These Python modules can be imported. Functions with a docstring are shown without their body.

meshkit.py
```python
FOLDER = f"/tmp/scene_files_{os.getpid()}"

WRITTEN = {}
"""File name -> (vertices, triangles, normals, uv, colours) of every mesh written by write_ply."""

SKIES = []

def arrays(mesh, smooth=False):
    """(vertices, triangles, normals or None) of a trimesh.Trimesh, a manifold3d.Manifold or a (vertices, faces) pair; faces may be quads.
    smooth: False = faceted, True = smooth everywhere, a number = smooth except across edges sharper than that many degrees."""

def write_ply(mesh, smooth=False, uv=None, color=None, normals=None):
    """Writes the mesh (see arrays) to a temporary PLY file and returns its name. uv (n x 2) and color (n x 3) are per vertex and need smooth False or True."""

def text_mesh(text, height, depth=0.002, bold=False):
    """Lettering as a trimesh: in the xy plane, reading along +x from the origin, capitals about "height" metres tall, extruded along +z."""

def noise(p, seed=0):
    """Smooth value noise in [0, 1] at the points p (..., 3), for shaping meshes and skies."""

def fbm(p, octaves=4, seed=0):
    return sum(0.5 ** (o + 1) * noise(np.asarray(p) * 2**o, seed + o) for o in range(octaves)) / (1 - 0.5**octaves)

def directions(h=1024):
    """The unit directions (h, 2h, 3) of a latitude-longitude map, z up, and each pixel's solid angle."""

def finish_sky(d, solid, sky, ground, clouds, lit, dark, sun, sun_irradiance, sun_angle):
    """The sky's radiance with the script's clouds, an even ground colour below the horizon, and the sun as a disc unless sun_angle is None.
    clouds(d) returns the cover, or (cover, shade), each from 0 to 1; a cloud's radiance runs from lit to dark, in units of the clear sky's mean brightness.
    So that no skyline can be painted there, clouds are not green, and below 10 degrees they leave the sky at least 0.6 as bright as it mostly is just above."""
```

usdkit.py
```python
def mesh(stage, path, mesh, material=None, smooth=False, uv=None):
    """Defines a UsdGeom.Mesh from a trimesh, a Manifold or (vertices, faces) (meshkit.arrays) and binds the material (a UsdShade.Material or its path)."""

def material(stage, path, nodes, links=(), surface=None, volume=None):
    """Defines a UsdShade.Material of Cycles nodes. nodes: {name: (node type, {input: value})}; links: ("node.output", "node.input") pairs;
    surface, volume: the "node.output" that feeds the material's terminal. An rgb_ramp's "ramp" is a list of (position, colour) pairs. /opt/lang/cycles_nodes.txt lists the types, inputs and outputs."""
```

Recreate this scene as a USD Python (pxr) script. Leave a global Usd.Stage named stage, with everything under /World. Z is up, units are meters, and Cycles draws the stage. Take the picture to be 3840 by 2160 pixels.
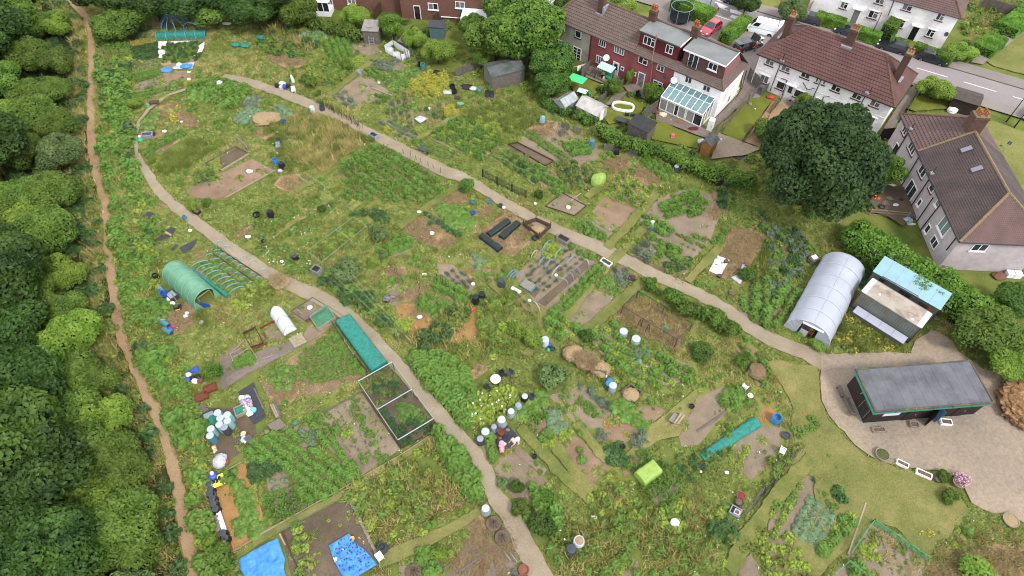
from math import cos,sin,pi,atan2,hypot,radians,degrees,copysign,ceil
import numpy as np,trimesh,manifold3d,shapely.geometry as sg,usdkit,meshkit
from pxr import Usd,UsdGeom,UsdLux,UsdShade,Sdf,Gf,Vt
norm=np.linalg.norm
stage=Usd.Stage.CreateInMemory()
UsdGeom.SetStageUpAxis(stage,"Z")
world=UsdGeom.Xform.Define(stage,"/World")
UsdGeom.Scope.Define(stage,"/World/Looks")
FPX,cY,dH=2420.,radians(53.4),53.
FW=np.array([0,cos(cY),-sin(cY)]);UP=np.array([0,sin(cY),cos(cY)])
cam=UsdGeom.Camera.Define(stage,"/World/camera")
cam.CreateHorizontalApertureAttr(36.);cam.CreateFocalLengthAttr(36.*FPX/3840)
cam.AddTransformOp().Set(Gf.Matrix4d(*[float(q)for q in(1,0,0,0,0,*UP[1:],0,0,*(-FW)[1:],0,0,0,dH,1)]))
cam.CreateClippingRangeAttr(Gf.Vec2f(1,3000))
cam.CreateExposureAttr(1.35)
dF,dE=radians(138),radians(50)
dW,db,SKY=.4,12.,.115
sun=UsdLux.DistantLight.Define(stage,"/World/sun")
sun.CreateIntensityAttr(dW);sun.CreateAngleAttr(db);sun.CreateNormalizeAttr(True);sun.CreateColorAttr(Gf.Vec3f(1,.965,.91))
sun.AddRotateXYZOp().Set(Gf.Vec3f(90-degrees(dE),0,180-degrees(dF)))
eK=UsdLux.DomeLight.Define(stage,"/World/sky")
eD=usdkit.material(stage,"/World/Looks/sky_look",{"s":("sky_texture",{"sky_type":"single_scattering","sun_disc":False,"sun_elevation":dE,"sun_rotation":dF}),"tc":("texture_coordinate",{}),"n":("noise_texture",{"scale":2.2,"detail":5.,"roughness":.6}),"r":("rgb_ramp",{"ramp":[(0.,(.80,.80,.80)),(.55,(.86,.86,.86)),(.8,(.6,.6,.6))]}),"cl":("rgb_ramp",{"ramp":[(.25,(5.6,5.8,6.2)),(.75,(8.6,8.6,8.7))]}),"m":("mix",{}),"b":("background_shader",{"strength":SKY})},[("tc.generated","n.vector"),("n.fac","r.fac"),("n.fac","cl.fac"),("r.color","m.fac"),("s.color","m.color1"),("cl.color","m.color2"),("m.color","b.color")],surface="b.background")
UsdShade.MaterialBindingAPI.Apply(eK.GetPrim()).Bind(eD)
S=3840/2576
def at(x,y,z=0.):
 """The point of the plane at height z that lies on the line of sight through a point of the photograph."""
 d=FW*FPX+np.array([1.,0,0])*(x*S-1920)+UP*(1080-y*S)
 return np.array([0,0,dH])+(z-dH)/d[2]*d
def c(i,j,x,y):return(644*i+x/3,483*j+y/3)
def g6(x,y):return at((740+.3311*x)/S,(1680+.3311*y)/S)
def A(i,j,x,y,z=0.):return at(*c(i,j,x,y),z)
def lin(v):v=v/255.;return v/12.92 if v<.04045 else((v+.055)/1.055)**2.4
def C(r,g,b,k=.45):return tuple(min(.8,lin(v)*k)for v in(r,g,b))
d4={}
def bj(name,parent=None):
 base=(str(parent.GetPath())if parent is not None else "/World")+"/"+name
 n=d4.get(base,0);d4[base]=n+1
 return base if n==0 else f"{base}_{n:03d}"
def cd(p,label=None,cat=None,group=None,kind=None):
 for k,v in(("label",label),("category",cat),("group",group),("kind",kind)):
  if v:p.SetCustomDataByKey(k,v)
 return p
def thing(name,label,cat,loc=None,rz=0.,group=None,sc=None):
 x=UsdGeom.Xform.Define(stage,bj(name))
 if loc is not None:x.AddTranslateOp().Set(Gf.Vec3d(*map(float,loc)))
 if rz:x.AddRotateZOp().Set(degrees(rz))
 if sc is not None:x.AddScaleOp().Set(Gf.Vec3f(*([sc]*3 if np.ndim(sc)==0 else sc)))
 return cd(x.GetPrim(),label,cat,group)
cv={}
def cT(name,dC):
 """A class prim that holds the parts of a repeated thing; copies reference it."""
 if name not in cv:
  p=stage.CreateClassPrim("/World/kinds" if False else f"/kind_{name}")
  p.SetTypeName("Xform");dC(p);cv[name]=p
 return cv[name]
def copy(kind,name,label,cat,loc,rz=0.,group=None,sc=None):
 t=thing(name,label,cat,loc,rz,group,sc)
 t.GetReferences().AddInternalReference(cv[kind].GetPath());t.SetInstanceable(True)
 return t
class MB:
 """Collects shapes that become one mesh."""
 def __init__(s):s.v,s.f,s.n=[],[],0
 def add(s,v,f):
  v=np.asarray(v,float).reshape(-1,3);f=np.asarray(f,int)
  if f.shape[1]==4:f=np.vstack([f[:,[0,1,2]],f[:,[0,2,3]]])
  s.v.append(v);s.f.append(f+s.n);s.n+=len(v);return s
 def tm(s,m):
  if hasattr(m,"to_mesh"):
   q=m.to_mesh();return s.add(q.vert_properties[:,:3],q.tri_verts)
  return s.add(m.vertices,m.faces)
 def quad(s,a,b,c_,d):return s.add([a,b,c_,d],[[0,1,2,3]])
 def poly(s,pts):
  pts=np.asarray(pts,float);k=len(pts)
  return s.add(pts,[[0,i,i+1]for i in range(1,k-1)])
 def hexa(s,p):
  return s.add(p,[[3,2,1,0],[4,5,6,7],[0,1,5,4],[1,2,6,5],[2,3,7,6],[3,0,4,7]])
 def box(s,x0,y0,z0,x1,y1,z1):
  return s.hexa([(x0,y0,z0),(x1,y0,z0),(x1,y1,z0),(x0,y1,z0),(x0,y0,z1),(x1,y0,z1),(x1,y1,z1),(x0,y1,z1)])
 def obox(s,o,e,d,u):
  o,e,d,u=map(np.asarray,(o,e,d,u))
  return s.hexa([o,o+e,o+e+d,o+d,o+u,o+e+u,o+e+d+u,o+d+u])
 def bar(s,a,b,w,h=None):
  a,b=np.asarray(a,float),np.asarray(b,float);h=h or w
  t=(b-a)/(norm(b-a)+1e-9)
  x=np.cross(t,[0,0,1.])if abs(t[2])<.95 else np.array([1.,0,0]);x/=norm(x);y=np.cross(x,t)
  o=a-x*w/2-y*h/2
  return s.hexa([o,o+x*w,o+x*w+y*h,o+y*h,o+b-a,o+x*w+b-a,o+x*w+y*h+b-a,o+y*h+b-a])
 def tube(s,pts,r,sides=6):
  p=np.asarray(pts,float);n=len(p);r=np.broadcast_to(r,n)
  t=np.gradient(p,axis=0);t/=norm(t,axis=1,keepdims=True)+1e-12
  a=np.cross(t,np.where(np.abs(t[:,2:])<.9,[0,0,1.],[1.,0,0]));a/=norm(a,axis=1,keepdims=True)+1e-12
  b=np.cross(t,a);g=np.arange(sides)*2*np.pi/sides
  v=p[:,None]+r[:,None,None]*(np.cos(g)[None,:,None]*a[:,None]+np.sin(g)[None,:,None]*b[:,None])
  f=[[i*sides+j,i*sides+(j+1)%sides,(i+1)*sides+(j+1)%sides,(i+1)*sides+j]for i in range(n-1)for j in range(sides)]
  s.add(v.reshape(-1,3),f)
  return s.add(np.vstack([v[0],v[-1]]),[[0,i+1,i]for i in range(1,sides-1)]+[[sides,sides+i,sides+i+1]for i in range(1,sides-1)])
 def lathe(s,bV,o=(0,0,0),n=14,ax=None,cap=True):
  """prof: (radius, height) pairs from the bottom up."""
  g=np.arange(n)*2*np.pi/n;k=len(bV)
  v=np.array([[r*np.cos(q),r*np.sin(q),z]for r,z in bV for q in g])
  if ax is not None:v=v@trimesh.geometry.align_vectors([0,0,1],ax)[:3,:3].T
  f=[[i*n+j,i*n+(j+1)%n,(i+1)*n+(j+1)%n,(i+1)*n+j]for i in range(k-1)for j in range(n)]
  s.add(v+np.asarray(o),f)
  if cap:s.add(np.vstack([v[:n],v[-n:]])+np.asarray(o),[[0,i+1,i]for i in range(1,n-1)]+[[n,n+i,n+i+1]for i in range(1,n-1)])
  return s
 def eM(s,pts,z0,z1):
  p=sg.Polygon(np.asarray(pts)[:,:2]).buffer(0)
  m=trimesh.creation.extrude_polygon(p,z1-z0,engine="earcut");m.apply_translation([0,0,z0]);return s.tm(m)
 def mesh(s):return np.vstack(s.v),np.vstack(s.f)
 def b(s,name,mat,parent=None,smooth=False,**k):
  p=usdkit.mesh(stage,bj(name,parent),s.mesh(),mat,smooth=smooth).GetPrim()
  return cd(p,**k)if k else p
def bG(name,mb,mat,label,cat,group=None,smooth=False,kind=None):return mb.b(name,mat,None,smooth,label=label,cat=cat,group=group,kind=kind)
a4={}
def M(name,col,col2=None,scale=3.,rough=.8,bump=0.,bscale=None,spec=.3,metal=0.,obj=False,island=0.,rnd=0.,alpha=1.,detail=5.,lo=.35,hi=.65,dirt=None,dscale=.7,coat=0.):
 if name in a4:return a4[name]
 n={"tc":("texture_coordinate",{}),"g":("geometry",{}),"n":("noise_texture",{"scale":scale,"detail":detail,"roughness":.62}),"r":("rgb_ramp",{"ramp":[(lo,col),(hi,col2 or col)]}),"p":("principled_bsdf",{"roughness":rough,"specular_ior_level":spec,"metallic":metal,"alpha":alpha,"coat_weight":coat})}
 src="tc.object" if obj else "g.position"
 l=[(src,"n.vector"),("n.fac","r.fac")];out="r.color"
 if dirt:
  n["dn"]=("noise_texture",{"scale":dscale,"detail":6.,"roughness":.65});n["dr"]=("rgb_ramp",{"ramp":[(.48,(0,0,0)),(.66,(1,1,1))]});n["dm"]=("mix",{"color2":dirt})
  l+=[(src,"dn.vector"),("dn.fac","dr.fac"),("dr.color","dm.fac"),(out,"dm.color1")];out="dm.color"
 if island or rnd:
  n["oi"]=("object_info",{});n["mr"]=("map_range",{"from_min":0.,"from_max":1.,"to_min":1-(island or rnd),"to_max":1+(island or rnd)});n["h"]=("hsv",{})
  l+=[("g.random_per_island" if island else "oi.random","mr.value"),("mr.result","h.value"),(out,"h.color")];out="h.color"
  if island and rnd:
   n["mr2"]=("map_range",{"from_min":0.,"from_max":1.,"to_min":1-rnd,"to_max":1+rnd});n["h2"]=("hsv",{})
   l+=[("oi.random","mr2.value"),("mr2.result","h2.value"),(out,"h2.color")];out="h2.color"
 l.append((out,"p.base_color"))
 if bump:
  n["bn"]=("noise_texture",{"scale":bscale or scale*4,"detail":4.});n["b"]=("bump",{"strength":min(1.,bump),"distance":.05})
  l+=[(src,"bn.vector"),("bn.fac","b.height"),("b.normal","p.normal")]
 a4[name]=usdkit.material(stage,f"/World/Looks/{name}",n,l,surface="p.BSDF");return a4[name]
def bc(name,c1,c2,scale=1.,isl=.35,rnd=.12,trans=.4,rough=.5):
 """Leaves: colour drifts through the plant, differs from leaf to leaf and from plant to plant."""
 if name in a4:return a4[name]
 c1,c2=[np.minimum(.8,np.array(q)*[1.,1.08,1.1])for q in(c1,c2)]
 n={"tc":("texture_coordinate",{}),"g":("geometry",{}),"oi":("object_info",{}),"n":("noise_texture",{"scale":scale,"detail":3.}),"r":("rgb_ramp",{"ramp":[(.35,c1),(.65,c2)]}),"mi":("map_range",{"to_min":1-isl,"to_max":1+isl}),"mo":("map_range",{"to_min":1-rnd,"to_max":1+rnd}),"mh":("map_range",{"to_min":.5-rnd*.05,"to_max":.5+rnd*.05}),"h":("hsv",{}),"h2":("hsv",{}),"p":("principled_bsdf",{"roughness":rough,"specular_ior_level":.25}),"t":("translucent_bsdf",{}),"x":("mix_closure",{"fac":trans})}
 l=[("tc.object","n.vector"),("n.fac","r.fac"),("r.color","h.color"),("g.random_per_island","mi.value"),("mi.result","h.value"),("h.color","h2.color"),("oi.random","mo.value"),("mo.result","h2.value"),("oi.random","mh.value"),("mh.result","h2.hue"),("h2.color","p.base_color"),("h2.color","t.color"),("p.BSDF","x.closure1"),("t.BSDF","x.closure2")]
 a4[name]=usdkit.material(stage,f"/World/Looks/{name}",n,l,surface="x.closure");return a4[name]
def PANE(name,tint,ior=1.45,r=.03):
 if name in a4:return a4[name]
 a4[name]=usdkit.material(stage,f"/World/Looks/{name}",{"f":("fresnel",{"IOR":ior}),"t":("transparent_bsdf",{"color":tint}),"g":("glossy_bsdf",{"roughness":r,"color":(.9,.9,.9)}),"x":("mix_closure",{})},[("f.fac","x.fac"),("t.BSDF","x.closure1"),("g.BSDF","x.closure2")],surface="x.closure");return a4[name]
rng=np.random.default_rng(7)
def ev(poly,step):
 out=[]
 for a,b in zip(poly,np.roll(poly,-1,0)):
  k=max(1,int(norm(b-a)/step));out+=[a+(b-a)*t/k for t in range(k)]
 return np.array(out)
cA=[.004]
bI=[]
def sheet(name,pts,mat,rag=.25,step=.4,z=None,kind="structure",label=None,cat=None,seed=0,dR=0.):
 """A flat irregular patch of ground, each patch a little above the last."""
 p=ev(np.array([q[:2]for q in pts]),step)
 if rag:
  e=np.roll(p,-1,0)-np.roll(p,1,0);nrm=np.stack([e[:,1],-e[:,0]],1);nrm/=norm(nrm,axis=1,keepdims=True)+1e-9
  q=np.c_[p*1.1,np.full(len(p),seed+.5)]
  p=p+nrm*((meshkit.fbm(q,3,seed)-.5)*2*rag)[:,None]
 g=sg.Polygon(p).buffer(0)
 if g.geom_type!="Polygon":g=max(g.geoms,key=lambda x:x.area)
 if z is None:z=cA[0];cA[0]+=.004
 bI.append((name,g))
 v,f=trimesh.creation.triangulate_polygon(g,engine="earcut")
 if np.cross(v[f[0][1]]-v[f[0][0]],v[f[0][2]]-v[f[0][0]])<0:f=f[:,::-1]
 return MB().add(np.c_[v,np.full(len(v),z)],f).b(name,mat,None,False,kind=kind,label=label,cat=cat)
def cj(line,width):
 """The outline of a band along a line."""
 return np.array(sg.LineString([q[:2]for q in line]).buffer(width/2,cap_style=2,join_style=1).exterior.coords)[:-1]
def FL(*xy):return[at(*q)for q in xy]
def by(p,nrm,size,rg,up=.0,long=1.6):
 """Leaf-sized diamonds at the points p, facing about along nrm."""
 n=len(p);size=np.broadcast_to(size,n)
 m=nrm+rg.normal(0,.55,(n,3))+[0,0,up];m/=norm(m,axis=1,keepdims=True)
 a=np.cross(m,rg.normal(0,1,(n,3)));a/=norm(a,axis=1,keepdims=True);b=np.cross(m,a)
 L,W=(size*.5*long*rg.uniform(.7,1.3,n))[:,None],(size*.5*rg.uniform(.7,1.3,n))[:,None]
 v=np.stack([p-a*L,p+b*W+m*W*.3,p+a*L,p-b*W+m*W*.3],1).reshape(-1,3)
 i=np.arange(n)[:,None]*4
 return v,np.vstack([i+[0,1,2],i+[0,2,3]])
def et(center,radii,k,rg,spread=.75,sub=.45):
 """Sub-lobes of a crown: (centre, radius) pairs."""
 d=rg.normal(0,1,(k,3));d[:,2]=np.abs(d[:,2])*.9-.15;d/=norm(d,axis=1,keepdims=True)
 return np.asarray(center)+d*np.asarray(radii)*spread*rg.uniform(.7,1.05,(k,1)),np.mean(radii)*sub*rg.uniform(.65,1.25,k)
def bm(cs,rs,n,size,rg,bo=.25):
 w=rs**2;dX=rg.choice(len(cs),n,p=w/w.sum())
 d=rg.normal(0,1,(n,3));d[:,2]+=.35;d/=norm(d,axis=1,keepdims=True)
 rad=rs[dX]*np.where(rg.random(n)<bo,rg.uniform(.5,.95,n),rg.uniform(.9,1.12,n))
 p=cs[dX]+d*rad[:,None]
 a8=np.min(norm(p[:,None]-cs[None],axis=2)/rs[None],axis=1)
 c8=a8>.72
 return by(p[c8],d[c8],size*rg.uniform(.7,1.35,c8.sum()),rg)
def aj(name,da,scale=.35,fine=9.,bump=.6,island=0):
 n={"g":("geometry",{}),"n1":("noise_texture",{"scale":scale,"detail":6.,"roughness":.6}),"n2":("noise_texture",{"scale":fine,"detail":6.,"roughness":.75}),"n3":("noise_texture",{"scale":scale*.22,"detail":3.}),"m":("mix",{"fac":.42}),"m3":("mix",{"fac":.3}),"r":("rgb_ramp",{"ramp":da}),"v":("map_range",{"from_min":.25,"from_max":.75,"to_min":.72,"to_max":1.28}),"h":("hsv",{}),"b":("bump",{"strength":bump,"distance":.12}),"p":("principled_bsdf",{"roughness":.95,"specular_ior_level":.1})}
 l=[("g.position","n1.vector"),("g.position","n2.vector"),("g.position","n3.vector"),("n1.color","m.color1"),("n2.color","m.color2"),("m.color","m3.color1"),("n3.color","m3.color2"),("m3.color","r.fac"),("r.color","h.color"),("n2.fac","v.value"),("v.result","h.value"),("h.color","p.base_color"),("n2.fac","b.height"),("b.normal","p.normal")]
 a4[name]=usdkit.material(stage,f"/World/Looks/{name}",n,l,surface="p.BSDF");return a4[name]
dQ=aj("rough_grass",[(.34,C(62,78,34,.62)),(.44,C(92,108,48,.62)),(.52,C(120,128,64,.62)),(.6,C(150,145,85,.62)),(.68,C(176,158,110,.62))])
bS=aj("mown_grass",[(.34,C(84,96,48,.62)),(.45,C(112,116,64,.62)),(.54,C(138,132,82,.62)),(.62,C(166,150,108,.62)),(.72,C(186,166,126,.62))],.5,7.,.4)
dO=aj("track_grass",[(.36,C(80,94,44,.62)),(.48,C(112,118,62,.62)),(.58,C(140,134,82,.62)),(.68,C(176,158,114,.62))],.8,7.,.5)
cX=aj("yellow_lawn",[(.36,C(124,136,66,.38)),(.5,C(160,162,92,.38)),(.64,C(188,178,118,.38))],.4,6.,.3)
bw=aj("garden_lawn",[(.36,C(106,120,44,.38)),(.5,C(140,148,62,.38)),(.64,C(168,166,82,.38))],.6,9.,.3)
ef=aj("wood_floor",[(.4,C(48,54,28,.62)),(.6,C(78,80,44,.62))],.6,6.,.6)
ai=aj("soil",[(.36,C(116,102,86,.55)),(.48,C(150,134,114,.55)),(.58,C(170,152,130,.55)),(.68,C(192,174,152,.55))],.8,11.,.8)
aM=aj("dark_soil",[(.38,C(104,90,74,.5)),(.52,C(130,114,96,.5)),(.66,C(154,136,114,.5))],.9,11.,.9)
aL=aj("red_soil",[(.38,C(130,106,86,.55)),(.52,C(162,136,112,.55)),(.66,C(188,162,136,.55))],.8,11.,.9)
ag=aj("dry_straw",[(.36,C(150,122,84,.54)),(.5,C(188,158,116,.54)),(.64,C(216,190,148,.54))],.9,14.,.9)
bT=aj("wood_chips",[(.36,C(146,104,62,.54)),(.5,C(186,140,90,.54)),(.64,C(208,166,114,.54))],1.,16.,.9)
ce=aj("path_concrete",[(.34,C(128,116,92)),(.43,C(172,156,132)),(.55,C(190,174,150)),(.66,C(214,198,176))],.7,9.,.5)
dw=aj("yard_concrete",[(.34,C(146,134,122,.46)),(.45,C(174,158,140,.46)),(.54,C(192,172,148,.46)),(.66,C(212,188,158,.46))],.16,4.,.3)
dy=aj("trodden_dirt",[(.34,C(150,122,92,.5)),(.47,C(184,152,118,.5)),(.58,C(200,170,136,.5)),(.68,C(212,186,152,.5))],.7,8.,.6)
eg=aj("asphalt",[(.36,C(156,148,148)),(.5,C(170,160,160)),(.64,C(184,174,172))],.12,9.,.2)
bA=aj("pavement_grey",[(.36,C(150,140,136)),(.5,C(166,156,150)),(.64,C(182,170,162))],.3,8.,.2)
aV=aj("garden_paving",[(.36,C(124,110,102)),(.5,C(150,136,126)),(.64,C(170,158,146))],.5,6.,.3)
G=420.
MB().quad((-G,-G,0),(G,-G,0),(G,G,0),(-G,G,0)).b("ground",dQ,kind="structure")
def poly(i,j,pts):return[A(i,j,x,y)for x,y in np.reshape(pts,(-1,2))]
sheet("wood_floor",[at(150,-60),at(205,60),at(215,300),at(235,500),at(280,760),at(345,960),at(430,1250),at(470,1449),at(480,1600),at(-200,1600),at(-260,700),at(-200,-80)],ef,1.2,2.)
dirt=FL((150,-60),(174,0),(197,20),(218,43),(229,77),(231,133),(230,200),(228,267),(229,333),(233,383),(243,433),(258,483),(267,513),(272,566),(273,633),(280,696),(290,750),(297,806),(309,860),(334,906),(354,950),(365,986),(391,1033),(417,1099),(434,1166),(447,1216),(455,1266),(464,1333),(480,1399),(489,1449),(500,1530))
sheet("dirt_path",cj(dirt,.95),dy,.24,.3)
SOIL,eN,CHIP=ai,ag,bT
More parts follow.
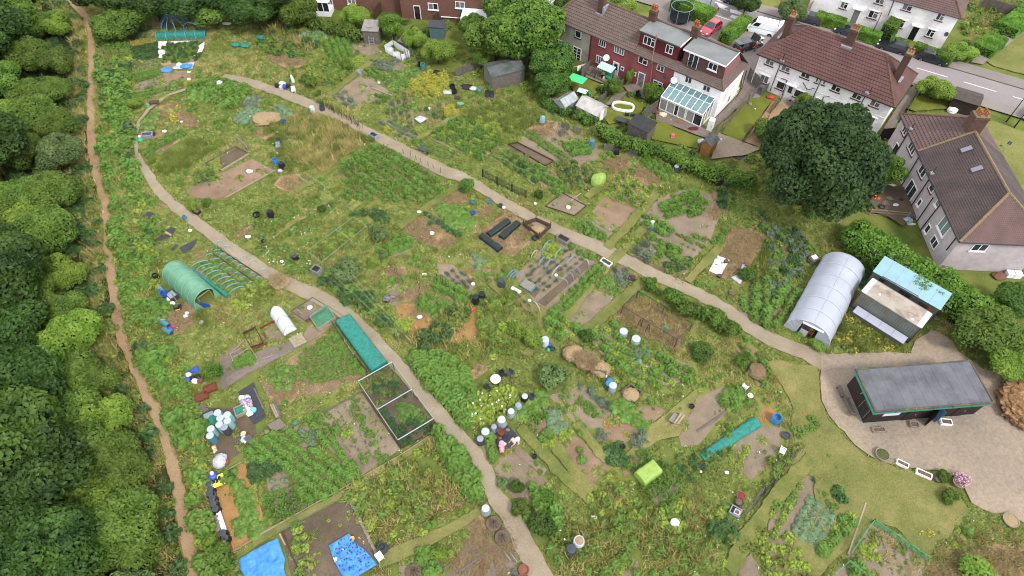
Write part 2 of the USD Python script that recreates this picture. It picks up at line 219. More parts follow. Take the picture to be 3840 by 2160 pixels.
eL=[(0,0,ai,"soil",(950,500,1180,440,1195,530,1010,570)),(0,0,ai,"soil",(1010,640,1185,570,1205,640,1030,685)),(0,0,ai,"soil",(1195,310,1560,300,1500,460,1430,520,1240,510,1205,440)),(0,0,aL,"soil",(1230,550,1440,530,1430,620,1260,650)),(0,0,ag,"straw",(1200,800,1340,775,1480,930,1500,960,1400,950,1200,860)),(0,0,ag,"straw",(1160,985,1230,980,1240,1010,1150,1055)),(0,0,ag,"straw",(1210,1130,1350,1040,1365,1060,1240,1140)),(0,0,ai,"soil",(900,270,980,260,960,330,910,330)),(0,0,ag,"straw",(1140,170,1240,165,1220,215,1150,215)),(0,0,aM,"soil",(1640,1200,1795,1110,1880,1165,1670,1285)),(0,0,aL,"soil",(1580,1345,1690,1300,1900,1200,2080,1290,1700,1500,1480,1500,1400,1440)),(1,0,ai,"soil",(690,600,790,575,870,600,1045,715,960,730,800,800,700,760,610,700)),(1,0,ag,"straw",(90,420,200,400,340,440,400,500,250,520,130,470)),(1,0,ai,"soil",(720,310,860,300,960,400,830,420,740,370)),(1,0,ai,"soil",(900,470,1080,470,1160,500,1000,560,880,520)),(1,0,ag,"straw",(-20,1010,60,970,180,960,200,1000,60,1060)),(1,0,ag,"straw",(190,1330,330,1310,400,1370,230,1450,130,1400)),(1,0,aL,"soil",(930,1085,1010,1080,1110,1150,1330,1290,1440,1400,1390,1400,1200,1250,1050,1145)),(1,0,ai,"soil",(1180,870,1320,830,1420,790,1430,850,1290,900)),(1,0,ag,"straw",(640,1360,740,1250,790,1270,690,1380)),(1,0,aL,"soil",(150,160,230,155,250,200,180,215)),(2,0,ai,"soil",(100,980,240,900,340,930,640,1100,650,1200,500,1240,300,1240,60,1110)),(2,0,aM,"soil",(-30,1095,40,1080,315,1220,250,1255,0,1140)),(2,0,ag,"straw",(100,980,240,905,350,920,330,1000,200,1040)),(2,0,ag,"straw",(945,1260,1100,1330,1090,1390,1000,1400,920,1340)),(2,0,ag,"straw",(980,1150,1160,1180,1220,1250,1190,1290,1050,1230)),(2,0,ag,"straw",(-60,1160,60,1160,340,1310,330,1360,220,1310)),(2,0,ag,"straw",(690,1220,860,1180,900,1250,780,1310)),(0,1,ag,"straw",(1250,1000,1300,880,1400,830,1500,910,1450,990,1380,1060,1300,1090)),(0,1,ai,"soil",(1440,560,1570,470,1890,680,1740,800)),(0,1,ai,"soil",(1570,460,1640,440,1932,620,1932,700,1880,690)),(0,1,ag,"straw",(1470,470,1490,450,1560,440,1535,490,1490,500)),(0,1,ag,"straw",(1210,95,1280,95,1270,125,1215,120)),(0,1,ag,"straw",(1780,330,1930,220,1960,240,1800,350)),(0,1,aV,"soil",(1665,1250,1720,1200,1780,1150,1932,1300,1700,1449,1690,1440)),(1,1,aV,"soil",(-270,1220,-30,1220,250,1130,390,1110,370,1150,0,1350,-260,1500,-280,1400)),(1,1,ai,"soil",(265,900,425,800,540,860,390,985,300,960)),(1,1,ai,"soil",(360,1080,420,950,520,890,600,880,670,945,480,1080,390,1130)),(1,1,ai,"soil",(60,1050,150,985,230,1080,120,1140)),(1,1,aL,"mulch",(330,1200,500,1070,580,1080,760,1250,845,1370,700,1449,560,1520,100,1560,40,1449,200,1290)),(1,1,ag,"straw",(1100,240,1220,190,1340,240,1545,330,1400,440,1280,390,1150,310)),(1,1,ag,"straw",(1300,110,1480,-20,1590,20,1600,80,1440,90)),(1,1,ag,"straw",(1650,130,1800,120,1720,190,1640,180)),(1,1,ag,"straw",(1690,290,1900,150,2080,250,2120,340,1940,490,1760,430,1700,360)),(1,1,ai,"soil",(1360,540,1480,545,1620,670,1650,720,1570,800,1470,750,1390,640)),(1,1,bT,"mulch",(1050,860,1180,840,1360,980,1220,1110,1170,1060,1090,960)),(1,1,bT,"mulch",(1590,905,1655,890,1670,1000,1690,1100,1570,1150,1440,1130,1560,1010)),(1,1,ag,"straw",(980,580,1120,560,1140,620,1040,650)),(1,1,ag,"straw",(1090,770,1260,700,1345,750,1330,800,1110,830)),(1,1,ai,"soil",(990,690,1080,690,1100,850,1020,860)),(1,1,ag,"straw",(1580,590,1760,580,1790,620,1620,660)),(1,1,ag,"straw",(1590,1340,1700,1290,1750,1340,1640,1430)),(1,1,ag,"straw",(1150,900,1240,880,1250,960,1170,960)),(2,1,ai,"soil",(250,110,370,10,480,30,560,110,470,180,380,145)),(2,1,aL,"soil",(605,150,700,35,935,130,845,290,770,280)),(2,1,ai,"soil",(530,215,610,210,760,310,720,350)),(2,1,ai,"soil",(960,190,1100,50,1330,-30,1500,20,1570,180,1480,400,1340,520,1180,560,1000,400,1000,320)),(2,1,ag,"straw",(1480,610,1560,450,1660,290,1820,270,1905,330,1890,420,1790,560,1700,660,1590,650)),(2,1,ag,"straw",(1490,120,1640,130,1620,190,1510,190)),(2,1,ai,"soil",(20,640,250,400,420,380,560,490,690,580,260,890,170,830)),(2,1,aM,"soil",(560,510,590,560,250,865,195,830)),(2,1,aM,"soil",(150,690,215,735,170,800,120,760)),(2,1,ai,"soil",(385,925,590,745,780,770,740,860,560,1015,500,1015)),(2,1,ag,"straw",(780,920,940,800,1330,990,1250,1180,1000,1080)),(2,1,aM,"soil",(800,445,880,450,1185,590,1140,620,900,515)),(2,1,ag,"straw",(1190,660,1280,610,1340,680,1250,720)),(2,1,ag,"straw",(0,390,110,330,130,380,0,450)),(3,1,ag,"straw",(70,390,180,440,200,500,90,470)),(0,2,aM,"soil",(1560,180,1780,180,1932,320,1932,440,1730,580,1630,540,1545,360)),(1,2,ag,"straw",(90,110,160,30,310,0,330,60,250,165,160,155)),(1,2,ai,"soil",(510,215,690,120,805,60,1095,490,690,770,640,640)),(1,2,aM,"soil",(800,60,850,20,1160,-40,1390,330,1095,490)),(1,2,ai,"soil",(80,690,240,640,260,770,90,810)),(1,2,aM,"soil",(190,1120,680,870,800,1050,910,1270,680,1490,270,1490)),(1,2,ag,"straw",(1570,1060,1690,985,1745,1040,1730,1120,1640,1140)),(1,2,aV,"straw",(1610,1170,1760,1090,1932,1110,2010,1449,1420,1480)),(1,2,ai,"soil",(1780,640,1932,540,2000,560,2240,760,2190,850,1932,860)),(1,2,ai,"soil",(1080,1380,1200,1340,1260,1449,1080,1480)),(1,2,ag,"straw",(1320,830,1500,810,1560,900,1360,950)),(2,2,ai,"soil",(-100,560,60,520,340,880,370,1010,230,930,120,760,-100,700)),(2,2,aL,"soil",(230,420,420,390,500,400,730,620,590,790,440,660)),(2,2,aL,"soil",(660,240,800,240,930,330,890,420,800,470,640,430)),(2,2,ai,"soil",(280,90,530,10,770,180,680,330,500,330)),(2,2,ai,"soil",(1260,400,1390,110,1620,10,1650,180,1410,460,1280,470)),(2,2,ai,"soil",(1680,450,1860,310,2040,330,2000,560,1800,730,1690,620)),(2,2,bT,"mulch",(1850,210,1940,165,2000,220,1950,300,1870,290)),(2,2,aL,"mulch",(920,180,1060,160,1160,200,1050,310,960,240)),(2,2,ai,"soil",(1700,1350,1800,1290,1932,1449,1680,1480)),(2,2,ai,"soil",(760,1449,840,1330,950,1340,950,1480)),(2,2,ag,"straw",(600,1160,700,1130,720,1200,620,1210)),(3,2,ai,"soil",(310,655,470,750,640,960,390,1290,250,1250,125,1060,200,890)),(3,2,ai,"soil",(770,1050,1190,1330,1150,1490,600,1490,600,1290)),(3,2,ai,"soil",(480,1449,560,1350,650,1400,600,1500)),(3,2,ag,"straw",(1240,1380,1500,1270,1700,1200,1960,1250,1960,1500,1200,1500)),]
for n,(i,j,m,eB,pts)in enumerate(eL):sheet({"soil":"soil_bed","straw":"straw_bed","mulch":"mulch_bed"}[eB],poly(i,j,pts),m,.12,.35,z=.005+.004*(n%9),seed=n)
cA[0]=.095
sheet("mulch_bed",[at((740+.3311*x)/S,(1680+.3311*y)/S)for x,y in((490,180),(580,195),(640,420),(800,945),(410,1178),(250,650),(190,470),(400,350))],bT,.05,.4,z=.05)
eu=[(344,388,.8),(352,408,.9),(367,428,1.),(385,460,1.),(410,490,1.1),(450,528,1.2),(480,550,1.2),(520,580,1.3),(560,610,1.3),(600,637,1.3),(650,672,1.4),(700,703,1.4),(760,730,1.5),(810,752,1.5),(855,778,1.5),(900,815,1.4),(940,855,1.4),(985,903,1.3),(1030,952,1.3),(1080,1010,1.25),(1120,1060,1.25),(1160,1102,1.2),(1200,1150,1.2),(1228,1205,1.25),(1250,1255,1.35),(1285,1300,1.5),(1310,1350,1.6),(1335,1400,1.7),(1360,1449,1.8),(1380,1490,1.8)]
eo=[(560,193,1.1),(600,200,1.2),(640,212,1.4),(700,232,1.5),(760,255,1.5),(820,282,1.3),(870,303,1.2),(920,330,1.3),(960,350,1.5),(1010,375,1.6),(1060,402,1.7),(1110,428,1.7),(1160,447,1.6),(1200,468,1.3),(1235,490,1.2),(1270,512,1.3),(1320,540,1.4),(1370,567,1.5),(1430,593,1.6),(1480,613,1.7),(1530,636,1.7),(1590,663,1.6),(1640,690,1.5),(1700,715,1.4),(1760,742,1.4),(1830,782,1.4),(1880,822,1.5),(1930,850,1.6),(1980,872,1.7),(2030,890,1.8),(2075,915,2.)]
def dm(line):
 p=np.array([at(x,y)[:2]for x,y,_ in line]);w=np.array([q[2]for q in line])
 t=np.gradient(p,axis=0);t/=norm(t,axis=1,keepdims=True);m=np.stack([-t[:,1],t[:,0]],1)
 return np.vstack([p+m*w[:,None]/2,(p-m*w[:,None]/2)[::-1]])
sheet("concrete_path",dm(eu),ce,.24,.3)
sheet("concrete_path",dm(eo),ce,.24,.3)
sheet("trodden_path",cj(FL((345,395),(341,345),(352,305),(375,275),(400,257),(425,240),(468,226)),.5),ce,.15,.3)
sheet("trodden_path",cj(FL((700,890),(620,930),(570,965)),1.),aV,.15,.3)
sheet("yard",[at(*q)for q in[(2064,900),(2078,893),(2140,890),(2235,888),(2290,890),(2300,860),(2340,832),(2362,838),(2395,860),(2410,885),(2470,930),(2500,935),(2530,900),(2590,850),(2680,840),(2720,1340),(2576,1318),(2532,1290),(2500,1293),(2470,1283),(2442,1266),(2425,1226),(2395,1196),(2349,1183),(2309,1179),(2262,1173),(2219,1163),(2179,1143),(2149,1119),(2132,1099),(2109,1076),(2085,1046),(2067,1009),(2063,966)]],dw,.18,.5)
sheet("mown_lawn",[at(*q)for q in[(1920,905),(1990,912),(2058,925),(2062,1010),(2083,1055),(2130,1108),(2180,1150),(2260,1180),(2340,1192),(2400,1225),(2440,1290),(2330,1400),(2250,1330),(2190,1310),(2120,1390),(2060,1449),(1960,1449),(2010,1330),(2050,1260),(2050,1200),(1980,1180),(2000,1120),(1990,1010)]],bS,.4,.5)
sheet("mown_lawn",[A(2,2,*q)for q in[(1060,310),(1400,30),(1440,0),(1390,100),(1260,390),(1130,420),(900,560),(850,540)]],bS,.3,.4)
sheet("mown_lawn",[at(*q)for q in[(1490,690),(1640,540),(1660,545),(1500,720),(1440,800),(1330,900),(1310,890)]],bS,.25,.4)
sheet("mown_lawn",[A(1,2,*q)for q in[(-20,1170),(650,810),(1390,350),(1400,390),(680,850),(180,1120),(-20,1240)]],bS,.1,.4)
sheet("mown_lawn",[A(1,2,*q)for q in[(900,1290),(1380,1090),(1740,900),(1760,930),(1600,1060),(1200,1290),(940,1390)]],bS,.2,.4)
sheet("grass_verge",[at(*q)for q in[(2470,150),(2500,118),(2576,70),(2700,0),(2900,230),(2576,190),(2500,168)]],cX,.25,.6)
sheet("grass_verge",[at(*q)for q in[(2480,300),(2576,335),(2760,400),(2900,640),(2600,640),(2500,420),(2440,320)]],cX,.25,.6)
for n,(w,q)in enumerate(((.9,(1,0,950,400,540,740)),(.8,(1,0,900,1090,560,1290,300,1449)),(1.,(2,1,1090,15,900,230,715,425)),(1.1,(2,1,985,680,740,900,465,1125)),(.9,(2,1,1570,420,1320,680)),(.9,(1,1,1560,-60,1300,110,1080,270)),(.9,(2,2,270,380,590,830)),(.8,(2,2,480,300,720,590)),(.8,(1,1,560,60,60,380)),(.9,(2,2,60,330,330,640,600,880)),(.9,(1,1,1940,840,1790,700,1640,600)),(.8,(1,0,1540,860,1210,1060)),(.9,(2,0,700,1380,560,1500)),(1.2,(3,2,330,560,100,800,-120,1100,-300,1420)))):
 sheet("grass_track",cj(poly(*q[:2],q[2:]),w),dO,.32,.3)
r0,r1=at(1700,-27),at(2600,237)
rd=(r1-r0)/norm(r1-r0);rn=np.array([-rd[1],rd[0],0])
rw=abs(np.dot(at(2304,174)-r0,rn))*2
a9=lambda s,t:r0+rd*s+rn*-t
ry=cA[0];cA[0]+=.02
MB().quad(*[a9(s,t)+[0,0,ry]for s,t in((-90,0),(130,0),(130,rw),(-90,rw))][::-1]).b("road",eg,kind="structure")
MB().obox(a9(-90,-.15),rd*220,rn*.15,(0,0,ry+.07)).b("kerb",bA,kind="structure")
MB().obox(a9(-90,0),rd*220,rn*-.01*0+rn*.001,(0,0,ry+.001)).b("gutter_line",M("gutter_dark",C(96,92,92)),kind="structure")
MB().quad(*[a9(s,t)+[0,0,ry+.06]for s,t in((-90,-2.3),(130,-2.3),(130,-.16),(-90,-.16))][::-1]).b("pavement",bA,kind="structure")
MB().quad(*[a9(s,t)+[0,0,ry+.03]for s,t in((-90,rw+.01),(130,rw+.01),(130,rw+2.),(-90,rw+2.))][::-1]).b("pavement",bA,kind="structure")
ci=M("road_paint",C(226,222,222,.75),C(200,196,196,.75),4.)
def er(pts):
 MB().poly([(*q[:2],ry+.006)for q in pts]).b("painted_line",ci,kind="structure")
def aR(a,b,w=.13):
 t=(b-a)/norm(b-a);m=np.array([-t[1],t[0],0])*w/2;er([a-m,b-m,b+m,a+m])
d2=np.dot(at(2304,174)-r0,rd)
for k in range(-1,5):aR(a9(d2+6*k+(4 if k<0 else 0),rw/2),a9(d2+6*k+4,rw/2))if k>=0 else None
aR(at(1750,6),at(1829,29));aR(at(1790,38),at(1853,60));aR(at(1792,0),at(1902,32));aR(at(1700,-9),at(1750,6))
aR(at(1640,2),at(1780,42),.1)
for q in([(1788,12),(1800,8),(1832,20),(1815,27)],[(1804,3),(1828,-3),(1850,4),(1838,9)],[(1836,26),(1850,29),(1878,40),(1872,45),(1836,34)],[(1840,40),(1866,46),(1858,55),(1835,46)]):er([at(*w)for w in q][::-1])
sheet("forecourt",[at(*q)for q in[(1640,0),(1700,8),(1790,40),(1960,95),(1960,150),(1905,260),(1860,250),(1870,180),(1760,130),(1650,70)]],bA,.1,.6)
sheet("lane",[at(*q)for q in[(2440,160),(2470,130),(2576,50),(2640,0),(2700,0),(2576,85),(2500,140),(2470,165)]],bA,.1,.6)
for nm,m,pts in(("garden_lawn",bw,[(1085,905),(1420,1065),(1390,1130),(1050,1060)]),("garden_paving",aV,[(1085,875),(1130,800),(1500,985),(1470,1055),(1085,912)]),("garden_lawn",bw,[(1740,760),(1900,740),(1932,800),(1720,1085),(1580,1015)]),("garden_paving",dw,[(1555,1010),(1720,1075),(1880,1130),(1760,1180),(1500,1210)]),("garden_lawn",bw,[(660,860),(900,740),(1010,800),(940,900),(730,950)]),("garden_paving",aV,[(840,660),(930,640),(1020,700),(1010,760),(870,700)]),("garden_paving",aV,[(560,530),(660,470),(850,590),(760,640),(680,640),(550,590)]),("garden_lawn",bw,[(430,640),(560,600),(700,660),(600,740),(480,720)]),("garden_paving",ce,[(240,770),(340,740),(340,800),(270,800)]),("garden_path",aV,[(760,730),(870,700),(770,810),(700,800)]),("side_passage",aV,[(1530,905),(1700,740),(1780,600),(1850,640),(1770,760),(1500,1000)]),("garden_paving",dy,[(1960,780),(2040,760),(2110,800),(1880,1130),(1750,1080)]),("garden_paving",bA,[(2010,740),(2110,770),(2180,840),(2060,800)])):
 sheet(nm,poly(2,0,pts),m,.08,.4)
sheet("garden_lawn",poly(3,0,(1090,760,1190,700,1370,780,1390,830,1100,850,1040,830)),bw,.1,.4)
sheet("muddy_yard",poly(3,1,(740,-60,1050,-20,1110,200,1010,270,900,200,750,150)),aM,.2,.4)
sheet("side_passage",poly(3,0,(830,1030,960,830,1100,640,1140,680,990,900,880,1070)),aV,.1,.4)
br=M("white_render",C(230,226,226,1.),C(220,216,218,1.),.5,.85,.15,14.,dirt=C(198,192,190,.95),dscale=.25)
dI=M("cream_render",C(196,190,176,.72),C(180,174,160,.72),.8,.9,.2,10.,dirt=C(150,142,128,.7),dscale=.5)
dY=M("red_paint",C(168,92,92,.66),C(156,84,84,.66),.7,.85,.2,12.,dirt=C(140,80,78,.62),dscale=.4)
dc=M("pebbledash",C(206,194,196,.68),C(188,176,178,.68),1.4,.95,.7,40.)
def cB(name,a,b,mortar,sc=1.):
 if name in a4:return a4[name]
 a4[name]=usdkit.material(stage,f"/World/Looks/{name}",{"g":("geometry",{}),"s":("separate_xyz",{}),"ad":("math",{"math_type":"add"}),"cx":("combine_xyz",{}),"b":("brick_texture",{"scale":1.,"brick_width":.225*sc,"row_height":.075*sc,"mortar_size":.008,"color1":a,"color2":b,"mortar":mortar}),"p":("principled_bsdf",{"roughness":.9,"specular_ior_level":.2})},[("g.position","s.vector"),("s.x","ad.value1"),("s.y","ad.value2"),("ad.value","cx.x"),("s.z","cx.y"),("cx.vector","b.vector"),("b.color","p.base_color")],surface="p.BSDF");return a4[name]
d3=cB("red_brick",C(150,92,76),C(124,76,64),C(160,140,128));dU=cB("chimney_brick",C(124,88,74),C(98,70,60),C(120,104,94));ej=cB("hung_tile",C(140,106,100),C(122,90,86),C(84,64,62),1.)
b3=cB("hung_tile_red",C(140,62,66),C(126,54,58),C(92,40,44),1.);cN=cB("hung_tile_pink",C(190,140,138),C(176,126,126),C(140,100,100),1.)
bh=M("tile_brown",C(142,122,112,.5),C(126,108,100,.5),1.2,.9,island=.16);cQ=M("tile_redbrown",C(138,100,94,.55),C(122,86,82,.55),.6,.9,island=.32)
dj=M("tile_dark",C(124,106,102),C(100,88,86),.5,.9,island=.14,dirt=C(92,82,84),dscale=.22);aZ=M("tile_rust",C(146,118,112),C(128,104,100),.6,.9,island=.14)
az=M("white_frame",C(236,234,236,.85),rough=.45);au=M("red_sill",C(120,66,66));aE=M("white_sill",C(230,226,226,.8))
ed=M("dark_room",C(36,34,36));em=M("net_curtain",C(176,172,170),C(120,116,116),6.,rough=.4);ah=M("window_glass",C(70,72,78),C(30,30,34),2.5,.08,spec=.7)
ar=M("window_net",C(170,168,168),C(104,104,106),3.5,.1,spec=.7);ec=M("roof_felt",C(158,160,160),C(142,144,144),.6,.9,.2,20.);an=M("lead_flashing",C(196,196,202),C(160,160,168),3.,.6)
bp=M("black_pipe",C(46,44,46));es=M("chimney_pot",C(196,118,82),C(170,96,66),5.);cn=M("mortar_cap",C(176,150,110),C(140,122,92),5.)
cV=M("ridge_tile",C(150,118,88),C(118,92,80),2.5,.9,island=.2);a7=M("grey_gutter",C(84,78,78));cW=M("white_door",C(224,226,230,.8));dL=M("grey_door",C(170,166,164));bv=M("black_paint",C(38,36,38),rough=.4)
class Wall:
 """A vertical wall plane: foot o, direction e along it, outward normal n."""
 def __init__(s,o,e,n):s.o,s.e,s.n=np.asarray(o,float),np.asarray(e,float),np.asarray(n,float)
 def p(s,a,z,out=0.):return s.o+s.e*a+s.n*out+np.array([0,0,z])
 def hit(s,F):
  """(distance along, height) of the wall's point seen at a place of the photograph."""
  d=FW*FPX+np.array([1.,0,0])*(F[0]*S-1920)+UP*(1080-F[1]*S);k=np.array([0,0,dH])
  q=k+d*((s.o-k)@s.n/(d@s.n));return(q-s.o)@s.e,q[2]
 def slab(s,mb,a0,a1,z0,z1,out,thick):return mb.obox(s.p(a0,z0,out-thick),s.e*(a1-a0),s.n*thick,(0,0,z1-z0))
def window(h,W,F,w,ht,lights=2,sill=au,glass=None,lintel=False,di=0.,name="window",top=False):
 a,z=F if isinstance(F,tuple)and len(F)==2 and abs(F[0])<60 and False else W.hit(F)
 a0,z0=a-w/2,z-ht/2;mb=MB();b=.075
 for x0,x1,y0,y1 in[(0,w,0,b),(0,w,ht-b,ht),(0,b,b,ht-b),(w-b,w,b,ht-b)]+[(w*k/lights-b/2,w*k/lights+b/2,b,ht-b)for k in range(1,lights)]+([(w/lights*(lights-1)+b/2,w-b,ht*.66,ht*.66+b)]if top else[]):
  W.slab(mb,a0+x0,a0+x1,z0+y0,z0+y1,.07,.1)
 f=mb.b(name,az,h)
 for k in range(lights):
  W.slab(MB(),a0+w*k/lights+b/2,a0+w*(k+1)/lights-b/2,z0+b/2,z0+ht-b/2,.03,.025).b("pane",(glass or(ar if rng.random()<.5 else ah)),f)
 if sill:W.slab(MB(),a0-.08,a0+w+.08,z0-.12,z0-.004,.14,.2).b("sill",sill,f)
 if lintel:W.slab(MB(),a0-.15,a0+w+.15,z0+ht+.01,z0+ht+.1,.16,.2).b("lintel",az,f)
 return f
def door(h,W,F,w,ht,mat,frame=az,z0=.05,glass=None,lintel=False,ajar=False):
 a,_=W.hit(F);a0=a-w/2;mb=MB()
 for x0,x1,y0,y1 in[(0,.08,0,ht),(w-.08,w,0,ht),(.08,w-.08,ht-.08,ht)]:W.slab(mb,a0+x0,a0+x1,z0+y0,z0+y1,.07,.1)
 d=W.slab(MB(),a0+.08,a0+w-.08,z0,z0+ht-.08,.045,.04).b("door",mat,h)
 mb.b("frame",frame,d);W.slab(MB(),a0+w-.2,a0+w-.14,z0+1.,z0+1.12,.1,.05).b("handle",an,d)
 if glass:W.slab(MB(),a0+.22,a0+w-.22,z0+ht*.45,z0+ht-.25,.055,.02).b("pane",glass,d)
 if lintel:W.slab(MB(),a0-.25,a0+w+.25,z0+ht+.05,z0+ht+.16,.45,.5).b("door_hood",az,d)
 return d
def aB(h,EL,ER,RL,RR,mat,single=0,tw=.3,gauge=.3,dg=None,name="roof_tiles",ribs=.018,skip=None):
 """Courses of single tiles from the eave EL-ER up to the ridge RL-RR; the first ones as parts, the rest joined."""
 EL,ER,RL,RR=map(np.asarray,(EL,ER,RL,RR));n=np.cross(ER-EL,(RL+RR)/2-(EL+ER)/2);n=n/norm(n)
 if n[2]<0:n=-n
 e=(ER-EL)/norm(ER-EL);up=np.cross(n,e);up=up if up[2]>0 else-up
 L=(RL-EL)@up;bN=max(1,round(L/gauge));one,ea,eb=[],MB(),0
 for k in range(bN):
  t0,t1=k/bN,(k+1.18)/bN
  a,b=EL+(RL-EL)*t0,ER+(RR-ER)*t0;w=(b-a)@e
  cnt=max(1,round(w/tw));off=.5*(k%2)
  for q in np.arange(-off,cnt):
   x0,x1=max(0,q/cnt),min(1,(q+1)/cnt)
   if x1-x0<1e-3:continue
   p0,p1=a+(b-a)*x0,a+(b-a)*x1;sl=up*(L*(t1-t0));lift=n*(gauge*.2+rng.uniform(0,.012));low=n*.008;g=e*.006
   if skip is not None and skip((p0+p1)/2):continue
   m=(p0+p1)/2+n*ribs
   mb=MB()if eb<single else ea
   mb.add([p0+lift+g,m+lift,p1+lift-g,p0+sl+low+g,m+sl+low,p1+sl+low-g,p0+g,p1-g],[[0,1,4],[0,4,3],[1,2,5],[1,5,4],[6,7,2],[6,2,1],[6,1,0],[6,0,3],[7,5,2]])
   if eb<single:mb.b("roof_tile",mat,h)
   eb+=1
 if ea.v:ea.b(name,mat,h,kind="stuff")
 MB().add([EL,ER,RR,RL],[[0,1,2,3]]).b("roof_slope",dg or mat,h)
def aO(h,a,b,mat=cV,r=.14,name="ridge_tiles"):
 a,b=np.asarray(a),np.asarray(b);k=max(1,int(norm(b-a)/.45));mb=MB()
 for q in range(k):
  p0,p1=a+(b-a)*(q+.02)/k,a+(b-a)*(q+1.05)/k
  mb.tube([p0,p1],[r*1.08,r],6)
 return mb.b(name,mat,h)
def chimney(h,base,e,n,w,d,z0,z1,pots,flash=True,brick=dU):
 o=np.array([*base[:2],z0]);e=np.asarray(e);n=np.asarray(n)
 mb=MB().obox(o-e*w/2-n*d/2,e*w,n*d,(0,0,z1-z0))
 mb.obox(o-e*(w/2+.05)-n*(d/2+.05)+[0,0,z1-z0-.28],e*(w+.1),n*(d+.1),(0,0,.15))
 s=mb.b("chimney",brick,h)
 MB().obox(o-e*(w/2-.02)-n*(d/2-.02)+[0,0,z1-z0],e*(w-.04),n*(d-.04),(0,0,.1)).b("chimney_cap",cn,s)
 da=ceil(pots/2)if pots>3 else pots
 for k in range(pots):
  q=o+e*((k%da-(da-1)/2)*w/(da+.3))+n*((k//da-(pots>3)*.5)*d*.45)+[0,0,z1-z0+.08]
  MB().lathe([(.12,0),(.13,.08),(.1,.12),(.095,.42),(.125,.46),(.12,.55)],q,9).b("chimney_pot",es,s,40)
 return s
def c6(h,W,pts,r=.05,mat=bp,name="drainpipe",out=.1):return MB().tube([W.p(a,z,out)for a,z in[W.hit(F)for F in pts]],r).b(name,mat,h)
def df(h,W,F,z0,z1,mat=bp,r=.05):a,_=W.hit(F);return MB().tube([W.p(a,z0,.1),W.p(a,z1,.1)],r).b("drainpipe",mat,h)
def dS(h,W,F,r=.4,mat=None):
 a,z=W.hit(F);q=W.p(a,z,.45);ax=W.n*.8+W.e*.35+np.array([0,0,.45]);ax/=norm(ax)
 s=MB().lathe([(.02,0),(r*.6,.05),(r*.9,.12),(r,.16),(r*.97,.17),(r*.6,.08),(.02,.03)],q-ax*.1,16,ax).b("satellite_dish",mat or az,h,30)
 MB().tube([W.p(a,z-.3,.02),q-ax*.1],.03).tube([q,q+ax*.35],.015).b("dish_arm",a7,s)
TA=radians(-38.2);Te=np.array([cos(TA),sin(TA),0]);Tn=np.array([sin(TA),-cos(TA),0]);Td=-Tn
TZ=4.75;T0=at(*c(2,0,283,125),TZ)+Te*.25+Td*.3;T0[2]=0;TW=Wall(T0,Te,Tn);TD=6.3;RZ=7.55
bM=TW.hit(c(2,0,590,290))[0];cl=TW.hit(c(2,0,925,400))[0];aY=TW.hit(c(2,0,1222,560))[0];bD=TW.hit(c(2,0,1580,700))[0]
def tp(a,dd,z):return T0+Te*a+Td*dd+np.array([0,0,z])
def aQ(h,a0,a1,mat,front=br):
 MB().obox(tp(a0,0,-.1),Te*(a1-a0-.006),Td*TD,(0,0,TZ+.1)).b("wall",mat,h)
def bO(h,a0,a1,mat,hipl=False,skipdor=None):
 RLs=tp(a0+(3. if hipl else 0),TD/2,RZ)
 aB(h,tp(a0-(.3 if hipl else 0),-.32,TZ-.1),tp(a1,-.32,TZ-.1),RLs,tp(a1,TD/2,RZ),mat,gauge=.4,ribs=.03)
 aB(h,tp(a1,TD+.32,TZ-.1),tp(a0-(.3 if hipl else 0),TD+.32,TZ-.1),tp(a1,TD/2,RZ),RLs,mat,gauge=.34,tw=.33)
 if hipl:aB(h,tp(a0-.3,TD+.32,TZ-.1),tp(a0-.3,-.32,TZ-.1),RLs+Te*.01,RLs+Te*.01+Td*-.01,mat)
 aO(h,RLs,tp(a1,TD/2,RZ));
 if hipl:aO(h,tp(a0-.3,-.32,TZ-.08),RLs)
 MB().tube([tp(a0,-.36,TZ-.13),tp(a1,-.36,TZ-.13)],.06).b("gutter",a7,h)
hc=thing("terraced_house","cream rendered house with two white French windows at the left end of the terrace","house")
aQ(hc,0,bM,dI);bO(hc,0,bM,bh,True)
for q in((380,205),(500,258)):window(hc,TW,c(2,0,*q),.95,1.,1,au,ah)
for q,w in(((350,345),1.45),((490,405),1.35)):
 f=window(hc,TW,c(2,0,*q),w,1.95,2,aE,ah)
 a,z=TW.hit(c(2,0,*q));mb=MB()
 for k in range(1,4):TW.slab(mb,a-w/2+.05,a+w/2-.05,z-.97+k*.48,z-.94+k*.48,.055,.02)
 mb.b("glazing_bars",az,f)
chimney(hc,tp(bM-.1,TD/2-.9,0),Te,Td,.8,.7,5.6,9.4,3)
MB().obox(tp(bM-.7,TD/2-1.45,6.42),Te*1.2,Td*.2,(0,0,.12)).obox(tp(bM+.32,TD/2-1.4,6.5),Te*.22,Td*1.3,(0,0,1.05)).b("flashing",an,hc)
df(hc,TW,c(2,0,588,400),.2,TZ-.2)
h1=thing("terraced_house","red painted house with plain brown roof and satellite dish between cream house and red dormer","house")
aQ(h1,bM,cl,dY);bO(h1,bM,cl,bh)
window(h1,TW,c(2,0,683,328),1.05,.95,3,au,ah);window(h1,TW,c(2,0,810,380),1.5,1.,4,au,ar);window(h1,TW,c(2,0,670,455),1.45,1.15,4,au,ar)
door(h1,TW,c(2,0,780,530),.95,2.1,cW,glass=ah);window(h1,TW,c(2,0,834,517),.5,.55,1,None,ah);dS(h1,TW,c(2,0,727,423),.42)
h2=thing("terraced_house","red painted house with square red tile-hung dormer under a flat grey roof","house")
aQ(h2,cl+.01,aY,dY)
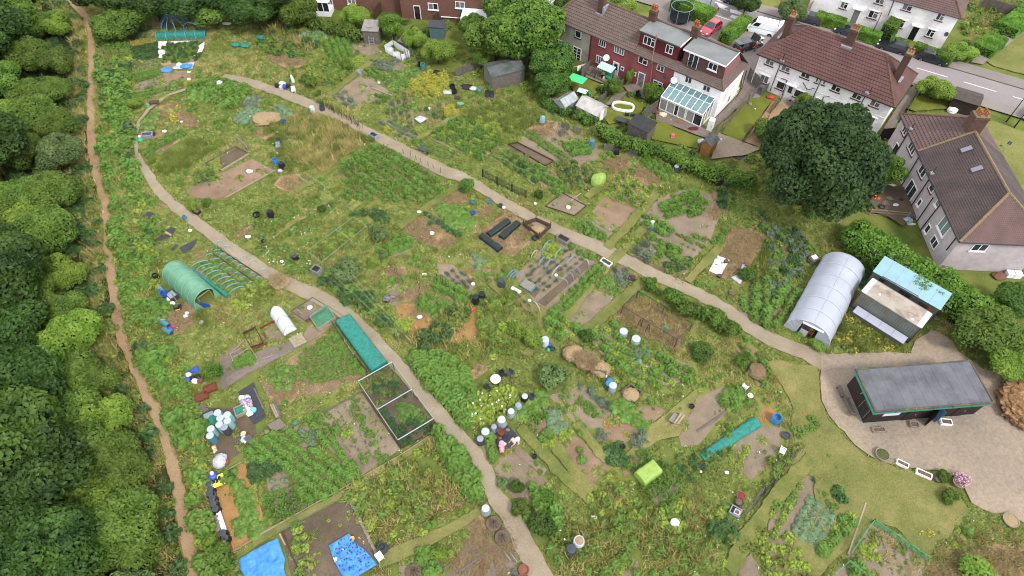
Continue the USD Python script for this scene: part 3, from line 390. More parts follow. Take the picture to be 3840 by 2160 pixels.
def bx(h,a0,a1,skirt,hang,d9,endskirt,fz=7.35,setb=.55):
 aB(h,tp(a0,-.32,TZ-.12),tp(a1+(.3 if endskirt else 0),-.32,TZ-.12),tp(a0,setb+.1,TZ+.6),tp(a1-(.55 if endskirt else 0),setb+.1,TZ+.6),skirt,gauge=.26)
 if endskirt:
  aB(h,tp(a1+.3,-.32,TZ-.12),tp(a1+.3,TD+.32,TZ-.12),tp(a1-.55,setb+.1,TZ+.6),tp(a1-.55,TD-.4,TZ+.6),skirt,gauge=.26)
  aO(h,tp(a1+.3,-.32,TZ-.1),tp(a1-.55,setb+.1,TZ+.62),bh)
 lo,hi=a0+(.02 if not endskirt else .45),a1-(.3 if not endskirt else .5)
 q=[tp(lo,setb,TZ+.3),tp(hi,setb,TZ+.3),tp(hi,TD-.5,TZ+.3),tp(lo,TD-.5,TZ+.3)]
 t=[tp(lo,setb+.1,fz),tp(hi-(.12 if endskirt else 0),setb+.1,fz),tp(hi-(.12 if endskirt else 0),3.9,fz),tp(lo,3.9,fz)]
 MB().hexa(q+t).b("dormer",hang,h)
 if endskirt:
  k=Te*.03
  MB().hexa([q[1]+k*.2,q[1]+k,q[2]+k,q[2]+k*.2,t[1]+k*.2,t[1]+k,t[2]+k,t[2]+k*.2]).b("tile_hanging",d9,h)
 r=MB().obox(tp(lo-.12,setb-.2,fz+.004),Te*(hi-lo+(.12 if endskirt else .3)),Td*3.5,(0,0,.14)).b("flat_roof",ec,h)
 MB().obox(tp(lo-.13,setb-.25,fz-.12),Te*(hi-lo+(.14 if endskirt else .32)),Td*.05,(0,0,.2)).b("fascia",az if endskirt else a7,r)
 MB().obox(tp(hi+(.01 if endskirt else .18),setb-.2,fz+.02),Te*.06,Td*3.5,(0,0,.16)).b("fascia",az,r)
 aB(h,tp(a1+(.2 if endskirt else 0),TD+.32,TZ-.12),tp(a0,TD+.32,TZ-.12),tp(hi,3.72,fz+.25),tp(lo,3.72,fz+.25),skirt,gauge=.34,tw=.33)
 aO(h,tp(lo,3.7,fz+.25),tp(hi,3.7,fz+.25),bh)
 MB().tube([tp(a0,-.36,TZ-.15),tp(a1+(.3 if endskirt else 0),-.36,TZ-.15)],.06).b("gutter",a7,h)
 return Wall(tp(0,setb+.05,0),Te,Tn)
D2=bx(h2,cl+.01,aY,bh,b3,b3,False)
window(h2,D2,c(2,0,1037,312),1.65,1.15,3,None,ah,top=True);window(h2,D2,c(2,0,1188,372),1.,1.15,2,None,ah,top=True)
window(h2,TW,c(2,0,990,458),1.35,.95,2,au,ah,top=True);window(h2,TW,c(2,0,1122,515),1.05,.85,2,au,ah);window(h2,TW,c(2,0,927,557),.42,.55,1,None,ar);window(h2,TW,c(2,0,1100,640),1.4,1.05,2,au,ah,top=True)
door(h2,TW,c(2,0,970,620),1.,2.15,ar)
MB().tube([tp(D2.hit(c(2,0,1100,270))[0],.3,7.9),tp(D2.hit(c(2,0,1100,270))[0],.3,5.3),tp(TW.hit(c(2,0,1070,460))[0],-.45,4.5),tp(TW.hit(c(2,0,1070,460))[0],-.12,4.2),tp(TW.hit(c(2,0,1045,640))[0],-.1,.3)],.06).b("soil_pipe",M("pink_pipe",C(196,150,146)),h2)
dS(h2,TW,c(2,0,1158,578),.26,a7)
chimney(h2,tp(cl+.1,TD/2+.1,0),Te,Td,.95,.7,6.4,8.9,6)
h3=thing("terraced_house","white end house with brick-coloured loft storey and glass-roofed conservatory","house")
aQ(h3,aY,bD,br)
D3=bx(h3,aY,bD,bh,ej,cN,True)
f=window(h3,D3,c(2,0,1367,462),1.3,1.95,2,None,ah)
a,z=D3.hit(c(2,0,1360,490));mb=MB()
for k in range(10):mb.obox(D3.p(a-.75+k*.165,z-.55,.2),Te*.03,Tn*.03,(0,0,1.05))
mb.obox(D3.p(a-.78,z+.5,.19),Te*1.56,Tn*.05,(0,0,.05)).obox(D3.p(a-.78,z-.6,.19),Te*1.56,Tn*.05,(0,0,.05)).b("balcony_rail",a7,f)
window(h3,D3,c(2,0,1517,502),1.2,.95,2,aE,ah);window(h3,TW,c(2,0,1333,602),.95,.95,2,aE,ah);window(h3,TW,c(2,0,1470,667),1.,.85,2,aE,ah)
chimney(h3,tp(aY+.15,TD/2+.2,0),Te,Td,.9,.75,6.6,8.9,5);dS(h3,TW,c(2,0,1237,592),.42)
SW=Wall(tp(bD,0,0),Td,Te)
window(h3,SW,c(2,0,1635,745),.7,1.2,1,None,ar);window(h3,SW,c(2,0,1700,690),.5,.9,1,None,ar);c6(h3,SW,[c(2,0,1765,530),c(2,0,1712,728)],.06,a7)
c0=TW.hit(c(2,0,1130,830))[0];ca,cb=aY+.1,bD-.55;cdp=2.6
K=lambda a,o,z:T0+Te*a+Tn*o+np.array([0,0,z])
dt=M("tinted_roof_glass",C(128,168,170),C(112,150,156),1.5,.06,spec=.8);cc=M("blind",C(196,196,186),C(176,176,168),3.,.2)
dA=MB().obox(K(ca,.02,0),Te*(cb-ca),Tn*cdp,(0,0,.35)).b("conservatory",az,h3)
mb=MB();zt,ze=3.05,2.15
for k in range(8):
 a=ca+(cb-ca)*k/7;mb.bar(K(a,.02,zt),K(a,cdp+.12,ze),.07,.09)
mb.bar(K(ca,.05,zt+.01),K(cb,.05,zt+.01),.1).bar(K(ca,cdp+.12,ze-.01),K(cb,cdp+.12,ze-.01),.12).bar(K(ca,1.,zt-.33),K(cb,1.,zt-.33),.05)
for k in(0,.9,1.9,2.4,3.3,3.45,4.4,5.4):mb.bar(K(ca+k*(cb-ca)/5.4,cdp,.35),K(ca+k*(cb-ca)/5.4,cdp,ze),.09)
for o in(.05,.9,1.75):mb.bar(K(cb,o,.35),K(cb,o,zt-(zt-ze)*o/cdp),.08)
mb.bar(K(ca,cdp,1.85),K(cb,cdp,1.85),.06).b("conservatory_frame",az,dA)
for k in range(7):
 a,b=ca+(cb-ca)*k/7+.04,ca+(cb-ca)*(k+1)/7-.04
 MB().hexa([K(a,.08,zt-.03),K(b,.08,zt-.03),K(b,cdp+.08,ze-.02),K(a,cdp+.08,ze-.02),K(a,.08,zt),K(b,.08,zt),K(b,cdp+.08,ze+.01),K(a,cdp+.08,ze+.01)]).b("roof_pane",dt,dA)
for k,(x0,x1)in enumerate(((0,.9),(.9,1.9),(1.9,2.4),(2.4,3.3),(3.45,4.4),(4.4,5.4))):
 a,b=ca+x0*(cb-ca)/5.4+.05,ca+x1*(cb-ca)/5.4-.05
 MB().obox(K(a,cdp-.03,.36),Te*(b-a),Tn*.02,(0,0,1.75)).b("pane",ah if k in(2,5)else cc,dA)
for o0,o1 in((.1,.86),(.94,1.7),(1.8,2.55)):MB().obox(K(cb-.03,o0,.36),Tn*(o1-o0),Te*.02,(0,0,1.5)).b("pane",cc,dA)
MB().obox(K(ca+.02,.1,.36),Te*.02,Tn*(cdp-.2),(0,0,1.6)).b("pane",cc,dA)
WA=radians(-38.);We=np.array([cos(WA),sin(WA),0]);Wn=np.array([sin(WA),-cos(WA),0]);Wd=-Wn;WZ=4.7;WD=7.6;WR=7.9
W0=at(1906,134,WZ)+Wd*.35+We*.3;W1=at(2250,271,WZ);WL=(W1-W0)@We-.35;W0[2]=0;WW=Wall(W0,We,Wn)
wp=lambda a,d,z:W0+We*a+Wd*d+np.array([0,0,z])
hw=thing("house_block","long white house block with red-brown hipped roof and three chimneys behind the big tree","house")
MB().obox(wp(0,0,-.1),We*WL,Wd*WD,(0,0,WZ+.1)).b("wall",br,hw)
o=.38;z0=WZ-.12;hp=3.6
rl,rr=wp(hp,WD/2,WR),wp(WL-hp,WD/2,WR);e=[wp(-o,-o,z0),wp(WL+o,-o,z0),wp(WL+o,WD+o,z0),wp(-o,WD+o,z0)]
aB(hw,e[0],e[1],rl,rr,cQ,gauge=.42,tw=.34,ribs=.04);aB(hw,e[1],e[2],rr,rr+We*-.01,cQ,gauge=.33,tw=.32);aB(hw,e[2],e[3],rr,rl,cQ,gauge=.36,tw=.36);aB(hw,e[3],e[0],rl,rl+We*.01,cQ,gauge=.33,tw=.32)
aO(hw,rl,rr);[aO(hw,a,b,cV)for a,b in((e[0],rl),(e[1],rr),(e[2],rr),(e[3],rl))]
MB().tube([e[0]+Wn*.06,e[1]+Wn*.06],.07).b("gutter",bp,hw);MB().tube([e[1],e[2]],.07).b("gutter",bp,hw)
chimney(hw,wp((WW.hit(c(3,0,600,300))[0]+.9)*0+WL*.5+.4,WD/2-.1,0),We,Wd,1.,.75,7.2,9.5,3)
MB().obox(wp(WL*.5-.25,WD/2-.85,7.2),We*1.3,Wd*.35,(0,0,.35)).b("flashing",an,hw)
chimney(hw,wp(1.5,WD/2-.9,0),We,Wd,.75,1.1,5.2,9.,2);chimney(hw,wp(WL-1.3,WD/2-.5,0),We,Wd,.8,1.05,5.2,9.3,2)
MB().obox(wp(WL-.9,WD/2-1.2,5.75),We*.3,Wd*1.4,(0,0,.2)).obox(wp(.7,WD/2-1.6,5.9),We*.3,Wd*1.4,(0,0,.2)).b("flashing",an,hw)
z2=lambda x,y:((2760+x*.24845)/S,(60+y*.24845)/S)
for q,g in(((515,690),ar),((755,785),ar),((1055,885),ah),((1515,1085),ah),((1830,1205),ah)):window(hw,WW,z2(*q),1.15,.95,2,au,g,top=True)
window(hw,WW,((3100+735*.24845)/S,(150+955*.24845)/S),1.15,.95,2,au,ar,top=True)
window(hw,WW,z2(430,950),1.15,1.1,2,au,ar,True);window(hw,WW,z2(675,1045),1.1,1.1,1,au,ah,True);window(hw,WW,z2(945,1175),1.15,1.1,1,au,ah,True)
for q in((1225,965),(1335,1000)):window(hw,WW,z2(*q),.35,.7,1,au,ar)
window(hw,WW,z2(1225,1285),.45,.85,1,au,ah,True);window(hw,WW,((3100+650*.24845)/S,(150+1215*.24845)/S),1.1,1.2,2,au,ar,True)
door(hw,WW,z2(800,1160),.95,2.1,cW,glass=ah,lintel=True)
for q in((680,700),(1300,930)):df(hw,WW,z2(*q),.2,WZ-.3)
df(hw,WW,((3100+580*.24845)/S,(150+850*.24845)/S),.2,WZ-.3);c6(hw,WW,[z2(690,935),z2(775,965),z2(700,1200)],.05);c6(hw,WW,[z2(1015,995),z2(1080,1110),z2(1190,1085)],.04);c6(hw,WW,[z2(1415,1205),z2(1325,1215),z2(1260,1400)],.05)
mb=MB();WW.slab(mb,.01,WL-.01,2.55,2.61,.05,.05);mb.b("string_course",br,hw)
for q in((710,660),):a,z=WW.hit(z2(*q));MB().obox(wp(a-.3,-.3,WZ+.05),We*.55,Wd*.35,(0,0,.16)).b("flashing",an,hw);MB().tube([wp(a,-.2,WZ),wp(a,-.2,WZ+1.2)],.05).b("vent_pipe",bp,hw)
a,z=WW.hit(((3100+620*.24845)/S,(150+790*.24845)/S));MB().obox(wp(a-.25,-.3,WZ+.1),We*.5,Wd*.35,(0,0,.2)).b("flashing",an,hw);MB().tube([wp(a+.2,-.1,WZ),wp(a+.2,-.1,WZ+1.1)],.05).b("vent_pipe",bp,hw)
CA=radians(-93.4);Ce=np.array([cos(CA),sin(CA),0]);Cn=np.array([sin(CA),-cos(CA),0]);Cd=-Cn;CZ=4.75;CD=8.4;CR=7.6
C0=at(*c(3,0,1003,858),CZ)+Cd*.3+Ce*.2;C1=at(*c(3,1,1450,370),CZ)-Ce*.3+Cd*.3;CL=(C1-C0)@Ce;C0[2]=0;CW=Wall(C0,Ce,Cn)
cp=lambda a,d,z:C0+Ce*a+Cd*d+np.array([0,0,z])
cs=CL*(285-0)/500;cs=(at(*c(3,0,1130,1140),CZ)-C0)@Ce
hA=thing("pebbledashed_house","pebbledashed half with ribbed red-brown tile roof and big brick chimney, by the fence","house");hB=thing("pebbledashed_house","pebbledashed half with dark fine-tiled roof and two skylights at the right edge","house")
MB().obox(cp(0,0,-.1),Ce*cs,Cd*CD,(0,0,CZ+.1)).b("wall",dc,hA);MB().obox(cp(cs+.004,0,-.1),Ce*(CL-cs),Cd*CD,(0,0,CZ+.1)).b("wall",dc,hB)
o=.35;z0=CZ-.12
hA0=cp(3.9,CD/2,CR);aB(hA,cp(-o,-o,z0),cp(cs,-o,z0),hA0,cp(cs,CD/2,CR),aZ,300,gauge=.34,tw=.36,ribs=.05);aB(hA,cp(cs,CD+o,z0),cp(-o,CD+o,z0),cp(cs,CD/2,CR),hA0,aZ,gauge=.36,tw=.38,ribs=.05);aB(hA,cp(-o,CD+o,z0),cp(-o,-o,z0),hA0,hA0+Cd*-.01,aZ,gauge=.34,tw=.36,ribs=.05);aO(hA,cp(-o,-o,z0),hA0);aO(hA,cp(-o,CD+o,z0),hA0)
hp=3.7;up=np.array([0,0,.06])
rA,rB=cp(cs+.01,CD/2,CR)+up,cp(CL-hp,CD/2,CR)+up
aB(hB,cp(cs+.01,-o,z0)+up,cp(CL+o,-o,z0)+up,rA,rB,dj,300,gauge=.22,tw=.2,ribs=.02);aB(hB,cp(CL+o,-o,z0)+up,cp(CL+o,CD+o,z0)+up,rB,rB+Cd*.01,aZ,gauge=.2,tw=.2,ribs=.015);aB(hB,cp(CL+o,CD+o,z0)+up,cp(cs,CD+o,z0)+up,rB,rA,dj,gauge=.3,tw=.3)
aO(hA,hA0,cp(cs,CD/2,CR));aO(hB,rA,rB,cn);aO(hB,cp(CL+o,-o,z0)+up,rB,cn);aO(hB,cp(CL+o,CD+o,z0)+up,rB,cn)
MB().bar(cp(cs,-o,z0+.1),cp(cs,CD/2,CR+.1),.22,.16).b("party_parapet",cn,hB)
for hh,a0,a1 in((hA,-.2,cs),(hB,cs,CL+o)):MB().tube([cp(a0,-o-.05,z0-.03),cp(a1,-o-.05,z0-.03)],.07).b("gutter",a7,hh)
EW=Wall(cp(CL,0,0),Cd,Ce);MB().tube([cp(CL+o+.05,-o,z0-.03),cp(CL+o+.05,CD+o,z0-.03)],.07).b("gutter",a7,hB)
z5=lambda x,y:((3280+x*.28986)/S,(380+y*.28986)/S);z6=lambda x,y:((3280+x*.28986)/S,(700+y*.28986)/S)
chimney(hA,cp(cs-.9,CD/2+.1,0),Ce,Cd,1.2,1.5,6.6,9.2,6);
for q in((1190,625),(1325,880)):
 d=FW*FPX+np.array([1.,0,0])*(z5(*q)[0]*S-1920)+UP*(1080-z5(*q)[1]*S);nn=np.cross(Ce,cp(0,CD/2,CR)-cp(0,-o,z0));nn/=norm(nn);nn=nn if nn[2]>0 else-nn
 k=np.array([0,0,dH]);hit=k+d*((cp(0,-o,z0+.06)-k)@nn/(d@nn));su=np.cross(nn,Ce);su=su if su[2]>0 else-su
 sk=MB().obox(hit-Ce*.36-su*.6,Ce*.72,su*1.2,nn*.12).b("skylight",a7,hB)
 MB().obox(hit-Ce*.28-su*.5+nn*.12,Ce*.56,su*1.,nn*.02).b("pane",M("skylight_glass",C(150,150,164),rough=.1,spec=.7),sk)
for hh,q,w,ht,l,s_ in((hA,(395,375),1.,1.,2,au),(hA,(490,600),1.6,1.2,3,au),(hB,(625,900),1.4,1.25,2,au),(hB,(745,1120),.9,.9,1,au),(hB,(585,1310),.6,.9,1,aE)):window(hh,CW,z5(*q),w,ht,l,s_,ah)
window(hB,CW,z5(470,1150),1.9,1.9,2,aE,ah);window(hB,CW,z6(825,215),.7,.9,1,aE,ar);window(hB,CW,z6(690,545),.7,1.1,1,aE,ah);window(hB,CW,z6(905,510),1.7,1.7,2,aE,M("pale_blue_glass",C(150,164,168),C(130,146,150),2.,.1,spec=.7));window(hB,CW,z6(775,720),1.3,1.1,2,None,ah)
for hh,a,b in((hA,z5(590,710),z5(340,1120)),(hB,z5(715,1010),z5(480,1360)),(hB,z6(870,215),z6(560,620)),(hB,z6(1075,650),z6(940,820)),(hB,z6(770,140),z6(530,490)),(hA,z5(440,410),z5(270,690))):c6(hh,CW,[a,b],.055)
door(hA,CW,z5(250,660),1.,2.1,bv);
for hh,q in((hA,(490,350)),(hB,(750,945))):a,z=CW.hit(z5(*q));MB().obox(cp(a-.2,-.3,CZ+.12),Ce*.4,Cd*.3,(0,0,.2)).b("flashing",an,hh);MB().tube([cp(a,-.1,CZ),cp(a,-.1,CZ+1.1)],.04).b("vent_pipe",bp,hh)
window(hB,EW,z6(1360,785),1.5,1.05,2,aE,ah)
DA=radians(-32.2);De=np.array([cos(DA),sin(DA),0]);Dn=np.array([sin(DA),-cos(DA),0]);Dd=-Dn;DZ=4.9
DB=at(1932+487,46,DZ)-De*.3+Dd*.35;DL=19.;D0=DB-De*DL;D0[2]=0;DW=Wall(D0,De,Dn);DDp=7.6;DR=8.
dp=lambda a,d,z:D0+De*a+Dd*d+np.array([0,0,z])
hd=thing("house_block","white rendered house block across the street with grey and black front doors","house")
MB().obox(dp(0,0,-.1),De*DL,Dd*DDp,(0,0,DZ+.1)).b("wall",br,hd)
o=.35;z0=DZ-.12;e=[dp(-o,-o,z0),dp(DL+o,-o,z0),dp(DL+o,DDp+o,z0),dp(-o,DDp+o,z0)];rl,rr=dp(3.6,DDp/2,DR),dp(DL-3.6,DDp/2,DR)
aB(hd,e[0],e[1],rl,rr,aZ,gauge=.3,tw=.3);aB(hd,e[1],e[2],rr,rr-De*.01,aZ,gauge=.3,tw=.3);aB(hd,e[2],e[3],rr,rl,aZ,gauge=.4,tw=.4);aB(hd,e[3],e[0],rl,rl+De*.01,aZ,gauge=.3)
aO(hd,e[1],rr);aO(hd,rl,rr);aO(hd,e[0],rl);MB().tube([e[0],e[1]],.07).b("gutter",a7,hd)
z7=lambda x,y:((3060+x*.3028)/S,y*.3028/S)
for q,w,ht,li in(((350,65),1.,1.,True),((795,5),1.15,1.,False),((710,180),1.3,1.1,True),((1135,85),1.25,1.05,False),((1030,285),1.4,1.15,True),((1540,210),.95,1.,False),((1420,410),1.,1.1,True)):window(hd,DW,z7(*q),w,ht,2,au,None,li,top=True)
door(hd,DW,z7(510,150),1.,2.1,dL,lintel=True);door(hd,DW,z7(1220,390),1.,2.1,bv,lintel=True);c6(hd,DW,[z7(970,0),z7(890,200)],.05)
dS(hd,DW,z7(1620,405),.3,a7);chimney(hd,dp(DL-1.5,DDp/2,0),De,Dd,.8,1.,5.5,9.2,2);MB().obox(dp(DL-1.,DDp/2-.9,5.75),De*.3,Dd*1.6,(0,0,.25)).b("flashing",an,hd)
def bF(F,ang,L,label,wins,doors,a8=7,z=5):
 a=radians(ang);e_=np.array([cos(a),sin(a),0]);n_=np.array([sin(a),-cos(a),0]);o_=at(*F);W=Wall(o_,e_,n_);h=thing("brick_house",label,"house")
 q=lambda s,d,zz:o_+e_*s-n_*d+np.array([0,0,zz])
 MB().obox(q(0,0,-.1),e_*L,-n_*a8,(0,0,z+.1)).b("wall",d3,h)
 for(x,y,w,ht,l)in wins:window(h,W,(x,y),w,ht,l,aE,None)
 for(x,y,m)in doors:door(h,W,(x,y),1.,2.1,m,glass=ah)
 aB(h,q(-.3,-.35,z-.12),q(L+.3,-.35,z-.12),q(-.3,a8/2,z+2.6),q(L+.3,a8/2,z+2.6),aZ,gauge=.4,tw=.4);aB(h,q(L+.3,a8+.35,z-.12),q(-.3,a8+.35,z-.12),q(L+.3,a8/2,z+2.6),q(-.3,a8/2,z+2.6),aZ,gauge=.4,tw=.4);aO(h,q(-.3,a8/2,z+2.6),q(L+.3,a8/2,z+2.6))
 for s in(0,L):MB().poly([q(s,0,z),q(s,a8,z),q(s,a8/2,z+2.5)]).b("gable",d3,h)
 return h,W,q
hb1,B1,q1=bF((1012,45),-8.5,21.,"long brown brick house at top edge with white framed black door and white awning",[(644+1337/3,16,1.5,1.,2),(644+1540/3,12,1.4,1.,2)],[(644+1217/3,27,bv)])
a,z=B1.hit((644+1660/3,12));MB().hexa([q1(a-1.9,-.05,2.35),q1(a+1.9,-.05,2.35),q1(a+1.9,-2.2,2.),q1(a-1.9,-2.2,2.),q1(a-1.9,-.05,2.42),q1(a+1.9,-.05,2.42),q1(a+1.9,-2.2,2.07),q1(a-1.9,-2.2,2.07)]).b("awning",M("white_plastic",C(226,228,232,.8),rough=.4),hb1)
mb=MB();[mb.bar(q1(a+s,-2.15,0),q1(a+s,-2.15,2.),.07)for s in(-1.85,1.85)];mb.b("awning_posts",az,hb1)
hb2,B2,q2=bF((838,24),-5.,11.5,"smaller brown brick house at top edge with white glazed porch",[(644+720/3,2,1.2,1.,2)],[])
po=MB().obox(q2(-2.4,-2.,0),(q2(1,0,0)-q2(0,0,0))*2.6,(q2(0,1,0)-q2(0,0,0))*2.,(0,0,.8)).b("porch",az,hb2)
mb=MB();gl=MB()
for s in(-2.4,-1.55,-.7,.18):mb.bar(q2(s,-1.97,.8),q2(s,-1.97,2.2),.08)
for d_ in(-1.97,-1.,-.05):mb.bar(q2(.17,d_,.8),q2(.17,d_,2.2),.08)
mb.obox(q2(-2.5,-2.1,2.2),(q2(1,0,0)-q2(0,0,0))*2.8,(q2(0,1,0)-q2(0,0,0))*2.15,(0,0,.1)).b("porch_frame",az,po)
for s in(-2.35,-1.5,-.65):gl.obox(q2(s,-1.96,.8),(q2(1,0,0)-q2(0,0,0))*.78,(q2(0,1,0)-q2(0,0,0))*.02,(0,0,1.38))
gl.b("porch_glass",ah,po)
lt=thing("lean_to","glazed white lean-to roof beside cream house at the top edge","lean-to");a0,a1,b0,b1=A(2,0,165,60,2.2),A(2,0,300,100,2.2),A(2,0,290,-30,2.8),A(2,0,430,10,2.8)
MB().quad(a0,a1,b1,b0).b("glazing",M("milky_glazing",C(196,200,190),C(176,182,170),2.,.2),lt);mb=MB()
for k in np.linspace(0,1,6):mb.bar(a0+(a1-a0)*k+[0,0,.03],b0+(b1-b0)*k+[0,0,.03],.07)
mb.bar(a0,a1,.1).bar(b0,b1,.1);[mb.bar(p_,p_*[1,1,0],.1)for p_ in(a0,a1,b0,b1)];mb.b("frame",az,lt)
d5=bc("leaf_oak",C(58,85,37,.95),C(95,123,53,.95),.5,.4,.2);ch=bc("leaf_oak_mid",C(75,106,42,.95),C(117,146,62,.95),.5,.4,.2)
cg=bc("leaf_thorn",C(94,120,47,.95),C(134,155,66,.95),.5,.38,.18);dG=bc("leaf_lime",C(118,149,52,.95),C(162,183,76,.95),.5,.35,.15)
cw=bc("leaf_greygreen",C(103,127,73,.95),C(147,166,102,.95),.6,.35,.15);bl=bc("leaf_hedge",C(90,125,46,.95),C(139,168,68,.95),.8,.38,.12)
ek=bc("leaf_dark",C(60,88,46,.95),C(96,122,66,.95),.35,.5,.08);bq=bc("leaf_privet",C(96,138,45,.95),C(138,176,69,.95),.6,.3,.1)
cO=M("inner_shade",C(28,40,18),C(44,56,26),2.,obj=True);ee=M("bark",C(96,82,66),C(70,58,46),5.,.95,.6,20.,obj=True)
def cC(h,r,rg,limbs=5):
 mb=MB().tube([(0,0,-.1),(.05*h*rg.normal()*.3,0,h*.3),(rg.normal()*.1,rg.normal()*.1,h*.62)],[r*1.25,r,r*.6],8)
 for k in range(limbs):
  a=k*2.4+rg.uniform(0,1);z=h*rg.uniform(.28,.5);e=h*rg.uniform(.22,.34)
  mb.tube([(0,0,z),(cos(a)*e*.6,sin(a)*e*.6,z+e*.55),(cos(a)*e,sin(a)*e,z+e*1.2)],[r*.5,r*.35,r*.12],5)
 return mb
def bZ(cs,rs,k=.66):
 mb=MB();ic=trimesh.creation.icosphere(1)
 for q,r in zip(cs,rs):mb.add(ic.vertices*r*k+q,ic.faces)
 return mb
def aq(name,R,Hc,zc,n,size,co,seed,long=1.6,k=16,sub=.45,bo=.25,trunk=True,spread=.75):
 def dC(p):
  rg=np.random.default_rng(seed);cs,rs=et((0,0,zc),(R,R,Hc),k,rg,spread,sub)
  c8=cs[:,2]-rs>-.3;cs,rs=cs[c8],rs[c8]
  cs=np.vstack([cs,[[0,0,zc]]]);rs=np.append(rs,min(R,Hc)*.62)
  if trunk:cC(zc*1.5,max(.06,R*.05),rg).b("trunk",ee,p)
  v,f=bm(cs,rs,n,size,rg,bo);w=v.copy();ok=(w[:,2]>.02)
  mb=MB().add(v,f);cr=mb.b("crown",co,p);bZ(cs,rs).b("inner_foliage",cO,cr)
 cT(name,dC)
aq("oak_a",3.7,3.2,5.2,21000,.25,d5,1,1.3,30,.34,spread=.85);aq("oak_b",3.4,3.,4.8,19000,.235,ch,2,1.3,28,.34,spread=.85);aq("oak_c",3.9,3.4,5.5,22000,.25,d5,3,1.3,32,.33,spread=.85)
aq("thorn_a",2.9,2.1,2.6,19000,.175,cg,4,2.6,26,.36);aq("thorn_b",2.6,1.9,2.4,17000,.17,dG,5,2.6,24,.36);aq("thorn_c",2.8,2.2,2.8,18000,.175,cw,6,2.4,22,.4)
aq("ash_a",2.9,2.7,4.,16000,.2,bl,7,1.8,26,.36,spread=.82);aq("big_dark",6.4,5.6,5.9,60000,.24,ek,8,1.3,64,.25,spread=.84);aq("shrub_a",1.1,.75,.7,2600,.15,bl,9,1.6,12,.5,trunk=False)
aq("shrub_b",1.1,.8,.75,2600,.15,dG,10,1.6,12,.5,trunk=False);aq("shrub_c",1.1,.8,.75,2600,.14,cg,11,2.2,14,.45,trunk=False);aq("shrub_d",1.1,.75,.7,2400,.15,ch,12,1.6,12,.5,trunk=False);aq("shrub_g",1.1,.8,.75,2400,.15,cw,13,2.2,12,.5,trunk=False)
TONE={"oak_a":"dark green broadleaf tree","oak_b":"mid green broadleaf tree","oak_c":"very dark green broadleaf tree","thorn_a":"olive hawthorn bush","thorn_b":"yellow-green hawthorn bush","thorn_c":"grey-green hawthorn bush","ash_a":"fresh green ash tree"}
eq=[(-48,"the path's top bend"),(6,"the blue hoop cage"),(95,"the torn white sheets"),(185,"the top sown rows"),(265,"the curved trodden path"),(345,"the grey box"),(430,"the raised beds"),(520,"the upper black sheets"),(610,"the lower black sheets"),(705,"the green polytunnel"),(800,"the blue barrels"),(900,"the bare corner plot"),(990,"the red tubs"),(1080,"the tall water barrels"),(1160,"the white bulk bag"),(1240,"the yellow tray"),(1330,"the black pots"),(1425,"the left blue tarpaulin"),(1540,"the bottom edge")]
dl=np.array([q[:2]for q in dirt]);ORD=["nearest to","second from","third from","fourth from","fifth from","sixth from","seventh from","eighth from","ninth from"]
tr=np.random.default_rng(21);prev=None
for y,mark_ in eq:
 fx=np.interp(y,[-60,0,77,267,433,633,806,950,1099,1266,1449,1530],[150,174,229,228,243,273,297,353,417,455,489,500]);base=at(fx,y)
 d,n=3.9,0
 while n<9:
  q=base+np.array([-d,0,0])+[tr.uniform(-.6,.6),tr.uniform(-1.1,1.1),0]
  eG=at(0,y)[0]-7.5
  if q[0]<eG:break
  ds=d<8.
  kind=tr.choice(["thorn_a","thorn_b","thorn_c","thorn_a"]if ds else["oak_a","oak_b","oak_c","ash_a","oak_a"],p=[.42,.28,.06,.24]if ds else[.34,.2,.26,.08,.12])
  if 300<y<640 and not ds:kind=tr.choice(["thorn_a","oak_a","thorn_b","oak_b"])
  sc=tr.uniform(.75,1.05)if ds else tr.uniform(.8,1.15)
  copy(kind,"wood_tree",f"{TONE[kind]} {ORD[n]} dirt path, level with {mark_}","tree" if "tree" in TONE[kind]else "bush",q,tr.uniform(0,6.28),"trees and bushes of the wood",(sc,sc,sc*tr.uniform(.8,1.1)))
  d+=(3.3 if ds else 4.2)*sc+tr.uniform(-.3,.5);n+=1
def tree(kind,F,zc,sc,label,cat="tree",name="tree",rz=None,group=None):
 q=at(*F,zc);q[2]=0
 return copy(kind,name,label,cat,q,tr.uniform(0,6.28)if rz is None else rz,group,sc)
tree("big_dark",(2058,412),5.9,1.02,"huge dark green round-crowned tree in front of the white house block")
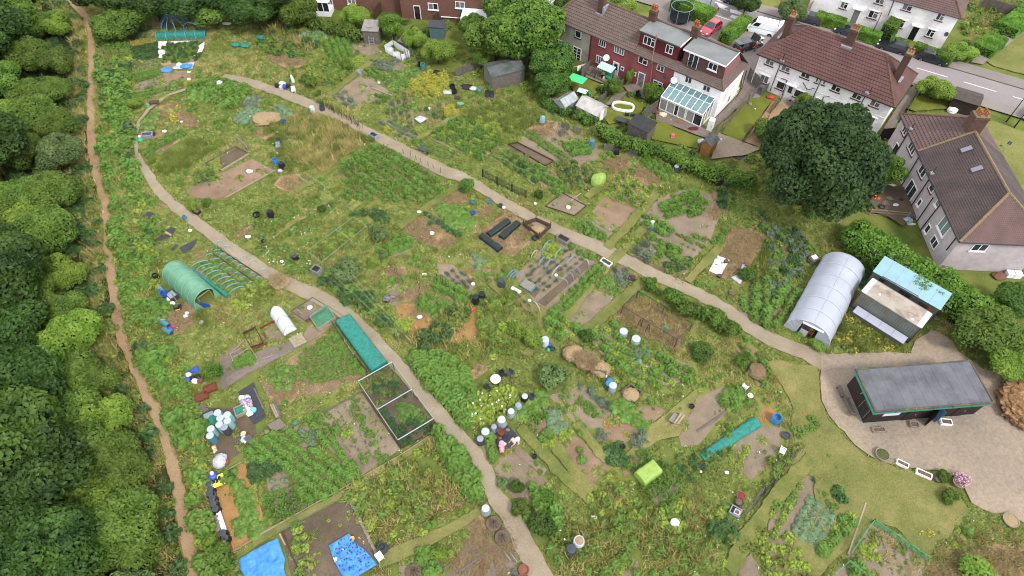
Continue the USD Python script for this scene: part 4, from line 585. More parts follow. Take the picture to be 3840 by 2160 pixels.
for k,F,zc,sc,lab,cat in[("ash_a",(1335,95),4,(1.5,1.5,1.25),"largest spreading green tree just left of the cream terraced house","tree"),("ash_a",(1245,110),3.2,(1.15,1.15,.95),"green tree left of the largest spreading one, behind the blue shed","tree"),("oak_b",(1395,165),2.8,(.8,.8,.65),"round green tree whose crown touches the cream house wall","tree"),("ash_a",(1290,30),4,(1.2,1.2,1.1),"tree behind the spreading tree, below the brick house with the awning","tree"),("oak_b",(1385,215),2.,(.62,.62,.48),"low dense tree at the corner of the first red house's garden","tree"),("thorn_b",(1100,135),1.6,(.8,.8,.7),"bright yellow-green tree by the junk pen on the boundary","tree"),("thorn_b",(1045,95),1.5,(.6,.6,.6),"light green bush below the black framed door of the brick house","bush"),("ash_a",(985,65),2.2,(.55,.55,.55),"small green tree right of the ramshackle wooden shed","tree"),("thorn_b",(890,40),2.,(.75,.75,.75),"light green tree left of the ramshackle wooden shed","tree"),("thorn_a",(750,25),2.2,(1.1,1.1,.95),"wide green bush left of the white glazed porch","bush"),("oak_a",(640,25),3.,(.95,.95,.65),"dark tree at the top edge above the boundary hedge","tree"),("thorn_a",(535,28),2.2,(1.25,1.25,.8),"broad olive bush right of the blue hoop cage","bush"),("oak_a",(460,5),3.,(1.1,1.1,.7),"dark tree behind the blue hoop cage","tree"),("oak_c",(380,-5),3.5,(1.2,1.2,.8),"dark tree at the top edge right of the path's bend","tree"),("thorn_a",(335,35),2.6,(1.35,1.35,1.),"largest olive bush right of the path's bend","bush"),("thorn_a",(280,70),2.2,(1.,1.,.8),"olive bush on the path's right edge below the bend","bush"),("oak_c",(262,-10),3.5,(1.,1.,.8),"dark tree at the top edge just right of the dirt path","tree"),("oak_c",(700,-15),3.5,(1.1,1.1,.8),"dark tree at the top edge left of the glazed porch","tree"),("oak_a",(560,-15),3.5,(1.1,1.1,.8),"dark tree at the top edge above the broad olive bush","tree"),("ash_a",(1190,70),2.2,(.6,.6,.6),"small green tree beside the blue-green shed","tree"),("oak_b",(1420,10),3.,(.5,.5,.5),"small tree behind the terrace roof by the street","tree"),("thorn_b",(1560,10),1.2,(.9,.9,.5),"bright green bush behind the terrace ridge","bush"),("ash_a",(1210,155),1.2,(.42,.42,.4),"yellow-green bush left of the grey-roofed lean-to shed","bush"),("thorn_a",(2495,840),2.,(1.15,1.,.8),"bush at the right edge of the yard above the hut's far corner","bush"),("thorn_b",(2530,900),1.4,(.8,.8,.6),"lower yellow-green bush beside the green yard fence","bush"),("oak_b",(2540,770),1.4,(.6,.6,.45),"green bush below the white boxes at the right edge","bush"),("oak_a",(1880,5),2.5,(.5,.5,.45),"dark tree across the street at the top edge","tree"),("thorn_c",(1995,28),2.,(.65,.65,.65),"pale open bush above the left chimney of the white block","bush"),("thorn_b",(2025,253),1.6,(.42,.42,.55),"yellow leaved shrub against the white block's back wall","shrub"),("thorn_b",(2350,232),1.2,(.85,.85,.6),"round yellow-green bush behind the brown garden fence","bush"),("thorn_b",(2422,132),.8,(.75,.75,.4),"yellow-green bush at the street corner end of the hedge","bush"),("ash_a",(2240,425),2.5,(.55,.55,.6),"small green tree between the huge dark tree and the pebbledashed house","tree"),("thorn_a",(1935,330),1.2,(.7,.7,.5),"bush beside the bare garden strip left of the huge dark tree","bush"),("thorn_b",(1400,188),.8,(.35,.35,.35),"small shrub by the cream house's garden fence","shrub"),("ash_a",(1640,238),1.3,(.42,.42,.42),"small round tree against the red dormer house","tree"),("ash_a",(1540,225),1.,(.36,.36,.36),"small green bush in the first red house's garden","bush"),("thorn_b",(1585,195),1.2,(.22,.22,.55),"tall narrow plant beside the red house's white door","shrub")]:tree(k,F,zc,sc,lab,cat,"bush" if cat!="tree" else "tree")
def hedge(label,pts,w,h,co,n,size=.16,seed=0,z0=0.,square=False,cat="hedge",name="hedge"):
 rg=np.random.default_rng(100+seed);p=np.array([at(*q[:2])[:2]for q in pts]);seg=norm(np.diff(p,axis=0),axis=1);cum=np.r_[0,np.cumsum(seg)];L=cum[-1]
 def bU(t):return np.stack([np.interp(t,cum,p[:,0]),np.interp(t,cum,p[:,1])],1)
 hd_=thing(name,label,cat)
 if square:
  mb=MB();t=rg.uniform(0,L,n);th=rg.uniform(0,1,n);d=bU(np.minimum(L,t+.1))-bU(np.maximum(0,t-.1));d/=norm(d,axis=1,keepdims=True)+1e-9;m=np.stack([-d[:,1],d[:,0]],1)
  per=2*h+w;s=th*per;off=np.where(s<h,-w/2,np.where(s<h+w,s-h-w/2,w/2));z=np.where(s<h,s,np.where(s<h+w,h,per-s))
  bul=(meshkit.fbm(np.c_[bU(t)*.9,z*.9],3,seed)-.5)*.3
  nr=np.c_[m*np.where(s<h,-1,np.where(s<h+w,0,1))[:,None],np.where((s>=h)&(s<h+w),1.,.25)]
  P3=np.c_[bU(t)+m*off[:,None],z+z0]+nr*bul[:,None]
  k=n//10;e=rg.random(k)<.5;te=np.where(e,0,L);de=np.where(e[:,None],p[0]-p[1],p[-1]-p[-2]);de=de/norm(de,axis=1,keepdims=True)
  pe=np.c_[bU(te)+np.stack([-de[:,1],de[:,0]],1)*rg.uniform(-w/2,w/2,(k,1)),rg.uniform(0,h,k)+z0]
  v,f=by(np.vstack([P3,pe]),np.vstack([nr,np.c_[de,np.full(k,.3)]]),size*rg.uniform(.7,1.3,n+k),rg)
  mb.add(v,f);cr=mb.b("foliage",co,hd_);ew=MB();tt=np.linspace(0,L,max(2,int(L/2)+1));q=bU(tt)
  for a,b in zip(q[:-1],q[1:]):ew.bar([*a,z0+h/2-.08],[*b,z0+h/2-.08],w-.28,h-.2)
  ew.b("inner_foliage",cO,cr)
 else:
  k=max(3,int(L*w/.55));t=rg.uniform(0,L,k);q=bU(t)+rg.uniform(-1,1,(k,2))*max(.02,w/2-h*.3);r=rg.uniform(.3,.5,k)*min(h,w*1.1);cz=rg.uniform(.3,.95,k)*(h-r)
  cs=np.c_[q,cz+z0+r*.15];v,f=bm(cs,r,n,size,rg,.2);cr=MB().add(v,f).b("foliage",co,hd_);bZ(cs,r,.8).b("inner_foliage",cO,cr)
hedge("long broad hedge of big leaves between the pebbledashed pair and the turquoise shed",[(2150,612),(2210,655),(2280,705),(2350,752),(2420,790),(2475,815)],4.6,2.7,bq,48000,.17,1)
hedge("overgrown green hedge along the foot of the gardens behind the pool and black-roofed shed",[(1495,335),(1560,372),(1640,392),(1700,410),(1760,440),(1820,462),(1880,470)],1.7,1.9,bl,17000,.17,2)
hedge("scrubby hedge along the garden end below the green parasol",[(1365,262),(1430,292),(1500,318)],1.3,1.4,ch,5000,.17,3)
hedge("clipped hedge along the top boundary of the allotments",[(730,50),(790,68),(860,88),(915,104)],2.,1.7,cg,9000,.18,4);hedge("dark clipped hedge at the top boundary left of the long one",[(640,45),(690,40),(735,52)],2.2,1.6,ch,5000,.18,5)
for s,(lab,pts,w,h,co,n)in enumerate([("clipped square hedge across the street beside the grey front door path",[(2046,58),(2118,78)],1.6,1.6,bq,4200),("clipped hedge across the street between the grey door path and the tall block",[(2142,92),(2205,112)],1.6,1.5,bq,3800),("tall square block of hedge across the street beside the street lamp",[(2218,106),(2238,84)],1.6,2.5,bl,3000),("low brownish hedge behind the middle parked dark car",[(2232,116),(2274,128)],1.2,1.3,bl,2600),("long brownish hedge behind the rightmost parked dark car",[(2292,132),(2340,150),(2385,168)],1.3,1.4,bl,4400),("wide clipped hedge block by the footpath at the street corner",[(2462,140),(2500,110)],2.6,1.4,bq,5000),("long clipped hedge running up the footpath at the right edge",[(2520,90),(2590,40)],3.,1.6,bq,7000),("tall bright hedge between the red car and the white van",[(1818,112),(1872,68)],1.7,1.8,bq,6000),("thick dark green hedge behind the trampoline",[(1692,24),(1740,44),(1784,62)],2.2,2.,bq,7000)]):hedge(lab,pts,w,h,co,n,.17,20+s,0,True)
for k,F,w,hh,lab in[("shrub_c",(1640,716),1.5,1.3,"pale green bush at the upper path's edge, top end of the shrub row"),("shrub_a",(1690,748),2.,1.5,"second bush of the shrub row along the upper path"),("shrub_c",(1735,775),2.2,1.6,"third bush of the shrub row along the upper path"),("shrub_c",(1790,798),2.4,1.7,"largest bush of the shrub row along the upper path"),("shrub_c",(1830,828),2.2,1.5,"last bush of the shrub row along the upper path"),("shrub_d",(1765,885),1.9,.9,"low dark bush beside the dry net cage"),("shrub_b",(1340,855),2.,1.1,"yellow-green currant bush beside the white barrel heap"),("shrub_b",(1300,830),1.5,.9,"smaller currant bush left of the larger yellow one"),("shrub_g",(1392,950),2.4,1.6,"silver-grey leafy shrub below the straw stack"),("shrub_g",(955,588),1.8,1.2,"silver-grey artichoke plant between the plots of the central field"),("shrub_b",(940,662),1.,.6,"small round yellow-green bush beside the lavender"),("shrub_g",(965,640),.9,.6,"grey lavender bush beside the small yellow-green one"),("shrub_g",(870,683),2.6,1.3,"large pale feathery bush by the grey water tank"),("shrub_a",(540,935),1.9,1.3,"round green bush at the corner of the bare plot"),("shrub_b",(338,262),1.9,1.1,"yellow-green bush beside the curved trodden path"),("shrub_a",(1175,470),1.9,1.2,"dark green bush on the left edge of the upper path"),("shrub_b",(485,518),1.1,.7,"bright green bush in the dark box beside the lower path"),("shrub_a",(520,512),1.3,.7,"green bush right of the boxed bright one"),("shrub_b",(1105,1395),1.1,.8,"pale yellow-green bush in the bottom plot"),("shrub_c",(2392,1252),1.4,.9,"yellow-green bush at the yard's edge below the pink flowers"),("shrub_c",(2375,1200),1.1,.8,"olive bush at the yard's edge left of the pink flowers"),("shrub_b",(2460,1435),2.4,1.,"bright green bush at the bottom right edge"),("shrub_c",(560,1400),2.4,1.5,"large olive bush left of the blue tarpaulin"),("shrub_b",(530,1365),1.2,1.,"yellow-green bush beside the lowest black pots"),("shrub_d",(1300,1225),1.1,.8,"dark bush at the right edge of the lower path"),("shrub_g",(1265,1215),.9,.6,"grey lavender beside the lower path"),("shrub_c",(1310,1282),1.5,1.,"heather-like brown-green bush where the lower path widens"),("shrub_d",(1365,1320),1.9,1.1,"bushy dark green shrub right of the widening path"),("shrub_a",(1370,1255),1.7,.9,"fresh green shrub in the plot right of the lower path"),("shrub_d",(1880,690),1.6,.9,"green bush at the left end of the bean row by the polytunnel"),("shrub_a",(1870,905),1.5,1.,"green bush at the top of the plot below the grey polytunnel"),("shrub_d",(1475,845),1.3,.8,"dark green bush by the two lidded barrels"),("shrub_d",(810,525),.9,.6,"small dark bush beside the black compost bin in the rough plot"),("shrub_b",(2055,870),1.3,.7,"low yellow-flowered bush at the container's foot"),("shrub_d",(1355,490),1.,.8,"dark bush at the lower end of the black lattice fence"),("shrub_c",(870,165),1.7,1.2,"green bush above the path end by the white chair"),("shrub_a",(775,205),1.9,1.3,"dense green bush right of the white chair"),("shrub_a",(800,235),.9,.7,"small dark bush at the right foot of the dense one")]:
 q=at(*F,hh/2);q[2]=0;copy(k,"bush",lab,"bush",q,tr.uniform(0,6.28),None,(w/2.2,w/2.2,hh/1.5))
def a3(n,spread,h,w,rg,cG=.35,dV=False):
 r=spread*np.sqrt(rg.random(n));a=rg.uniform(0,6.28,n);p=np.c_[r*np.cos(a),r*np.sin(a),np.zeros(n)]
 d=np.c_[rg.normal(0,cG,(n,2))+p[:,:2]*.6,np.ones(n)];d/=norm(d,axis=1,keepdims=True);L=h*rg.uniform(.55,1.15,(n,1));s=np.cross(d,rg.normal(0,1,(n,3)));s/=norm(s,axis=1,keepdims=True)
 if not dV:return np.stack([p-s*w,p+s*w,p+d*L],1).reshape(-1,3),np.arange(n*3).reshape(-1,3)
 m=p+d*L*.6;t=m+np.c_[d[:,:2]*L*.8,np.zeros(n)]+[0,0,-.02]
 return np.stack([p-s*w*.5,p+s*w*.5,m+s*w,m-s*w,t],1).reshape(-1,3),np.vstack([np.arange(n)[:,None]*5+q for q in([0,1,2],[0,2,3],[3,2,4])])
def ae(n,R,h,size,rg,long=1.5,z0=.0):
 d=rg.normal(0,1,(n,3));d[:,2]=np.abs(d[:,2])+.15;d/=norm(d,axis=1,keepdims=True);k=rg.uniform(.6,1.05,(n,1))
 return by(d*k*[R,R,h]+[0,0,z0],d+[0,0,.5],size*rg.uniform(.6,1.3,n),rg,.3,long)
def bb(n,R,size,rg,lift=.25):
 a=np.arange(n)*2.4+rg.uniform(-.3,.3,n);r=R*np.sqrt((np.arange(n)+.5)/n);p=np.c_[r*np.cos(a),r*np.sin(a),lift*(1.1-.6*r/R)];nr=np.c_[np.cos(a)*.55,np.sin(a)*.55,np.ones(n)]+rg.normal(0,.15,(n,3));nr/=norm(nr,axis=1,keepdims=True)
 u=np.c_[np.cos(a),np.sin(a),-.3*np.ones(n)];u-=nr*np.sum(u*nr,1,keepdims=True);u/=norm(u,axis=1,keepdims=True);v=np.cross(nr,u);s=(size*rg.uniform(.75,1.2,n))[:,None]/2
 V=np.stack([p-u*s,p-u*s*.3+v*s*.8-nr*s*.1,p+u*s*.5+v*s*.6-nr*s*.15,p+u*s*1.1-nr*s*.3,p+u*s*.5-v*s*.6-nr*s*.15,p-u*s*.3-v*s*.8-nr*s*.1,p+nr*s*.12],1).reshape(-1,3)
 return V,np.vstack([np.arange(n)[:,None]*7+q for q in([6,0,1],[6,1,2],[6,2,3],[6,3,4],[6,4,5],[6,5,0])])
LF=dict(mid=bc("plant_mid",C(101,132,56,.95),C(143,164,79,.95),3,.3,.16),dark=bc("plant_dark",C(68,98,52,.95),C(101,128,70,.95),3,.32,.16),lime=bc("plant_lime",C(140,160,60,.95),C(182,190,87,.95),3,.3,.14),blue=bc("plant_blue",C(104,128,90,.8),C(130,150,110,.8),3,.25,.15,.2),grey=bc("plant_grey",C(118,134,104,.8),C(150,160,130,.8),3,.3,.15),grass=bc("grass_green",C(114,130,58,.95),C(160,160,85,.95),2,.3,.22,.25),dry=bc("grass_dry",C(184,164,101,.95),C(224,199,137,.95),2,.3,.18,.25),olive=bc("plant_olive",C(116,132,58,.95),C(160,162,83,.95),3,.32,.2),straw=M("straw_stalk",C(206,180,136),C(176,146,100),6.,island=.25,obj=True),yel=M("flower_yellow",C(214,186,70,.7),C(196,156,56,.7),6.,obj=True),wht=M("flower_white",C(259,250,235,.95),obj=True),ora=M("flower_orange",C(220,150,40,.8),obj=True),pnk=M("flower_pink",C(210,172,188,.8),C(170,120,140,.8),9.,obj=True),brown=bc("plant_brown",C(160,143,89,.95),C(195,173,116,.95),3,.3,.2,.15),red=M("flower_red",C(190,70,50)),emer=bc("plant_emerald",C(96,132,52,.95),C(134,162,72,.95),2,.28,.14))
def vk(name,co,fn,extra=None):
 def b(p):
  rg=np.random.default_rng(sum(map(ord,name)));MB().add(*fn(rg)).b("leaves",LF[co],p)
  if extra:MB().add(*extra[1](rg)).b("flowers",LF[extra[0]],p)
 cT(name,b)
pt=lambda n,R,h,s:(lambda rg:(lambda d:by(d*[R,R,h]+[0,0,.03],d+[0,0,1.],s,rg,.8,1.1))((lambda x:np.c_[x[:,:2],np.abs(x[:,2])+.3])((lambda y:y/norm(y,axis=1,keepdims=True))(rg.normal(0,1,(n,3))))))
vk("tuft","grass",lambda r:a3(46,.42,.3,.03,r,.5));vk("tl","grass",lambda r:ae(70,.5,.1,.11,r,3.));vk("td","dry",lambda r:a3(46,.42,.34,.026,r,.55));vk("tq","dry",lambda r:a3(60,.4,.8,.022,r,.3));vk("tg","grass",lambda r:a3(60,.4,.7,.03,r,.35))
vk("lf","mid",lambda r:ae(90,.34,.34,.12,r));vk("dk","dark",lambda r:ae(90,.36,.4,.13,r));vk("lm","lime",lambda r:ae(90,.32,.32,.11,r));vk("em","emer",lambda r:ae(120,.36,.55,.15,r,1.9));vk("weed","olive",lambda r:(lambda a,b:(np.vstack([a[0],b[0]]),np.vstack([a[1],b[1]+len(a[0])])))(ae(60,.36,.3,.11,r,2.),a3(16,.3,.55,.03,r,.3)))
vk("bg","mid",lambda r:bb(13,.42,.36,r));vk("bd","dark",lambda r:bb(13,.42,.36,r));vk("cb","blue",lambda r:bb(15,.4,.32,r,.28));vk("be","emer",lambda r:bb(12,.44,.42,r,.3))
vk("corn","emer",lambda r:a3(16,.1,.95,.04,r,.35,True));vk("cl","emer",lambda r:a3(16,.1,.85,.04,r,.35,True));vk("lv","grey",lambda r:a3(70,.22,.45,.02,r,.5));vk("gl","grey",lambda r:ae(70,.34,.34,.12,r,2.2));vk("onion","grey",lambda r:a3(14,.06,.35,.015,r,.35));vk("sd","mid",lambda r:ae(10,.1,.1,.07,r));vk("rl","mid",lambda r:ae(34,.16,.2,.08,r));vk("rm","lime",lambda r:ae(34,.16,.2,.08,r));vk("bw","brown",lambda r:a3(40,.35,.55,.03,r,.45))
vk("gr","lime",lambda r:ae(70,.36,.7,.12,r,1.8),("yel",lambda r:ae(40,.4,.82,.1,r,1.3)));vk("marigold","mid",lambda r:ae(14,.1,.12,.07,r),("ora",lambda r:ae(7,.11,.17,.08,r,1.)));vk("daisy","mid",lambda r:ae(12,.16,.2,.07,r),("wht",lambda r:ae(4,.2,.36,.075,r,1.)))
vk("wb","lime",lambda r:ae(50,.36,.6,.12,r),("wht",lambda r:ae(3,.36,.66,.1,r,1.1)));vk("pinkheather","grey",lambda r:ae(50,.4,.4,.1,r),("pnk",lambda r:ae(160,.44,.46,.1,r,1.)));vk("redflower","dark",lambda r:ae(30,.25,.4,.1,r),("red",lambda r:ae(9,.26,.5,.09,r,1.)));vk("yf","lime",lambda r:ae(30,.3,.3,.1,r),("yel",lambda r:ae(12,.3,.36,.14,r,1.1)));vk("strawbits","straw",lambda r:by(np.c_[r.normal(0,.3,(40,2)),r.uniform(.01,.06,40)],np.tile([0,0,1.],(40,1)),.06,r,0,5.));vk("chipbits","brown",lambda r:by(np.c_[r.normal(0,.3,(30,2)),r.uniform(.01,.04,30)],np.tile([0,0,1.],(30,1)),.07,r,0,2.))
vr=np.random.default_rng(5)
def ay(name,bn,pos,label,cat,scale=(.75,1.25),z=.0,group=None,zs=None,kindname="stuff"):
 if not len(pos):return
 pi=UsdGeom.PointInstancer.Define(stage,bj(name));p=pi.GetPrim();cd(p,label,cat,group,kindname)
 tg=[]
 for k,q in enumerate(bn):
  x=UsdGeom.Xform.Define(stage,f"{p.GetPath()}/kind_{k}");x.GetPrim().GetReferences().AddInternalReference(cv[q].GetPath());tg.append(x.GetPath())
 pi.CreatePrototypesRel().SetTargets(tg);n=len(pos);th=vr.uniform(0,6.28,n);sc=vr.uniform(*scale,n)
 pi.CreateProtoIndicesAttr(Vt.IntArray.FromNumpy(vr.integers(0,len(bn),n).astype(np.int32)))
 pi.CreatePositionsAttr(Vt.Vec3fArray.FromNumpy(np.c_[pos[:,:2],np.full(n,z)].astype(np.float32)))
 pi.CreateOrientationsAttr(Vt.QuathArray([Gf.Quath(cos(t/2),0,0,sin(t/2))for t in th]))
 pi.CreateScalesAttr(Vt.Vec3fArray.FromNumpy((sc[:,None]*np.array([1,1,1])*np.c_[np.ones(n),np.ones(n),vr.uniform(.8,1.2,n)]).astype(np.float32)))
import shapely
def aU(poly_,pts):return shapely.contains_xy(poly_,pts[:,0],pts[:,1])
def cK(pts,cu,bN=None):
 """Places inside an outline: spread at random, or in rows (angle, row distance, plant distance)."""
 g=sg.Polygon([q[:2]for q in pts]).buffer(0);x0,y0,x1,y1=g.bounds
 if bN:
  a,rd_,pd=bN;ca,sa=cos(a),sin(a);cx,cy=(x0+x1)/2,(y0+y1)/2;R=hypot(x1-x0,y1-y0)/2+1
  u,v=np.meshgrid(np.arange(-R,R,pd),np.arange(-R,R,rd_));u,v=u.ravel()+vr.normal(0,pd*.15,u.size),v.ravel()+vr.normal(0,rd_*.07,v.size);p=np.c_[cx+u*ca-v*sa,cy+u*sa+v*ca]
 else:
  n=int((x1-x0)*(y1-y0)*cu);p=np.c_[vr.uniform(x0,x1,n),vr.uniform(y0,y1,n)]
 g2=g.buffer(.12);ok=aU(g2,p);return p[ok]
dq=M("teal_plastic",C(140,182,184,.7),C(120,164,168,.7),3.,.45);bt=M("white_lid",C(196,206,212,.55),rough=.4);aa=M("black_plastic",C(44,44,46),C(34,34,36),3.,.45);af=M("dark_grey_plastic",C(84,90,98),C(70,76,84),3.,.5);am=M("grey_plastic",C(150,158,168,.7),C(132,140,150,.7),3.,.5)
aH=M("pale_grey_plastic",C(196,200,210,.75),C(178,184,196,.75),3.,.5);bP=M("blue_plastic",C(60,130,180,.7),C(50,110,160,.7),3.,.4);aK=M("deep_blue_plastic",C(40,80,170,.7),rough=.4);aD=M("green_plastic",C(60,160,110,.7),rough=.4);ao=M("bluegreen_plastic",C(76,130,140,.7),C(64,112,124,.7),3.,.45);ab=M("white_moulded",C(230,230,232,.82),rough=.4);bY=M("red_plastic",C(200,60,60,.7),rough=.4)
aC=M("terracotta",C(176,112,86),C(160,98,74),5.);aT=M("stone_trough",C(178,170,156),C(150,142,128),4.,.9,.4);aW=M("potting_soil",C(150,120,100),C(110,86,70),9.,.95,.6,30.);aJ=M("straw_top",C(206,180,140),C(176,148,104),9.,.95,.6,40.)
ad=M("weathered_wood",C(150,140,130),C(124,116,108),3.,.9,.4,25.,island=.12);ak=M("pale_timber",C(206,188,160),C(184,166,138),3.,.85,island=.1);ap=M("brown_wood",C(112,86,68),C(92,70,56),3.,.9,island=.12);bg=M("dark_wood",C(74,58,50),C(58,46,40),3.,.85,island=.1);bf=M("orange_wood",C(200,142,70),C(180,124,58),3.,.8,island=.08);aA=M("red_board",C(150,84,60),C(130,72,52),3.,.9)
a5=M("blue_tarpaulin",C(84,160,236,.6),C(62,132,216,.6),1.6,.45,1.,5.);aX=M("black_sheeting",C(76,76,86),C(58,58,66),2.,.5,.8,4.);al=M("grey_sheeting",C(190,190,196,.75),C(160,160,166,.75),2.,.5,.5,5.);ac=M("white_sheeting",C(228,226,230,.82),C(206,204,210,.8),3.,.6,.5,5.);a6=M("teal_net",C(50,150,140,.62),C(38,124,114,.62),5.,.8,.8,14.,dirt=C(70,124,90,.5),dscale=3.);dr=M("dark_green_cover",C(40,60,58),C(26,40,40),3.,.45,.9,5.);bE=M("lime_fleece",C(160,188,92,.6),C(140,170,76,.6),2.,.5,.6,5.)
ba=M("green_polythene",C(118,170,140,.6),C(102,154,124,.6),1.2,.35,.3,4.);bi=M("grey_polythene",C(186,190,202,.62),C(174,178,192,.62),.6,.35,.15,3.);aw=M("blue_hose",C(100,156,206,.75),rough=.4);aS=M("teal_hose",C(110,176,184,.75),rough=.4);bk=M("pale_hose",C(176,186,190,.75),rough=.4);cE=M("white_pipe",C(234,234,234,.85),rough=.4);aG=M("pale_green_pipe",C(150,170,140,.6),rough=.5);ez=M("bamboo_cane",C(196,176,130),C(170,150,108),3.);ck=M("dark_stick",C(84,70,58),C(64,54,46),3.);dk=M("rusty_steel",C(92,64,54),C(74,52,46),3.,.7)
def NET(name,col,a):
 if name not in a4:a4[name]=usdkit.material(stage,f"/World/Looks/{name}",{"d":("diffuse_bsdf",{"color":col}),"t":("transparent_bsdf",{}),"x":("mix_closure",{"fac":a})},[("t.BSDF","x.closure1"),("d.BSDF","x.closure2")],surface="x.closure")
 return a4[name]
b7=NET("black_mesh",C(50,54,50),.14);cU=NET("green_mesh",C(60,150,120),.3);dJ=NET("clear_sheet",C(220,220,226,.85),.62)
V=lambda*q:np.array(q,float)
def ground(F,z=0.):q=at(*F,z);return V(q[0],q[1],0)
def tub(F,label,mat=aa,lid=None,h=.85,r=.34,kind="bin",cat=None,group=None,fillm=None):
 """A round container seen by the middle of its top: bin (tapering to the top), barrel, bucket or pot (tapering to the foot)."""
 q=ground(F,h);nm,c_={"bin":("compost_bin","compost bin"),"barrel":("water_barrel","barrel"),"bucket":("bucket","bucket"),"pot":("plant_pot","plant pot")}[kind];t=thing(nm,label,cat or c_,q,0,group)
 bV={"bin":[(r*1.08,0),(r*1.06,.06),(r,.3*h),(r*1.02,.31*h),(r*.88,.62*h),(r*.9,.64*h),(r*.74,.93*h),(r*.72,h)],"barrel":[(r*.9,0),(r,.06*h),(r*1.02,.3*h),(r*1.06,.33*h),(r*1.02,.36*h),(r*1.02,.64*h),(r*1.06,.67*h),(r*1.02,.7*h),(r*.98,.93*h),(r*.92,h)],"bucket":[(r*.74,0),(r*.96,h*.92),(r*1.05,h*.93),(r*1.05,h)],"pot":[(r*.7,0),(r*.92,h*.78),(r*1.04,h*.8),(r*1.04,h)]}[kind]
 b=MB().lathe(bV,n=16,cap=False).lathe([(bV[-1][0],h),(bV[-1][0]*.88,h-.01),(bV[-2][0]*.8,h*.55),(.001,h*.52)],n=16,cap=False).b("body",mat,t,40)
 R=bV[-1][0]
 if lid:MB().lathe([(R*1.06,-.04),(R*1.06,.02),(R*.9,.045),(R*.3,.06),(R*.28,.1),(.001,.1)],(0,0,h),16,cap=False).b("lid",lid,t,40)
 if fillm:MB().lathe([(R*.9,0),(R*.5,.05),(.001,.07)],(0,0,h-.06),14,cap=False).b("filling",fillm,t,True)
 if kind=="bucket" and h<.5:MB().tube([V(R*cos(k),0,h+R*.5*sin(k))for k in np.linspace(0,pi,7)],.012,4).b("handle",af,t)
 return t
def av(name,F,label,cat,size,mat,seed=0,z=0.,group=None,rz=0.,amp=.35,rough=0.):
 q=ground(F,size[2]/2+z);ic=trimesh.creation.icosphere(3);v=np.array(ic.vertices);ic=trimesh.creation.icosphere(4)if rough else ic;v=np.array(ic.vertices);v*=(1+(meshkit.fbm(v*1.7+seed,3,seed)-.5)*2*amp+(meshkit.fbm(v*9+seed,2,seed)-.5)*rough)[:,None];v=v*np.array(size)/2;v[:,2]=np.maximum(v[:,2],-size[2]*.35)+size[2]*.35
 t=usdkit.mesh(stage,bj(name),(v,ic.faces),mat,smooth=True);t.AddTranslateOp().Set(Gf.Vec3d(q[0],q[1],z));t.AddRotateZOp().Set(degrees(rz));return cd(t.GetPrim(),label,cat,group)
def cD(pts):
 """Position, turn and sides of a rectangle seen by three of its corners on the ground: first corner, end of the first side, end of the second."""
 o,a,b=[V(*q[:2],0)for q in pts];e=a-o;L=norm(e);rz=atan2(e[1],e[0]);W_=abs(np.cross(e[:2]/L,(b-a)[:2]));sgn=1 if np.cross(e[:2],(b-a)[:2])>0 else-1
 return o,rz,L,W_,sgn
def bK(F,label,L,w,h,rz,mat,fillm,cat="planter",name="planter",wall=.06):
 q=ground(F,h);t=thing(name,label,cat,q,rz);mb=MB()
 for x0,y0,x1,y1 in[(-L/2,-w/2,L/2,-w/2+wall),(-L/2,w/2-wall,L/2,w/2),(-L/2,-w/2+wall,-L/2+wall,w/2-wall),(L/2-wall,-w/2+wall,L/2,w/2-wall)]:mb.box(x0,y0,0,x1,y1,h)
 mb.b("sides",mat,t);MB().box(-L/2+wall,-w/2+wall,0,L/2-wall,w/2-wall,h*.78).b("filling",fillm,t);return t
def aF(name,pts,label,cat,mat,z=.07,amp=.05,step=.25,seed=0,sc=2.):
 """A loose sheet lying in folds over the ground."""
 g=sg.Polygon([q[:2]for q in pts]).buffer(0);bI.append(("drape",g));x0,y0,x1,y1=g.bounds;bd=np.array(g.exterior.segmentize(step).coords)[:-1];xs,ys=np.meshgrid(np.arange(x0,x1,step),np.arange(y0,y1,step));ins=np.c_[xs.ravel(),ys.ravel()];ins=ins[aU(g.buffer(-step*.5),ins)]
 from scipy.spatial import Delaunay
 p=np.vstack([bd,ins]);f=Delaunay(p).simplices;f=f[aU(g,p[f].mean(1))];h=z+(.5-np.abs(meshkit.fbm(np.c_[p*sc,np.full(len(p),seed+.3)],3,seed)-.5)*4)*amp*2;h[:len(bd)]=np.maximum(.055,h[:len(bd)]*.7)
 v=np.c_[p,np.maximum(h,.052)]
 a,b,c_=v[f[:,0]],v[f[:,1]],v[f[:,2]];fl=np.cross(b-a,c_-a)[:,2]<0;f[fl]=f[fl][:,::-1]
 return bG(name,MB().add(v,f),mat,label,cat,smooth=35)
